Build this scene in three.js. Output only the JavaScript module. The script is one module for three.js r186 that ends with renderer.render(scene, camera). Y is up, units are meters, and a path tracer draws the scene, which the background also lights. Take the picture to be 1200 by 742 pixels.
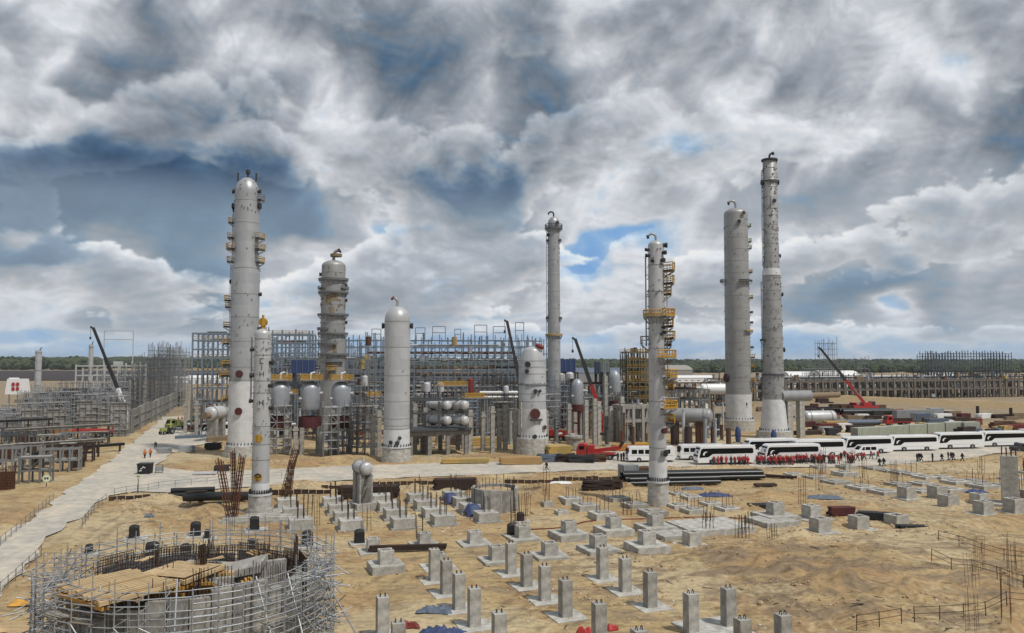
import * as THREE from 'three';
import { MarchingCubes } from 'three/addons/objects/MarchingCubes.js';

// ---------------------------------------------------------------- camera, sky, sun, exposure
const EXPOSURE = 1.0;
const F = 942, EYE = 20, HOR = 422;                     // focal length (photo pixels), camera height (m), horizon row of the photo
const PITCH = Math.atan((HOR - 371) / F);
const scene = new THREE.Scene();
const camera = new THREE.PerspectiveCamera(2 * Math.atan(371 / F) * 180 / Math.PI, 1200 / 742, 0.5, 12000);
camera.position.set(0, EYE, 0); camera.rotation.set(PITCH, 0, 0);
const renderer = new THREE.WebGLRenderer({ antialias: true });
renderer.toneMapping = THREE.LinearToneMapping; renderer.toneMappingExposure = EXPOSURE;
renderer.shadowMap.enabled = true;

let seed = 12345;
const rnd = () => { seed = (seed * 1664525 + 1013904223) >>> 0; return seed / 4294967296; };
const rr = (a, b) => a + (b - a) * rnd();
const pick = (a) => a[Math.floor(rnd() * a.length)];
const clamp = (x, a, b) => Math.min(b, Math.max(a, x)), sm = (a, b, x) => { const t = clamp((x - a) / (b - a), 0, 1); return t * t * (3 - 2 * t); };
const mix = (a, b, t) => a + (b - a) * t;
// gradient noise
const PERM = new Uint16Array(1024); { const q = [...Array(512).keys()]; for (let i = 511; i > 0; i--) { const j = Math.floor(rnd() * (i + 1)); [q[i], q[j]] = [q[j], q[i]]; } for (let i = 0; i < 1024; i++) PERM[i] = q[i & 511]; }
const GX = new Float32Array(512), GY = new Float32Array(512); for (let i = 0; i < 512; i++) { const a = rnd() * 6.2832; GX[i] = Math.cos(a); GY[i] = Math.sin(a); }
function noise(x, y, wx = 0, wy = 0) {                  // about -0.7 .. 0.7; wx, wy: period
  const xi = Math.floor(x), yi = Math.floor(y), fx = x - xi, fy = y - yi;
  const X0 = (wx ? ((xi % wx) + wx) % wx : xi) & 511, X1 = (wx ? (((xi + 1) % wx) + wx) % wx : xi + 1) & 511, Y0 = (wy ? ((yi % wy) + wy) % wy : yi) & 511, Y1 = (wy ? (((yi + 1) % wy) + wy) % wy : yi + 1) & 511;
  const u = fx * fx * fx * (fx * (fx * 6 - 15) + 10), v = fy * fy * fy * (fy * (fy * 6 - 15) + 10);
  const a = PERM[X0 + PERM[Y0]], b = PERM[X1 + PERM[Y0]], c = PERM[X0 + PERM[Y1]], d = PERM[X1 + PERM[Y1]];
  const p = GX[a] * fx + GY[a] * fy, q = GX[b] * (fx - 1) + GY[b] * fy, r = GX[c] * fx + GY[c] * (fy - 1), s = GX[d] * (fx - 1) + GY[d] * (fy - 1);
  return mix(mix(p, q, u), mix(r, s, u), v) * 1.4;
}
function fbm(x, y, o = 5, g = 0.5) { let s = 0, a = 1, t = 0; for (let i = 0; i < o; i++) { s += a * noise(x, y); t += a; x = x * 2.03 + 17.3; y = y * 2.03 - 9.1; a *= g; } return s / t; }
const lin = (c) => { c /= 255; return c <= 0.04045 ? c / 12.92 : ((c + 0.055) / 1.055) ** 2.4; };

// the sky: broken grey cumulus and stratocumulus, darker slate banks in the west, blue gaps
{
  const W = 4096, H = 2048, data = new Float32Array(W * H * 4);
  const rows = ['LLGGLLLGGGGLDDGDGGLGLGLGL', 'LWGDGLLLGDGLGDLLLGWLLLLWL', 'LWDDDGGWLGLLLGLWLLLGGGGLL', 'GLLDDDDLLDGGDGGLLGGLLGGGG', 'NNNNNNSLLGDSSGLGLLLGSSDGG'];
  const rows2 = ['NNNNNNNSLLDNSGLGLLLSSSDGL', 'NNNNNNNNGLDNSLGGLLLGSSSGL', 'GSSSNNSNGWLDSLBBLLLGSSSGL', 'NNSGSSGLLWLLLBBLLLGSSNSLL', 'LLSSSSGLLLWLLLLLLLGSNNSGL', 'LLLGSNGLSLWLLWWLGLSSSWSGG', 'LWGSSSLLLLLWLLWLLLGSGLSGG', 'PPPPLLPPPPPPPPBPPPPPPPPPP'];
  // cloud thickness by letter: B gap, W thin bright edge ... N thick dark bank
  const thick = { B: -0.12, W: 0.42, L: 0.75, G: 1.1, D: 1.5, S: 2.0, N: 2.8, P: 0.12 }, ramp = [[-1.1, 105, 152, 208], [-0.45, 132, 171, 214], [0.0, 172, 196, 220], [0.2, 208, 214, 222], [0.34, 216, 219, 224], [0.55, 196, 200, 207], [0.95, 164, 170, 179], [1.4, 134, 143, 154], [1.95, 94, 117, 140], [2.6, 60, 84, 112], [3.4, 46, 66, 94]];
  const ctl = [], half = rows.map((r) => [...r].map((k) => thick[k])), zen = 'GLDGLLGDLWGLDGLGDLGLWGDLG';
  for (let i = 0; i < 8; i++) half.unshift([...zen].map((_, k) => thick[zen[(k * (2 * i + 3) + i * 7) % 25]]));
  half.forEach((r, i) => { ctl.push(r); if (i + 1 < half.length) ctl.push(r.map((c, k) => (c + half[i + 1][k]) / 2)); });
  for (const r of rows2) ctl.push([...r].map((k) => thick[k]));
  const NR = ctl.length;
  const at = (gx, gy) => {                              // smooth look-up in the cloud cover chart
    gx = ((gx % 48) + 48) % 48; if (gx > 24) gx = 48 - gx; gy = clamp(gy, 0, NR - 1.001);
    const x0 = Math.min(23, Math.floor(gx)), y0 = Math.floor(gy); let fx = gx - x0, fy = gy - y0; fx = fx * fx * (3 - 2 * fx); fy = fy * fy * (3 - 2 * fy);
    return mix(mix(ctl[y0][x0], ctl[y0][x0 + 1], fx), mix(ctl[y0 + 1][x0], ctl[y0 + 1][x0 + 1], fx), fy);
  };
  const puff = (x, y, n, g) => { let s = 0, a = 1, t = 0; for (let i = 0; i < n; i++) { s += a * 2 * Math.abs(noise(x, y)); t += a; x = x * 2.13 + 5.2; y = y * 2.13 - 3.3; a *= g; } return s / t; };   // rounded heads, creased between
  const depth = (az, el) => {                           // how thick the cloud is in this direction
    const ax = az / 0.0521, ay = el / 0.0521, ca = Math.abs(az) < 0.7 ? Math.tan(az) : Math.sign(az) * (0.842 + (Math.abs(az) - 0.7) * 1.71), le = Math.min(el, 0.9), py = HOR - F * (Math.tan(le) + (el - le)) / Math.max(0.765, Math.cos(az));
    const pe = 1 / (Math.sin(Math.max(el, 0)) + 0.13), wx = Math.cos(el) * Math.sin(az) * pe, wz = Math.cos(el) * Math.cos(az) * pe, low = sm(0.05, 0.25, el), yw = (el + 0.12 * (1 - Math.exp(-Math.max(el, 0) / 0.12))) * 9.6;   // the deck in perspective
    const e = fbm(ax * 0.3, yw * 0.8 + 60, 4, 0.5), e2 = fbm(ax * 0.3 + 31, yw * 0.8 - 12, 4, 0.5);
    const T = at(12 + F * ca / 50 + e * 1.7, NR - 1 - (400 - py) / 25 + e2 * 3.0 * (0.35 + 0.65 * low));
    const w1 = noise(wx * 1.3 + 2, wz * 1.3), w2 = noise(wx * 1.3 - 7, wz * 1.3 + 4);
    const big = puff(wx * 0.85 + w1 * 0.35, wz * 1.0 + w2 * 0.35, 6, 0.52), heads = puff(ax * 0.19 + 0.25 * e + 9, yw * 0.45 + 0.25 * e2 + 3, 7, 0.6), wisp = fbm(ax * 0.55 + w1, yw * 1.1 + w2 * 0.5, 6, 0.56);
    const d = T - (heads - 0.36) * 1.7 - (big - 0.36) * 0.85 + wisp * 0.6 + 0.26 * low; return T > 0.3 && d < 0.3 ? 0.3 - (0.3 - d) * 0.5 : d;
  };
  const heap = (az, el) => { const x = az * 4.6 + 0.12 * noise(az * 9, el * 9) + 21, y = (el + 0.16 * (1 - Math.exp(-Math.max(el, 0) / 0.10))) * 6.2 + 5; return 1.15 * noise(x * 0.8, y * 0.9) + 0.62 * (puff(x * 1.25, y * 1.35, 7, 0.56) - 0.36); };   // nearer heaped clouds with a firm outline
  const col = (u, v, o) => {
    const el = (v - 0.5) * Math.PI; let az = (u - 0.25) * 2 * Math.PI; if (az > Math.PI) az -= 2 * Math.PI;
    const t0 = depth(az, el), t1 = depth(az + 0.006, el + 0.010), lift = clamp((t0 - t1) * 30, -16, 24);          // heads bright, undersides dull
    const T = clamp(t0, -1.09, 3.39); let i = 0; while (ramp[i + 1][0] < T) i++;
    const f = (T - ramp[i][0]) / (ramp[i + 1][0] - ramp[i][0]), A = ramp[i], Z = ramp[i + 1], hz = sm(0.07, 0, el) * 0.6, cloudy = sm(-0.4, 0.2, T);
    const h0 = heap(az, el), h1 = heap(az + 0.004, el + 0.012), hi = sm(0.12, 0.34, el), ha = sm(0.10 - 0.04 * hi, 0.17 + 0.1 * hi, h0) * sm(0.012, 0.05, el) * mix(0.9, 0.5, hi) * mix(1, 0.35, sm(1.6, 2.4, T)), core = clamp((h0 - 0.1) * 2.8, 0, 1), hl = clamp((h0 - h1) * 130, -20, 34);
    for (let k = 0; k < 3; k++) { const hc = mix([mix(230, 220, hi), mix(232, 222, hi), mix(234, 226, hi)][k], mix([138, 146, 157][k], mix(A[k + 1], Z[k + 1], f), 0.45), core) + hl, c = mix(mix(mix(A[k + 1], Z[k + 1], f) + lift * cloudy, hc, ha), [178, 196, 214][k], hz * (1 - 0.6 * ha)); const cc = mix(c, [166, 172, 181][k] + (c - [166, 172, 181][k]) * 1.25 - 4, sm(0.15, 0.24, el)); o[k] = lin(clamp(cc, 30, 236)) / EXPOSURE; }
    const mean = (o[0] + o[1] + o[2]) / 3, L = 0.235 / EXPOSURE, m0 = 0.075 / EXPOSURE, lo = mean < 2 * L ? L + (mean - m0) * L / (2 * L - m0) : mean, g = el < 0.1765 ? 1 : sm(0.24, 0.1765, el), want = mix(mean, Math.max(lo, L), g);
    for (let k = 0; k < 3; k++) o[k] = Math.max(0.02, o[k] + (want - mean) * [0.86, 1.03, 1.11][k]);
  };
  const o = [0, 0, 0], put = (x, y, r, g, b) => { const i = (y * W + x) * 4; data[i] = r; data[i + 1] = g; data[i + 2] = b; data[i + 3] = 1; };
  const fx0 = Math.round(W * (0.25 - 0.115)), fx1 = Math.round(W * (0.25 + 0.115)), fy0 = H / 2, fy1 = Math.round(H * (0.5 + 0.155));
  const S = 8;
  const gw = W / S, gh = H / 2 / S + 1, grid = new Float32Array(gw * gh * 3);
  for (let j = 0; j < gh; j++) for (let i = 0; i < gw; i++) { col((i * S + 0.5) / W, Math.min(H - 1, H / 2 + j * S + 0.5) / H, o); grid.set(o, (j * gw + i) * 3); }
  for (let y = H / 2; y < H; y++) { const j = Math.floor((y - H / 2) / S), t = (y - H / 2) / S - j; for (let x = 0; x < W; x++) { const i = Math.floor(x / S), f = x / S - i, p = (j * gw + i) * 3, q = (j * gw + (i + 1) % gw) * 3, d = (y * W + x) * 4; for (let k = 0; k < 3; k++) data[d + k] = mix(mix(grid[p + k], grid[q + k], f), mix(grid[p + gw * 3 + k], grid[q + gw * 3 + k], f), t); data[d + 3] = 1; } }
  for (let y = fy0; y < fy1; y++) for (let x = fx0; x < fx1; x++) { col((x + 0.5) / W, (y + 0.5) / H, o); put(x, y, o[0], o[1], o[2]); }
  for (let y = 0; y < H / 2; y++) for (let x = 0; x < W; x++) put(x, y, 0.22 / EXPOSURE, 0.18 / EXPOSURE, 0.12 / EXPOSURE);
  const sky = new THREE.DataTexture(data, W, H, THREE.RGBAFormat, THREE.FloatType);
  sky.mapping = THREE.EquirectangularReflectionMapping; sky.magFilter = THREE.LinearFilter; sky.needsUpdate = true;
  scene.background = sky; scene.environment = sky;
}
const sun = new THREE.DirectionalLight(new THREE.Color(1, 0.95, 0.87), 3.0);
sun.position.set(75, 150, 60); sun.target.position.set(0, 0, -100); sun.position.add(new THREE.Vector3(0, 0, -100));
sun.castShadow = true; sun.shadow.radius = 7; sun.shadow.mapSize.set(4096, 4096);
Object.assign(sun.shadow.camera, { left: -250, right: 250, top: 250, bottom: -250, near: 1, far: 900 });
scene.add(sun, sun.target);
scene.fog = new THREE.FogExp2(new THREE.Color(0.78, 0.84, 0.92), 0.00006);

// ---------------------------------------------------------------- survey: photo pixel -> point on the ground plane, heights over a base point
const cP = Math.cos(PITCH), sP = Math.sin(PITCH);
const ray = (px, py) => { const x = (px - 600) / F, y = -(py - 371) / F; return [x, y * cP + sP, y * sP - cP]; };
const P = (px, py, h = 0) => { const d = ray(px, py), t = (h - EYE) / d[1]; return [d[0] * t, h, d[2] * t]; };
const yAt = (z, py) => { const d = ray(600, py), t = z / d[2]; return EYE + d[1] * t; };
const xAt = (z, px, py) => { const d = ray(px, py), t = z / d[2]; return d[0] * t; };
const ppm = (z) => F / -z;                              // photo pixels per metre at depth z
const TH = 0.321;                                       // the works' own grid is turned by this much
const loc = (o, x, z, t = TH) => [o[0] + x * Math.cos(t) + z * Math.sin(t), 0, o[2] - x * Math.sin(t) + z * Math.cos(t)];

// ---------------------------------------------------------------- objects
const taken = {};
const numbered = (n) => { const k = taken[n] = (taken[n] ?? -1) + 1; return k ? n + '_' + String(k).padStart(3, '0') : n; };
function tag(o, label, category, group, kind) { Object.assign(o.userData, { label, category }); if (group) o.userData.group = group; if (kind) o.userData.kind = kind; return o; }
function thing(name, label, category, [x, y, z] = [0, 0, 0], turn = 0, group) { const o = new THREE.Group(); o.name = numbered(name); o.position.set(x, y, z); o.rotation.y = turn; scene.add(o); return tag(o, label, category, group); }
function mesh(name, geo, mat, parent, kind) { const m = new THREE.Mesh(geo, mat); m.name = parent === scene ? numbered(name) : name; m.castShadow = m.receiveShadow = true; if (kind) m.userData.kind = kind; parent.add(m); return m; }
function copy(o, [x, y, z], turn = 0, label, group) { const c = o.clone(); c.name = numbered(o.name.replace(/_\d{3}$/, '')); c.position.set(x, y, z); c.rotation.y = turn; scene.add(c); c.userData = { ...o.userData }; if (label) c.userData.label = label; if (group) c.userData.group = group; return c; }
const struct = (name, geo, mat) => mesh(name, geo, mat, scene, 'structure');

class B {                                               // collects faces; uv in metres
  constructor() { this.p = []; this.n = []; this.u = []; this.c = null; }
  v(x, y, z, nx, ny, nz, u, v) { this.p.push(x, y, z); this.n.push(nx, ny, nz); this.u.push(u, v); }
  quad(a, b, c, d, uv) {
    const e = [b[0] - a[0], b[1] - a[1], b[2] - a[2]], f = [d[0] - a[0], d[1] - a[1], d[2] - a[2]];
    let n = [e[1] * f[2] - e[2] * f[1], e[2] * f[0] - e[0] * f[2], e[0] * f[1] - e[1] * f[0]]; const l = Math.hypot(...n) || 1; n = n.map((x) => x / l);
    const w = Math.hypot(...e), h = Math.hypot(...f), [u0, v0] = uv || [a[0] + a[2], a[1]];
    const q = [[a, u0, v0], [b, u0 + w, v0], [c, u0 + w, v0 + h], [d, u0, v0 + h]];
    for (const i of [0, 1, 2, 0, 2, 3]) this.v(...q[i][0], ...n, q[i][1], q[i][2]);
    return this;
  }
  hexa(c) { for (const [i, j, k, l] of [[0, 1, 2, 3], [5, 4, 7, 6], [4, 0, 3, 7], [1, 5, 6, 2], [3, 2, 6, 7], [4, 5, 1, 0]]) this.quad(c[i], c[j], c[k], c[l]); return this; }   // 0-3 front face counter-clockwise, 4-7 the back one
  box(cx, cy, cz, sx, sy, sz, ry = 0) {                 // centred
    const s = Math.sin(ry), k = Math.cos(ry), q = (x, y, z) => [cx + x * k + z * s, cy + y, cz - x * s + z * k], a = sx / 2, b = sy / 2, c = sz / 2;
    return this.hexa([q(-a, -b, c), q(a, -b, c), q(a, b, c), q(-a, b, c), q(-a, -b, -c), q(a, -b, -c), q(a, b, -c), q(-a, b, -c)]);
  }
  slab(cx, y, cz, sx, sy, sz, ry = 0) { return this.box(cx, y + sy / 2, cz, sx, sy, sz, ry); }   // standing on y
  taper(cx, y, cz, sx, sz, tx, tz, h, ry = 0) {
    const s = Math.sin(ry), k = Math.cos(ry), q = (x, yy, z) => [cx + x * k + z * s, yy, cz - x * s + z * k], a = sx / 2, c = sz / 2, e = tx / 2, g = tz / 2, t = y + h;
    return this.hexa([q(-a, y, c), q(a, y, c), q(e, t, g), q(-e, t, g), q(-a, y, -c), q(a, y, -c), q(e, t, -g), q(-e, t, -g)]);
  }
  beam(a, b, w, h = w) {                                // box between two points
    const d = new THREE.Vector3(b[0] - a[0], b[1] - a[1], b[2] - a[2]).normalize(), up = Math.abs(d.y) > 0.95 ? new THREE.Vector3(1, 0, 0) : new THREE.Vector3(0, 1, 0);
    const s = new THREE.Vector3().crossVectors(d, up).normalize(), t = new THREE.Vector3().crossVectors(s, d), q = (p, i, j) => [p[0] + s.x * i * w / 2 + t.x * j * h / 2, p[1] + s.y * i * w / 2 + t.y * j * h / 2, p[2] + s.z * i * w / 2 + t.z * j * h / 2];
    return this.hexa([q(a, -1, -1), q(a, 1, -1), q(a, 1, 1), q(a, -1, 1), q(b, -1, -1), q(b, 1, -1), q(b, 1, 1), q(b, -1, 1)]);
  }
  bar(a, b, r, n = 5, r2 = r, cap = false) {
    const d = new THREE.Vector3(b[0] - a[0], b[1] - a[1], b[2] - a[2]), L = d.length(); d.normalize(); const up = Math.abs(d.y) > 0.95 ? new THREE.Vector3(1, 0, 0) : new THREE.Vector3(0, 1, 0);
    const s = new THREE.Vector3().crossVectors(d, up).normalize(), t = new THREE.Vector3().crossVectors(s, d), q = [];
    for (let i = 0; i <= n; i++) { const f = i / n * 6.28319, c = Math.cos(f), e = Math.sin(f); q.push([c * s.x + e * t.x, c * s.y + e * t.y, c * s.z + e * t.z, f]); }
    for (let i = 0; i < n; i++) {
      const A = q[i], C = q[i + 1], f = (Q, p, R, v) => this.v(p[0] + Q[0] * R, p[1] + Q[1] * R, p[2] + Q[2] * R, Q[0], Q[1], Q[2], Q[3] * R, v);
      f(A, a, r, 0); f(C, b, r2, L); f(C, a, r, 0); f(A, a, r, 0); f(A, b, r2, L); f(C, b, r2, L);
      if (cap) for (const [p, R, k] of [[a, r, -1], [b, r2, 1]]) { const g = (Q, w) => this.v(p[0] + Q[0] * R * w, p[1] + Q[1] * R * w, p[2] + Q[2] * R * w, d.x * k, d.y * k, d.z * k, Q[0] * R * w, Q[2] * R * w); g(A, 0); g(k > 0 ? C : A, 1); g(k > 0 ? A : C, 1); }
    }
    return this;
  }
  path(pts, r, n = 5) { for (let i = 0; i + 1 < pts.length; i++) this.bar(pts[i], pts[i + 1], r, n); return this; }
  lathe(pr, seg = 32, cx = 0, cz = 0, a0 = 0, a1 = 6.283185) {   // pr: [radius, y] upwards
    for (let j = 0; j + 1 < pr.length; j++) {
      const [r0, y0] = pr[j], [r1, y1] = pr[j + 1], L = Math.hypot(r1 - r0, y1 - y0) || 1, ny = -(r1 - r0) / L, nr = (y1 - y0) / L;
      const nn = (k) => { const a = pr[k - 1], b = pr[k], c = pr[k + 1]; if (!a || !c) return [nr, ny]; const f = (p, q) => { const l = Math.hypot(q[0] - p[0], q[1] - p[1]) || 1; return [(q[1] - p[1]) / l, -(q[0] - p[0]) / l]; }; const m = f(a, b), o = f(b, c); if (m[0] * o[0] + m[1] * o[1] < 0.7) return [nr, ny]; const s = [m[0] + o[0], m[1] + o[1]], l = Math.hypot(...s); return [s[0] / l, s[1] / l]; };
      const N0 = nn(j), N1 = nn(j + 1);
      for (let i = 0; i < seg; i++) {
        const a = a0 + (a1 - a0) * i / seg, b = a0 + (a1 - a0) * (i + 1) / seg, R = Math.max(r0, r1);
        const f = (r, y, t, N) => this.v(cx + r * Math.cos(t), y, cz + r * Math.sin(t), N[0] * Math.cos(t), N[1], N[0] * Math.sin(t), t * R, y);
        f(r0, y0, a, N0); f(r1, y1, b, N1); f(r0, y0, b, N0); f(r0, y0, a, N0); f(r1, y1, a, N1); f(r1, y1, b, N1);
      }
    }
    return this;
  }
  add(geo, m) {
    let g = geo.index ? geo.toNonIndexed() : geo.clone(); if (m) g.applyMatrix4(m);
    const put = (to, a) => { for (let i = 0; i < a.length; i++) to.push(a[i]); };
    put(this.p, g.attributes.position.array); put(this.n, g.attributes.normal.array); put(this.u, g.attributes.uv ? g.attributes.uv.array : new Float32Array(g.attributes.position.count * 2)); return this;
  }
  turn(m) { const v = new THREE.Vector3(), nm = new THREE.Matrix3().getNormalMatrix(m); for (let i = 0; i < this.p.length; i += 3) { v.fromArray(this.p, i).applyMatrix4(m).toArray(this.p, i); v.fromArray(this.n, i).applyMatrix3(nm).normalize().toArray(this.n, i); } return this; }
  geo() { const g = new THREE.BufferGeometry(); g.setAttribute('position', new THREE.Float32BufferAttribute(this.p, 3)); g.setAttribute('normal', new THREE.Float32BufferAttribute(this.n, 3)); g.setAttribute('uv', new THREE.Float32BufferAttribute(this.u, 2)); return g; }
  build(name, mat, parent, kind) { return mesh(name, this.geo(), mat, parent, kind); }
}
const UBOX = new B().box(0, 0, 0, 1, 1, 1).geo(), UCYL = new B().bar([0, -0.5, 0], [0, 0.5, 0], 1, 6).geo(), YUP = new THREE.Vector3(0, 1, 0);
const boxG = {}; function blockG(sx, sy, sz) { const k = [sx, sy, sz].join(); return boxG[k] ??= new B().slab(0, 0, 0, sx, sy, sz).geo(); }
function block(name, x, y, z, sx, sy, sz, mat, parent, ry = 0) { const m = mesh(name, blockG(sx, sy, sz), mat, parent); m.position.set(x, y, z); m.rotation.y = ry; return m; }
function ubox(name, cx, cy, cz, sx, sy, sz, mat, parent, ry = 0) { const m = mesh(name, UBOX, mat, parent); m.position.set(cx, cy, cz); m.scale.set(sx, sy, sz); m.rotation.y = ry; return m; }
const vA = new THREE.Vector3(), vB = new THREE.Vector3();
function tube(name, a, b, r, mat, parent) { const m = mesh(name, UCYL, mat, parent); vA.fromArray(a); vB.fromArray(b); m.position.copy(vA).add(vB).multiplyScalar(0.5); vB.sub(vA); const L = vB.length(); m.quaternion.setFromUnitVectors(YUP, vB.normalize()); m.scale.set(r, L, r); return m; }

// ---------------------------------------------------------------- procedural textures and materials
function tex(N, fn, srgb = true) { const d = new Uint8Array(N * N * 4), o = [0, 0, 0]; for (let y = 0; y < N; y++) for (let x = 0; x < N; x++) { fn(x / N, y / N, o); const i = (y * N + x) * 4; for (let k = 0; k < 3; k++) d[i + k] = clamp(o[k], 0, 1) * 255; d[i + 3] = 255; } const t = new THREE.DataTexture(d, N, N); t.wrapS = t.wrapT = THREE.RepeatWrapping; t.magFilter = THREE.LinearFilter; t.minFilter = THREE.LinearMipmapLinearFilter; if (srgb) t.colorSpace = THREE.SRGBColorSpace; t.needsUpdate = true; return t; }
const tn = (u, v, f, s, o = 4) => { let a = 1, t = 0, r = 0; for (let i = 0; i < o; i++) { r += a * noise(u * f + s * 7.3 * 0, v * f, f, f) ; t += a; a *= 0.55; f *= 2; } return r / t; };
const grey = (o, v, r = 1, g = 1, b = 1) => { o[0] = v * r; o[1] = v * g; o[2] = v * b; };
const T = {
  concrete: tex(512, (u, v, o) => { const a = tn(u, v, 4, 1), b = tn(u + 0.37, v + 0.11, 16, 2), s = tn(u, v * 0.15, 32, 3, 2); const pit = tn(u + 0.2, v, 64, 1, 2) > 0.42 ? -0.18 : 0; grey(o, 0.86 + 0.22 * a + 0.1 * b + 0.1 * s + pit, 1, 0.995, 0.98); }),
  steel: tex(512, (u, v, o) => { const a = tn(u, v, 4, 1), b = tn(u, v, 32, 2, 3), s = tn(u, v * 0.08 + 0.3, 32, 3, 2); grey(o, 0.9 + 0.1 * a + 0.05 * b + 0.12 * Math.min(0, s + 0.1)); }),
  plate: tex(512, (u, v, o) => { const i = Math.floor(v * 4), ofs = (i * 0.37) % 1, j = Math.floor(((u + ofs) % 1) * 3); const t = Math.sin(i * 12.9 + j * 78.2) * 43758.5, k = t - Math.floor(t); const a = tn(u, v, 4, 1), s = tn(u, v * 0.06, 32, 3, 2); grey(o, 0.9 + 0.06 * (k - 0.5) + 0.05 * a + 0.08 * Math.min(0, s), 1, 1, 0.995); }),
  rust: tex(256, (u, v, o) => { const a = tn(u, v, 4, 1), b = tn(u, v, 16, 2); grey(o, 0.8 + 0.3 * a + 0.2 * b, 1, 0.95 - 0.15 * a, 0.9 - 0.3 * a); }),
  wood: tex(256, (u, v, o) => { const a = tn(u * 0.2, v, 16, 1, 3), b = tn(u, v, 4, 2); grey(o, 0.86 + 0.25 * a + 0.15 * b, 1, 0.98, 0.94); }),
  grain: tex(512, (u, v, o) => { const a = tn(u, v, 8, 1, 5), b = tn(u, v, 64, 2, 2); grey(o, 0.86 + 0.16 * a + 0.16 * b); }),
  lumps: tex(512, (u, v, o) => { const a = tn(u, v, 8, 1, 6), b = Math.abs(tn(u + 0.5, v, 16, 2, 3)); grey(o, 0.5 + 0.5 * a + 0.3 * b); }, false),
  rib: tex(64, (u, v, o) => { const s = Math.sin(u * 6.2832 * 4); grey(o, clamp(0.5 + s, 0, 1)); }, false),
};
const rep = (t, m) => { const c = t.clone(); c.repeat.set(1 / m, 1 / m); c.needsUpdate = true; return c; };
const col = (c) => Array.isArray(c) ? new THREE.Color().setRGB(...c) : new THREE.Color(c);
const mat = (c, roughness = 0.8, metalness = 0, map, more) => new THREE.MeshStandardMaterial({ color: col(c), roughness, metalness, ...(map ? { map } : {}), ...more });
const cTex = rep(T.concrete, 3), pTex = rep(T.plate, 9), sTex = rep(T.steel, 6), rTex = rep(T.rust, 2), wTex = rep(T.wood, 1.5);
const M = {
  concrete: mat([0.52, 0.51, 0.48], 0.9, 0, cTex), concrete2: mat([0.42, 0.41, 0.385], 0.92, 0, cTex), concrete3: mat([0.60, 0.59, 0.56], 0.9, 0, cTex), concreteDark: mat([0.30, 0.295, 0.28], 0.92, 0, cTex),
  towerGrey: mat([0.48, 0.49, 0.51], 0.42, 0.3, pTex), towerWhite: mat([0.58, 0.59, 0.61], 0.42, 0.2, pTex), towerDull: mat([0.42, 0.42, 0.415], 0.48, 0.25, pTex), skirt: mat([0.76, 0.77, 0.78], 0.5, 0, sTex),
  drum: mat([0.45, 0.48, 0.52], 0.42, 0.25, sTex), drumLight: mat([0.66, 0.66, 0.67], 0.42, 0.15, sTex),
  yellow: mat([0.68, 0.44, 0.04], 0.6, 0, rTex), paleYellow: mat([0.66, 0.53, 0.20], 0.65, 0, rTex), orange: mat([0.62, 0.27, 0.05], 0.6, 0, rTex), red: mat([0.40, 0.03, 0.026], 0.5), redDull: mat([0.27, 0.035, 0.032], 0.6, 0, rTex), redLead: mat([0.13, 0.03, 0.035], 0.75, 0, rTex),
  blue: mat([0.03, 0.055, 0.16], 0.6), blueTarp: mat([0.04, 0.06, 0.15], 0.65), slate: mat([0.10, 0.13, 0.18], 0.6),
  clip: mat([0.20, 0.20, 0.20], 0.7), dark: mat([0.03, 0.03, 0.033], 0.7), black: mat([0.012, 0.012, 0.013], 0.6), blackPipe: mat([0.016, 0.018, 0.02], 0.35), rebar: mat([0.085, 0.06, 0.048], 0.85, 0, rTex), rebarRed: mat([0.17, 0.075, 0.045], 0.85, 0, rTex), brown: mat([0.15, 0.085, 0.055], 0.85, 0, rTex), brownDark: mat([0.055, 0.035, 0.03], 0.85, 0, rTex),
  steelBlue: mat([0.20, 0.24, 0.29], 0.6, 0.2), steelGrey: mat([0.22, 0.23, 0.24], 0.6, 0.2), steelDark: mat([0.07, 0.075, 0.08], 0.65, 0.2), steelPale: mat([0.50, 0.51, 0.50], 0.6, 0.1), galva: mat([0.42, 0.44, 0.46], 0.45, 0.5), scaff: mat([0.33, 0.34, 0.355], 0.5, 0.4), scaffDark: mat([0.17, 0.175, 0.18], 0.6, 0.3), board: mat([0.43, 0.40, 0.36], 0.85, 0, wTex),
  wood: mat([0.70, 0.54, 0.33], 0.8, 0, wTex), wood2: mat([0.55, 0.37, 0.18], 0.8, 0, wTex), ply: mat([0.60, 0.45, 0.27], 0.75, 0, wTex), hbeam: mat([0.66, 0.36, 0.07], 0.7, 0, wTex),
  white: mat([0.78, 0.78, 0.77], 0.4), busWhite: new THREE.MeshPhysicalMaterial({ color: col([0.80, 0.80, 0.80]), roughness: 0.35, clearcoat: 0.6, clearcoatRoughness: 0.1 }), glass: new THREE.MeshPhysicalMaterial({ color: col([0.006, 0.007, 0.008]), roughness: 0.15, specularIntensity: 0.35 }), tyre: mat([0.018, 0.018, 0.018], 0.9), rim: mat([0.35, 0.35, 0.36], 0.4, 0.6), lamp: mat([0.6, 0.58, 0.5], 0.2), tail: mat([0.4, 0.02, 0.02], 0.3),
  paleGreen: mat([0.44, 0.47, 0.38], 0.7, 0, sTex), grey: mat([0.33, 0.34, 0.35], 0.7, 0, sTex), maroon: mat([0.09, 0.02, 0.025], 0.3), mud: mat([0.30, 0.22, 0.14], 0.95, 0, rep(T.grain, 3)), sand: mat([0.56, 0.41, 0.23], 0.95, 0, rep(T.grain, 4), { bumpMap: rep(T.lumps, 4), bumpScale: 0.15 }), foliage: mat([0.30, 0.33, 0.1], 0.8),
};
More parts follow.
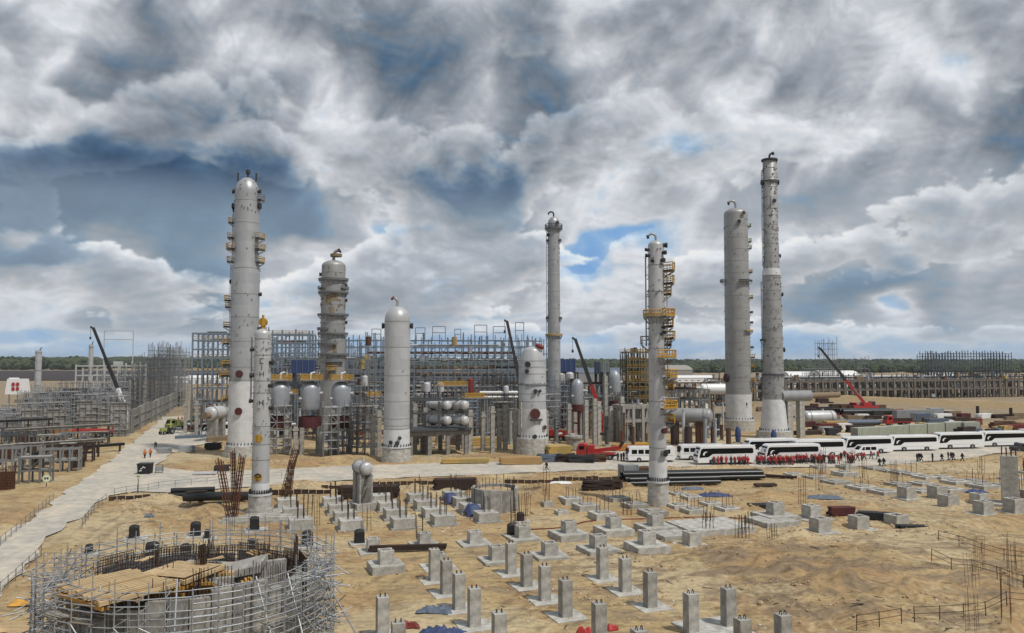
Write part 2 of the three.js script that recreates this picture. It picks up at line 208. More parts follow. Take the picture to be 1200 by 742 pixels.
// ---------------------------------------------------------------- the ground, the roads, the far country
const poly = (pts) => pts.map(([x, y]) => { const q = P(x, y); return [q[0], q[2]]; });
function ragged(pts, step, amp) { const o = []; for (let i = 0; i < pts.length; i++) { const a = pts[i], b = pts[(i + 1) % pts.length], L = Math.hypot(b[0] - a[0], b[1] - a[1]), n = Math.max(1, Math.round(L / step)), nx = -(b[1] - a[1]) / L, nz = (b[0] - a[0]) / L; for (let k = 0; k < n; k++) { const t = k / n, x = mix(a[0], b[0], t), z = mix(a[1], b[1], t), s = amp * (fbm(x * 0.13, z * 0.13, 3) * 1.6 + noise(x * 0.9, z * 0.9) * 0.5); o.push([x + nx * s, z + nz * s]); } } return o; }
const roadLine = poly([[-140, 735], [0, 634], [60, 590], [100, 560], [150, 522], [178, 500], [190, 489], [215, 487], [232, 502], [262, 510], [262, 516], [225, 523], [198, 532], [186, 546], [230, 553], [300, 551], [440, 545], [640, 540], [700, 534], [735, 524], [800, 524], [900, 521], [1000, 517], [1100, 511], [1205, 505], [1290, 501], [1290, 518], [1205, 528], [1100, 540], [1000, 547], [900, 548], [800, 547], [730, 550], [640, 553], [440, 561], [300, 570], [200, 577], [160, 576], [125, 581], [90, 606], [50, 643], [0, 693], [-140, 810]]);
const road = ragged(roadLine, 1.6, 1.1);
function inside(x, z, pl) { let c = false; for (let i = 0, j = pl.length - 1; i < pl.length; j = i++) { const [a, b] = pl[i], [d, e] = pl[j]; if ((b > z) !== (e > z) && x < (d - a) * (z - b) / (e - b) + a) c = !c; } return c; }
function distTo(x, z, pl) { let m = 1e9; for (let i = 0, j = pl.length - 1; i < pl.length; j = i++) { const [a, b] = pl[j], [d, e] = pl[i], ux = d - a, uz = e - b, t = clamp(((x - a) * ux + (z - b) * uz) / (ux * ux + uz * uz), 0, 1); m = Math.min(m, Math.hypot(x - a - ux * t, z - b - uz * t)); } return m; }
// heaps and hollows: [px, py, height, radius x, radius z]
const heaps = [[648, 583, 2.3, 4.5, 3.5], [628, 590, 1.0, 4, 3], [168, 600, 1.2, 4, 3], [245, 598, 1.0, 3, 3], [350, 568, 1.5, 5, 2.5], [190, 585, 0.9, 4, 2], [400, 541, 1.3, 12, 3], [560, 540, 0.7, 16, 2], [290, 544, 0.8, 10, 2.5], [840, 551, 0.9, 14, 2], [760, 551, 0.6, 8, 1.5], [1060, 548, 0.7, 7, 2], [930, 580, 0.6, 9, 2.5], [1130, 618, 0.8, 10, 2.4], [1190, 610, 0.7, 8, 3], [1060, 600, 0.5, 8, 2], [860, 650, 0.6, 5, 3], [905, 668, 0.7, 6, 3], [960, 690, 0.5, 5, 3], [1010, 640, 0.5, 7, 3], [880, 645, 0.5, 9, 2], [985, 720, 0.5, 4, 3], [1090, 690, 0.4, 8, 4], [430, 712, -0.7, 3.5, 4], [420, 700, -0.4, 3, 3], [1120, 655, -0.5, 10, 3], [214, 592, -1.0, 3.2, 4.5], [240, 482, 2.0, 10, 8], [178, 478, 1.6, 6, 10], [218, 480, 2.2, 7, 9], [25, 600, 0.5, 6, 4], [8, 612, 0.5, 4, 3], [60, 574, 0.5, 5, 2], [150, 590, 0.5, 5, 2]].map(([px, py, h, a, b]) => { const q = P(px, py); return [q[0], q[2], h, a, b]; });
{ let s0 = seed; seed = 31; for (let i = 0; i < 46; i++) { const q = P(...pick([[rr(640, 1200), rr(570, 590)], [rr(860, 1200), rr(585, 640)], [rr(120, 300), rr(590, 640)], [rr(860, 1200), rr(640, 742)], [rr(320, 640), rr(566, 580)]])); heaps.push([q[0], q[2], rr(0.35, 1.1), rr(0.9, 2.6), rr(0.7, 1.8)]); } seed = s0; }
const rough = P(960, 680), dug = P(640, 700), padC = P(900, 610);
const roadGrid = new Map();
function roadDist(x, z) { if (x < -130 || x > 230 || z < -330 || z > -30) return 50; const k = Math.round(x * 2) * 4096 + Math.round(z * 2); let d = roadGrid.get(k); if (d === undefined) { d = distTo(x, z, roadLine); if (inside(x, z, roadLine)) d = -d; roadGrid.set(k, d); } return d; }
function ground(x, z) {
  const d = -z;
  if (d > 700) { const r = sm(1500, 2600, d); const k = mix(1, 0.3, sm(-500, 500, x)); return k * (r * (7 + 8 * fbm(x * 0.0011 + 4, z * 0.0008, 3)) + sm(2200, 5000, d) * 24 * (0.7 + 0.6 * noise(x * 0.0006, 3))) - 0.1; }
  let h = 0.14 * fbm(x * 0.09, z * 0.09, 4) + 0.14 * fbm(x * 0.5, z * 0.5, 4);
  const rq = sm(26, 6, Math.hypot((x - rough[0]) * 0.75, z - rough[2])); h += rq * (0.8 * Math.abs(fbm(x * 0.2 + 5, z * 0.33, 5)) + 0.5 * fbm(x * 0.7, z * 0.9, 4));
  const flat = sm(15, 8, Math.hypot((x - dug[0]) * 0.8, (z - dug[2]) * 0.9)); h *= 1 - 0.85 * flat;
  for (const [a, b, H, rx, rz] of heaps) { const ux = (x - a) * 0.949 - (z - b) * 0.315, uz = (x - a) * 0.315 + (z - b) * 0.949, q = (ux / rx) ** 2 + (uz / rz) ** 2; if (q < 4) { const n = 1 + 0.5 * fbm(x * 0.35, z * 0.35, 4); h += H * Math.exp(-q * 1.6) * n; } }
  const rd = roadDist(x, z); h *= sm(0.2, 3.2, rd); h += 0.35 * sm(0.5, 1.6, rd) * sm(3.5, 1.8, rd) * (0.5 + 0.9 * fbm(x * 0.3, z * 0.3, 3)) - 0.12 * sm(0.8, -0.5, rd);
  return h - 0.06;
}
const gx0 = -125, gx1 = 185, gz0 = -42, gz1 = -262;
{
  const xs = [], zs = [];
  for (let x = gx0; x <= gx1 + 0.01; x += 0.775) xs.push(x); for (let x = gx0, s = 4; x > -7000; s *= 1.22) { x -= s; xs.unshift(x); } for (let x = gx1, s = 4; x < 7000; s *= 1.22) { x += s; xs.push(x); }
  for (let z = gz0; z >= gz1 - 0.01; z -= 0.7333333) zs.push(z); for (let z = gz1, s = 4; z > -9000; s *= 1.09) { z -= s; zs.push(z); } for (let z = gz0, s = 4; z < 300; s *= 1.5) { z += s; zs.unshift(z); }
  const nx = xs.length, nz = zs.length, p = new Float32Array(nx * nz * 3), u = new Float32Array(nx * nz * 2);
  for (let j = 0, i = 0; j < nz; j++) for (let k = 0; k < nx; k++, i++) { p[i * 3] = xs[k]; p[i * 3 + 1] = ground(xs[k], zs[j]); p[i * 3 + 2] = zs[j]; u[i * 2] = (xs[k] - gx0) / (gx1 - gx0); u[i * 2 + 1] = (zs[j] - gz0) / (gz1 - gz0); }
  const near = [], far = [];
  for (let j = 0; j + 1 < nz; j++) for (let k = 0; k + 1 < nx; k++) { const a = j * nx + k, b = a + 1, c = a + nx, d = c + 1, t = xs[k] >= gx0 - 0.01 && xs[k + 1] <= gx1 + 0.8 && zs[j] <= gz0 + 0.01 && zs[j + 1] >= gz1 - 0.8 ? near : far; t.push(a, b, c, b, d, c); }
  const g = new THREE.BufferGeometry(); g.setAttribute('position', new THREE.BufferAttribute(p, 3)); g.setAttribute('uv', new THREE.BufferAttribute(u, 2)); g.setIndex([...near.slice(0, 0)]); const idx = new Uint32Array(near.length + far.length); idx.set(near); idx.set(far, near.length); g.setIndex(new THREE.BufferAttribute(idx, 1)); g.addGroup(0, near.length, 0); g.addGroup(near.length, far.length, 1); g.computeVertexNormals();
  // the near sand: damp and dry patches, clay, spilt cement, wheel marks
  const N = 2048, d = new Uint8Array(N * N * 4), sr = (v) => clamp(v <= 0.0031308 ? v * 12.92 : 1.055 * v ** (1 / 2.4) - 0.055, 0, 1) * 255;
  const line = (pts) => { const q = pts.map(([a, b]) => { const w = P(a, b); return new THREE.Vector3(w[0], 0, w[2]); }); return new THREE.CatmullRomCurve3(q).getSpacedPoints(220); };
  const tr = new Float32Array(N * N), bm = new Uint8Array(N * N * 4), spoil = new Float32Array(N * N); for (const [a, b, H, rx, rz] of heaps) { const R = Math.max(rx, rz) * 1.5, i0 = Math.max(0, Math.floor((a - R - gx0) / (gx1 - gx0) * N)), i1 = Math.min(N - 1, Math.ceil((a + R - gx0) / (gx1 - gx0) * N)), j0 = Math.max(0, Math.floor((b + R - gz0) / (gz1 - gz0) * N)), j1 = Math.min(N - 1, Math.ceil((b - R - gz0) / (gz1 - gz0) * N)); for (let j = j0; j <= j1; j++) for (let i = i0; i <= i1; i++) { const x = mix(gx0, gx1, (i + 0.5) / N), z = mix(gz0, gz1, (j + 0.5) / N), q = ((x - a) / rx) ** 2 + ((z - b) / rz) ** 2 + 0.9 * fbm(x * 0.7, z * 0.7, 3); const k = j * N + i; spoil[k] = Math.max(spoil[k], (rx > 9 ? 0.35 : 0.8) * sm(1.3, 0.7, q)); } }
  const stamp = (pts, wid, amt) => { for (let i = 0; i + 1 < pts.length; i++) { const a = pts[i], b = pts[i + 1], L = a.distanceTo(b), n = Math.ceil(L / 0.1), dx = (b.x - a.x) / L, dz = (b.z - a.z) / L; for (let k = 0; k < n; k++) for (const s of [-1, 1]) { const x = mix(a.x, b.x, k / n) - dz * s * wid, z = mix(a.z, b.z, k / n) + dx * s * wid; for (let o = -2; o <= 2; o++) { const X = Math.round((x - dz * o * 0.14 - gx0) / (gx1 - gx0) * N), Y = Math.round((z + dx * o * 0.14 - gz0) / (gz1 - gz0) * N); if (X >= 0 && Y >= 0 && X < N && Y < N) tr[Y * N + X] = Math.max(tr[Y * N + X], amt * (0.6 + 0.7 * noise(x * 0.5, z * 0.5)) * (1 - Math.abs(o) * 0.25)); } } } };
  { const s0 = seed; seed = 99; for (let i = 0; i < 26; i++) { const a = pick([[rr(820, 1180), rr(640, 742)], [rr(860, 1200), rr(572, 625)], [rr(430, 820), rr(625, 740)], [rr(90, 330), rr(585, 640)]]), b = [a[0] + rr(60, 240), a[1] + rr(-34, 34)], m = [(a[0] + b[0]) / 2 + rr(-30, 30), (a[1] + b[1]) / 2 + rr(-16, 16)]; if (Math.min(a[1], b[1], m[1]) > 566) stamp(line([a, m, b]), 0.9, rr(0.5, 1)); } seed = s0; }
  for (const l of [[[700, 640], [800, 660], [900, 700], [960, 742]], [[640, 742], [720, 690], [820, 655], [980, 648], [1100, 660]], [[830, 742], [900, 690], [1010, 660], [1150, 670], [1200, 690]], [[820, 650], [960, 668], [1080, 720], [1120, 742]], [[1200, 640], [1080, 640], [960, 655], [860, 680]], [[1000, 742], [960, 690], [980, 650], [1100, 630], [1200, 625]], [[560, 742], [640, 680], [690, 650], [760, 655]], [[880, 570], [1000, 585], [1100, 605], [1200, 615]], [[890, 590], [1000, 600], [1120, 625], [1200, 640]], [[120, 640], [160, 610], [230, 600], [300, 620]], [[430, 690], [520, 650], [640, 655]], [[860, 562], [960, 575], [1080, 590], [1200, 592]], [[1040, 545], [1120, 553], [1200, 556]], [[80, 660], [140, 610], [200, 590], [330, 580]]]) { const q = line(l); stamp(q, 0.95, 1); if (rnd() < 0.6) stamp(q.map((v) => new THREE.Vector3(v.x + rr(-0.1, 0.1) + 1.4, 0, v.z + 0.8)), 0.95, 0.7); }
  for (let j = 0; j < N; j++) for (let i = 0; i < N; i++) {
    const x = mix(gx0, gx1, (i + 0.5) / N), z = mix(gz0, gz1, (j + 0.5) / N);
    if (Math.abs(x) > -z * 0.75 + 14) { const q = (j * N + i) * 4, k = 1 + 0.2 * noise(x * 0.2, z * 0.2) + 0.12 * noise(x * 1.4, z * 1.4); d[q] = sr(0.42 * k); d[q + 1] = sr(0.315 * k); d[q + 2] = sr(0.17 * k); d[q + 3] = 255; bm[q] = bm[q + 1] = bm[q + 2] = 128; bm[q + 3] = 255; continue; }
    const a = fbm(x * 0.05 + 3, z * 0.05, 4), b = fbm(x * 0.22, z * 0.22 + 9, 4), c = fbm(x * 1.4, z * 1.4, 3), e = fbm(x * 0.09 - 30, z * 0.12 + 11, 5, 0.6), w = noise(i * 0.37 + 0.1, j * 0.37 + 0.6);
    let R = 0.41, G = 0.30, Bl = 0.152;
    const clay = sm(0.0, 0.22, e + 0.35 * b); R = mix(R, 0.315, clay * 0.8); G = mix(G, 0.195, clay * 0.8); Bl = mix(Bl, 0.092, clay * 0.8); const so = spoil[j * N + i]; R = mix(R, 0.34, so); G = mix(G, 0.225, so); Bl = mix(Bl, 0.11, so);
    const dust = sm(-0.02, 0.26, a + 0.3 * c); R = mix(R, 0.50, dust * 0.65); G = mix(G, 0.415, dust * 0.65); Bl = mix(Bl, 0.262, dust * 0.65);
    const rq = sm(30, 8, Math.hypot((x - rough[0]) * 0.7, z - rough[2])), damp = sm(0.12, 0.34, fbm(x * 0.16 + 50, z * 0.4 + 2, 5, 0.6) + 0.16 * rq + 0.02) * (0.55 + 0.45 * rq); R = mix(R, 0.24, damp * 0.85); G = mix(G, 0.175, damp * 0.85); Bl = mix(Bl, 0.11, damp * 0.85);
    const scr = sm(0.1, 0.28, fbm(x * 0.5 + z * 0.2, z * 1.4 - 8, 4)) * 0.25; const k = (1 + 0.20 * b + 0.14 * c + 0.12 * w) * (1 - scr) * (1 - 0.42 * clamp(tr[j * N + i], 0, 1)) * (sm(0.34, 0.42, noise(x * 2.3, z * 2.3) + 0.5 * noise(x * 5, z * 5)) > 0.5 ? 0.8 : 1);
    const bq = 0.5 + 0.22 * c + 0.16 * w + 0.2 * b + 0.25 * rq * fbm(x * 0.8, z * 1.1 + 70, 3) - 0.3 * clamp(tr[j * N + i], 0, 1) * (0.7 + 0.3 * Math.sin((x + z) * 9)); bm[(j * N + i) * 4] = bm[(j * N + i) * 4 + 1] = bm[(j * N + i) * 4 + 2] = clamp(bq, 0, 1) * 255; bm[(j * N + i) * 4 + 3] = 255;
    const q = (j * N + i) * 4; d[q] = sr(R * k); d[q + 1] = sr(G * k); d[q + 2] = sr(Bl * k); d[q + 3] = 255;
  }
  const t = new THREE.DataTexture(d, N, N); t.magFilter = THREE.LinearFilter; t.minFilter = THREE.LinearMipmapLinearFilter; t.colorSpace = THREE.SRGBColorSpace; t.needsUpdate = true;
  const bump = new THREE.DataTexture(bm, N, N); bump.magFilter = THREE.LinearFilter; bump.minFilter = THREE.LinearMipmapLinearFilter; bump.needsUpdate = true;
  const ft = T.grain.clone(); ft.repeat.set((gx1 - gx0) / 60, (gz0 - gz1) / 60); ft.needsUpdate = true;
  const gm = mesh('ground', g, [mat([1, 1, 1], 0.95, 0, t, { bumpMap: bump, bumpScale: 0.3 }), mat([0.37, 0.285, 0.18], 0.95, 0, ft)], scene, 'structure');
}
const flatShape = (pts, y, m, name, uvm = 1) => { const V = pts.map(([a, b]) => new THREE.Vector2(a, b)), f = THREE.ShapeUtils.triangulateShape(V, []), g = new THREE.BufferGeometry(), p = [], u = []; for (const t of f) { const [a, b, c] = t.map((i) => V[i]), ccw = (b.x - a.x) * (c.y - a.y) - (b.y - a.y) * (c.x - a.x) > 0; for (const v of ccw ? [a, c, b] : [a, b, c]) { p.push(v.x, y, v.y); u.push(v.x / uvm, v.y / uvm); } } g.setAttribute('position', new THREE.Float32BufferAttribute(p, 3)); g.setAttribute('uv', new THREE.Float32BufferAttribute(u, 2)); g.computeVertexNormals(); return struct(name, g, m); };
const roadTex = tex(1024, (u, v, o) => { const a = tn(u, v, 4, 1, 6), b = tn(u, v, 16, 2, 4), s = tn(u * 0.25 + v * 0.9, v * 0.25 - u * 0.9, 32, 3, 2); grey(o, 0.84 + 0.16 * a + 0.1 * b + 0.06 * s, 1, 0.99 - 0.05 * a, 0.97 - 0.1 * a); });
flatShape(road, 0.0, mat([0.68, 0.64, 0.57], 0.95, 0, rep(roadTex, 26), { bumpMap: rep(T.lumps, 5), bumpScale: 0.03 }), 'road');

// bare strips, dark ploughed field and embankment beyond the works
const strip = (name, pts, y, m) => flatShape(ragged(poly(pts), 25, 3), y, m, name, 30);
strip('field', [[-60, 434.6], [330, 434.6], [330, 445.5], [-60, 446.5]], 0.25, mat([0.045, 0.032, 0.03], 0.95, 0, T.grain));
strip('field', [[395, 433], [640, 433.6], [640, 447], [395, 447]], 0.25, mat([0.06, 0.055, 0.05], 0.95, 0, T.grain));
{ // long earth bank behind the pipe yard
  const b = new B(), a = P(900, 466.5), c = P(1300, 484), n = 40; let prev;
  for (let i = 0; i <= n; i++) { const t = i / n, x = mix(a[0], c[0], t), z = mix(a[2], c[2], t), h = 2.6 + 0.5 * noise(i * 0.5, 2), cs = [[x, -0.3, z + 7], [x, h, z + 1], [x, h, z - 9], [x, -0.3, z - 15]]; if (prev) for (let k = 0; k < 3; k++) b.quad(prev[k], cs[k], cs[k + 1], prev[k + 1]); prev = cs; }
  b.build('earth_bank', M.sand, scene, 'structure');
}
{ // the woods: crowns of many small faces set on the rising ground
  const gm = (s0) => { const b = new B(); seed = s0; for (let k = 0; k < 9; k++) { const a = rnd() * 6.28, q = rr(0, 0.42), y = rr(0.35, 0.95), s = rr(0.22, 0.42) * (1.15 - 0.5 * y), g = new THREE.IcosahedronGeometry(s, 1), pp = g.attributes.position; for (let i = 0; i < pp.count; i++) { const f = 1 + 0.35 * noise(pp.getX(i) * 9 + k * 5, pp.getY(i) * 9 + pp.getZ(i) * 7); pp.setXYZ(i, pp.getX(i) * f, pp.getY(i) * f, pp.getZ(i) * f); } g.computeVertexNormals(); b.add(g, new THREE.Matrix4().makeTranslation(Math.cos(a) * q, y, Math.sin(a) * q)); } b.bar([0, 0, 0], [0, 0.5, 0], 0.04, 5); return b.geo(); };
  const geos = [gm(5), gm(77)], mt = [mat([0.035, 0.052, 0.024], 0.95), mat([0.055, 0.072, 0.03], 0.95)];
  const wood = (label, bands) => geos.forEach((g, v) => { const list = []; seed = 900 + v + label.length; for (const [x0, x1, d0, d1, n, h0, h1] of bands) for (let i = 0; i < n / 2; i++) { const d = rr(d0, d1), px = rr(x0, x1), x = (px - 600) / F * d; list.push([x, ground(x, -d) - 0.5, -d, rr(h0, h1)]); }
    const im = new THREE.InstancedMesh(g, mt[v], list.length), m = new THREE.Matrix4(), qq = new THREE.Quaternion(); list.forEach(([x, y, z, h], i) => { m.compose(new THREE.Vector3(x, y, z), qq.setFromAxisAngle(YUP, rnd() * 6.28), new THREE.Vector3(h * rr(0.8, 1.3), h, h * rr(0.8, 1.3))); im.setMatrixAt(i, m); }); im.name = numbered('forest'); im.castShadow = im.receiveShadow = true; tag(im, label + (v ? ', lighter green crowns' : ', dark green crowns'), 'forest', null, 'stuff'); scene.add(im); });
  wood('far mixed wood on the skyline beyond the construction site', [[-120, 700, 1750, 2400, 3000, 6, 17], [-120, 1320, 2400, 3400, 4200, 8, 20], [690, 1320, 1250, 1800, 3000, 6, 13], [380, 480, 1600, 1700, 90, 18, 26], [-100, 100, 1600, 1700, 80, 16, 26]]);
  seed = 4242;
}
// ---------------------------------------------------------------- process columns and vessels
const flangeG = new B().bar([0, 0, 0], [0, 0, 0.45], 1, 16).bar([0, 0, 0.3], [0, 0, 0.46], 1.25, 16, 1.25, true).geo();
function nozzle(parent, ang, r, y, size, m = M.dark, face = m, out = 0.6) {     // a flanged opening on a round shell; ang 90 degrees looks at the camera
  const a = ang * Math.PI / 180, o = mesh('nozzle', flangeG, m, parent); o.position.set(Math.cos(a) * (r - 0.1), y, Math.sin(a) * (r - 0.1)); o.rotation.y = Math.PI / 2 - a; o.scale.set(size, size, out / 0.46);
  const c = new B().bar([0, 0, 0], [0, 0, 0.02], 1, 16, 1, true).build('blind_cover', face, o); c.position.z = 0.462; c.scale.set(1.1, 1.1, 1); return o;
}
function platform(parent, r, y, a0, a1, w = 1.3, m = M.yellow, dm = M.steelGrey, hgt = 1.15) {   // a ring or part-ring walkway with its railing
  const R = r + w, d2r = Math.PI / 180, A = a0 * d2r, Z = a1 * d2r, n = Math.max(3, Math.round((a1 - a0) / 12)), full = a1 - a0 >= 359;
  const d = new B().lathe([[r + 0.04, y], [R, y], [R, y + 0.14], [r + 0.04, y + 0.14], [r + 0.04, y]], n, 0, 0, A, Z); for (let i = 0; i < n; i += 2) { const a = A + (Z - A) * (i + 0.5) / n; d.beam([Math.cos(a) * r, y - 0.9, Math.sin(a) * r], [Math.cos(a) * R, y - 0.05, Math.sin(a) * R], 0.1); }
  const dk = d.build('platform', dm, parent), b = new B(), ring = (h, rad) => { for (let i = 0; i < n; i++) { const p = A + (Z - A) * i / n, q = A + (Z - A) * (i + 1) / n; b.bar([Math.cos(p) * R, y + h, Math.sin(p) * R], [Math.cos(q) * R, y + h, Math.sin(q) * R], rad, 4); } if (!full) for (const p of [A, Z]) b.bar([Math.cos(p) * (r + 0.1), y + h, Math.sin(p) * (r + 0.1)], [Math.cos(p) * R, y + h, Math.sin(p) * R], rad, 4); };
  ring(hgt, 0.075); ring(hgt * 0.55, 0.06); b.lathe([[R + 0.01, y + 0.14], [R + 0.01, y + 0.42]], n, 0, 0, A, Z);
  for (let i = 0; i <= n; i++) { const p = A + (Z - A) * i / n; b.bar([Math.cos(p) * R, y + 0.1, Math.sin(p) * R], [Math.cos(p) * R, y + hgt, Math.sin(p) * R], 0.05, 4); }
  b.build('railing', m, dk); return dk;
}
function clips(parent, prof, n, size, m = M.clip, y0, y1) { size *= 0.75;   // small brackets welded to the shell
  const b = new B(); for (let i = 0; i < n; i++) { const y = rr(y0, y1), a = rr(0, 6.2832); let r = prof[0][0]; for (let j = 0; j + 1 < prof.length; j++) if (y >= prof[j][1] && y <= prof[j + 1][1]) r = mix(prof[j][0], prof[j + 1][0], (y - prof[j][1]) / (prof[j + 1][1] - prof[j][1] || 1)); const s = size * rr(0.6, 1.4); b.box(Math.cos(a) * (r + 0.06), y, Math.sin(a) * (r + 0.06), rr(0.14, 0.22), s, s * rr(0.6, 1.2), -a); } b.build('bracket', m, parent, 'stuff');
}
function ladder(parent, r, y0, y1, ang, m = M.steelGrey) { const a = ang * Math.PI / 180, c = Math.cos(a), s = Math.sin(a), R = r + 0.35, b = new B(); for (const k of [-0.25, 0.25]) b.bar([c * R - s * k, y0, s * R + c * k], [c * R - s * k, y1, s * R + c * k], 0.05, 4); for (let y = y0 + 0.3; y < y1; y += 0.45) b.bar([c * R + s * 0.25, y, s * R - c * 0.25], [c * R - s * 0.25, y, s * R + c * 0.25], 0.03, 3); for (let y = y0 + 1; y < y1; y += 3) b.bar([c * r, y, s * r], [c * R, y, s * R], 0.05, 4); b.build('ladder', m, parent); }
function dome(r, y, h) { const o = []; for (let i = 1; i <= 7; i++) { const t = i / 7 * Math.PI / 2; o.push([Math.max(0.001, r * Math.cos(t)), y + h * Math.sin(t)]); } return o; }
// spec rows are photo measures: [row, width in pixels] from the bottom up; returns the group and its measures
function column(name, label, cat, px, by, o) {
  const g0 = P(px, by), z = g0[2], k = ppm(z), t = thing(name, label, cat, g0, 0, o.group), Y = (py) => yAt(z, py), R = (w) => w / 2 / k;
  if (o.base) { const b = new B(), seg = o.baseSeg ?? 8, [top, w0, w1] = o.base; b.lathe([[R(w0), -0.4], [R(w0), Y(top) * 0.35], [R(w1), Y(top) * 0.35], [R(w1), Y(top)], [0.01, Y(top)]], seg, 0, 0, Math.PI / seg, Math.PI / seg + 6.283185); b.build('foundation', M.concrete3, t); }
  let prof = o.shell.map(([py, w]) => [R(w), Y(py)]); const full = [...prof, ...dome(prof.at(-1)[0], prof.at(-1)[1], o.dome !== undefined ? Y(o.dome) - prof.at(-1)[1] : prof.at(-1)[0] * 0.6)];
  new B().lathe(full, 40).build('shell', o.mat ?? M.towerGrey, t);
  if (o.skirt) { const s = o.skirt.map(([py, w]) => [R(w) + 0.03, Y(py)]); new B().lathe([[s[0][0] + 0.3, s[0][1]], [s[0][0] + 0.3, s[0][1] + 0.25], ...s.map(([r, y], i) => [r, i ? y : y + 0.25]), [s.at(-1)[0] - 0.2, s.at(-1)[1] + 0.02]], 40).build('skirt', M.skirt, t); const bb = new B(); for (let i = 0; i < 28; i++) { const a = i / 28 * 6.2832; bb.bar([Math.cos(a) * (s[0][0] + 0.18), s[0][1] + 0.2, Math.sin(a) * (s[0][0] + 0.18)], [Math.cos(a) * (s[0][0] + 0.18), s[0][1] + 0.75, Math.sin(a) * (s[0][0] + 0.18)], 0.09, 5, 0.09, true); } bb.build('anchor_bolt', M.dark, t, 'stuff'); }
  const rAt = (y) => { let r = prof[0][0]; for (let j = 0; j + 1 < prof.length; j++) if (y >= prof[j][1] && y <= prof[j + 1][1]) r = mix(prof[j][0], prof[j + 1][0], (y - prof[j][1]) / (prof[j + 1][1] - prof[j][1] || 1)); if (y > prof.at(-1)[1]) r = prof.at(-1)[0]; return r; };
  for (const py of o.seams ?? []) { const y = Y(py), r = rAt(y); new B().lathe([[r, y - 0.06], [r + 0.04, y - 0.04], [r + 0.04, y + 0.04], [r, y + 0.06]], 40).build('weld_seam', M.grey, t); }
  for (const [py, a0, a1, w, c, h] of o.plats ?? []) { const y = Y(py); platform(t, rAt(y), y, a0, a1, w ?? 1.3, c ?? M.yellow, M.steelGrey, h); }
  for (const [py, ang, s, m, f] of o.noz ?? []) { const y = Y(py); nozzle(t, ang, rAt(y), y, s, m ?? M.dark, f ?? M.dark); }
  for (const [n, s, y0, y1, m] of o.clips ?? []) clips(t, full, n, s, m, Y(y0), Y(y1));
  for (const [y0, y1, ang, m] of o.ladders ?? []) ladder(t, rAt((Y(y0) + Y(y1)) / 2), Y(y0), Y(y1), ang, m);
  if (o.goose) { const y = full.at(-1)[1] - 0.2, s = o.goose, q = []; for (let i = 0; i <= 10; i++) { const a = Math.PI * (1 - i / 10 * (o.bend ?? 0.85)); q.push([(1 + Math.cos(a)) * s * (o.dir ?? 1), y + s * 1.3 + Math.sin(a) * s, 0]); } new B().path([[0, y, 0], [0, y + s * 1.3, 0], ...q.slice(1)], s * 0.33, 10).build('vent_pipe', o.gooseMat ?? M.towerGrey, t); const e = q.at(-1); new B().bar([e[0] - 0.05, e[1] - 0.12, 0], [e[0] + 0.3 * (o.dir ?? 1), e[1] + (o.bend > 0.7 || o.bend === undefined ? -0.2 : 0.1), 0], s * 0.55, 12, s * 0.55, true).build('flange', o.flange ?? M.dark, t); }
  return { t, z, Y, R, rAt, k };
}
const rings = (a, b, s) => { const o = []; for (let y = a; y > b; y -= s) o.push(y); return o; };
let q;
// the big two-diameter column on its white skirt
q = column('distillation_column', 'tall grey two-diameter column on a white skirt with two dark red manholes', 'column', 284, 534, { base: [522, 44, 40], skirt: [[522, 33], [447, 33]], shell: [[522, 32.6], [315, 32], [308, 28], [228, 28]], dome: 208, seams: [445, 430, 400, 372, 345, 315, 262, 236],
  plats: [[442, 140, 255, 2.0], [429, 140, 235, 1.7], [470, 160, 205, 1.3], [404, 160, 205, 1.4], [384, 160, 205, 1.4, M.paleYellow], [262, 160, 200, 1.2, M.paleYellow], [235, -20, 20, 1.1, M.steelGrey], [308, 150, 215, 1.3, M.paleYellow], [308, -35, 25, 1.3, M.paleYellow], [293, 130, 215, 1.5, M.yellow], [293, -30, 30, 1.4, M.paleYellow], [280, 150, 210, 1.3, M.paleYellow], [280, -30, 30, 1.3, M.paleYellow], [353, 160, 210, 1.3, M.paleYellow], [361, 160, 205, 1.1, M.paleYellow]],
  noz: [[438, 88, 0.62, M.redLead, M.redLead], [481, 88, 0.62, M.redLead, M.redLead], [242, 175, 0.55], [242, 5, 0.55], [246, 190, 0.4], [225, 170, 0.4], [225, 8, 0.35], [330, 185, 0.4], [345, 0, 0.35], [385, -5, 0.35], [405, -5, 0.35], [425, 2, 0.35], [465, 0, 0.35], [500, -4, 0.35]], clips: [[90, 0.28, 440, 212], [50, 0.28, 250, 212]], ladders: [[442, 310, 185], [308, 250, 178]] });
{ const y = q.Y(209); const b = new B(); for (const [x, h] of [[-2, 1.2], [1.9, 1.1], [0.1, 1.4]]) b.bar([x, y - 0.6, 0], [x, y + h, 0], 0.18, 6); b.bar([0.1, y + 1, 0], [0.1, y + 1.8, 0], 0.5, 8, 0.4, true); b.build('top_nozzle', M.dark, q.t); }
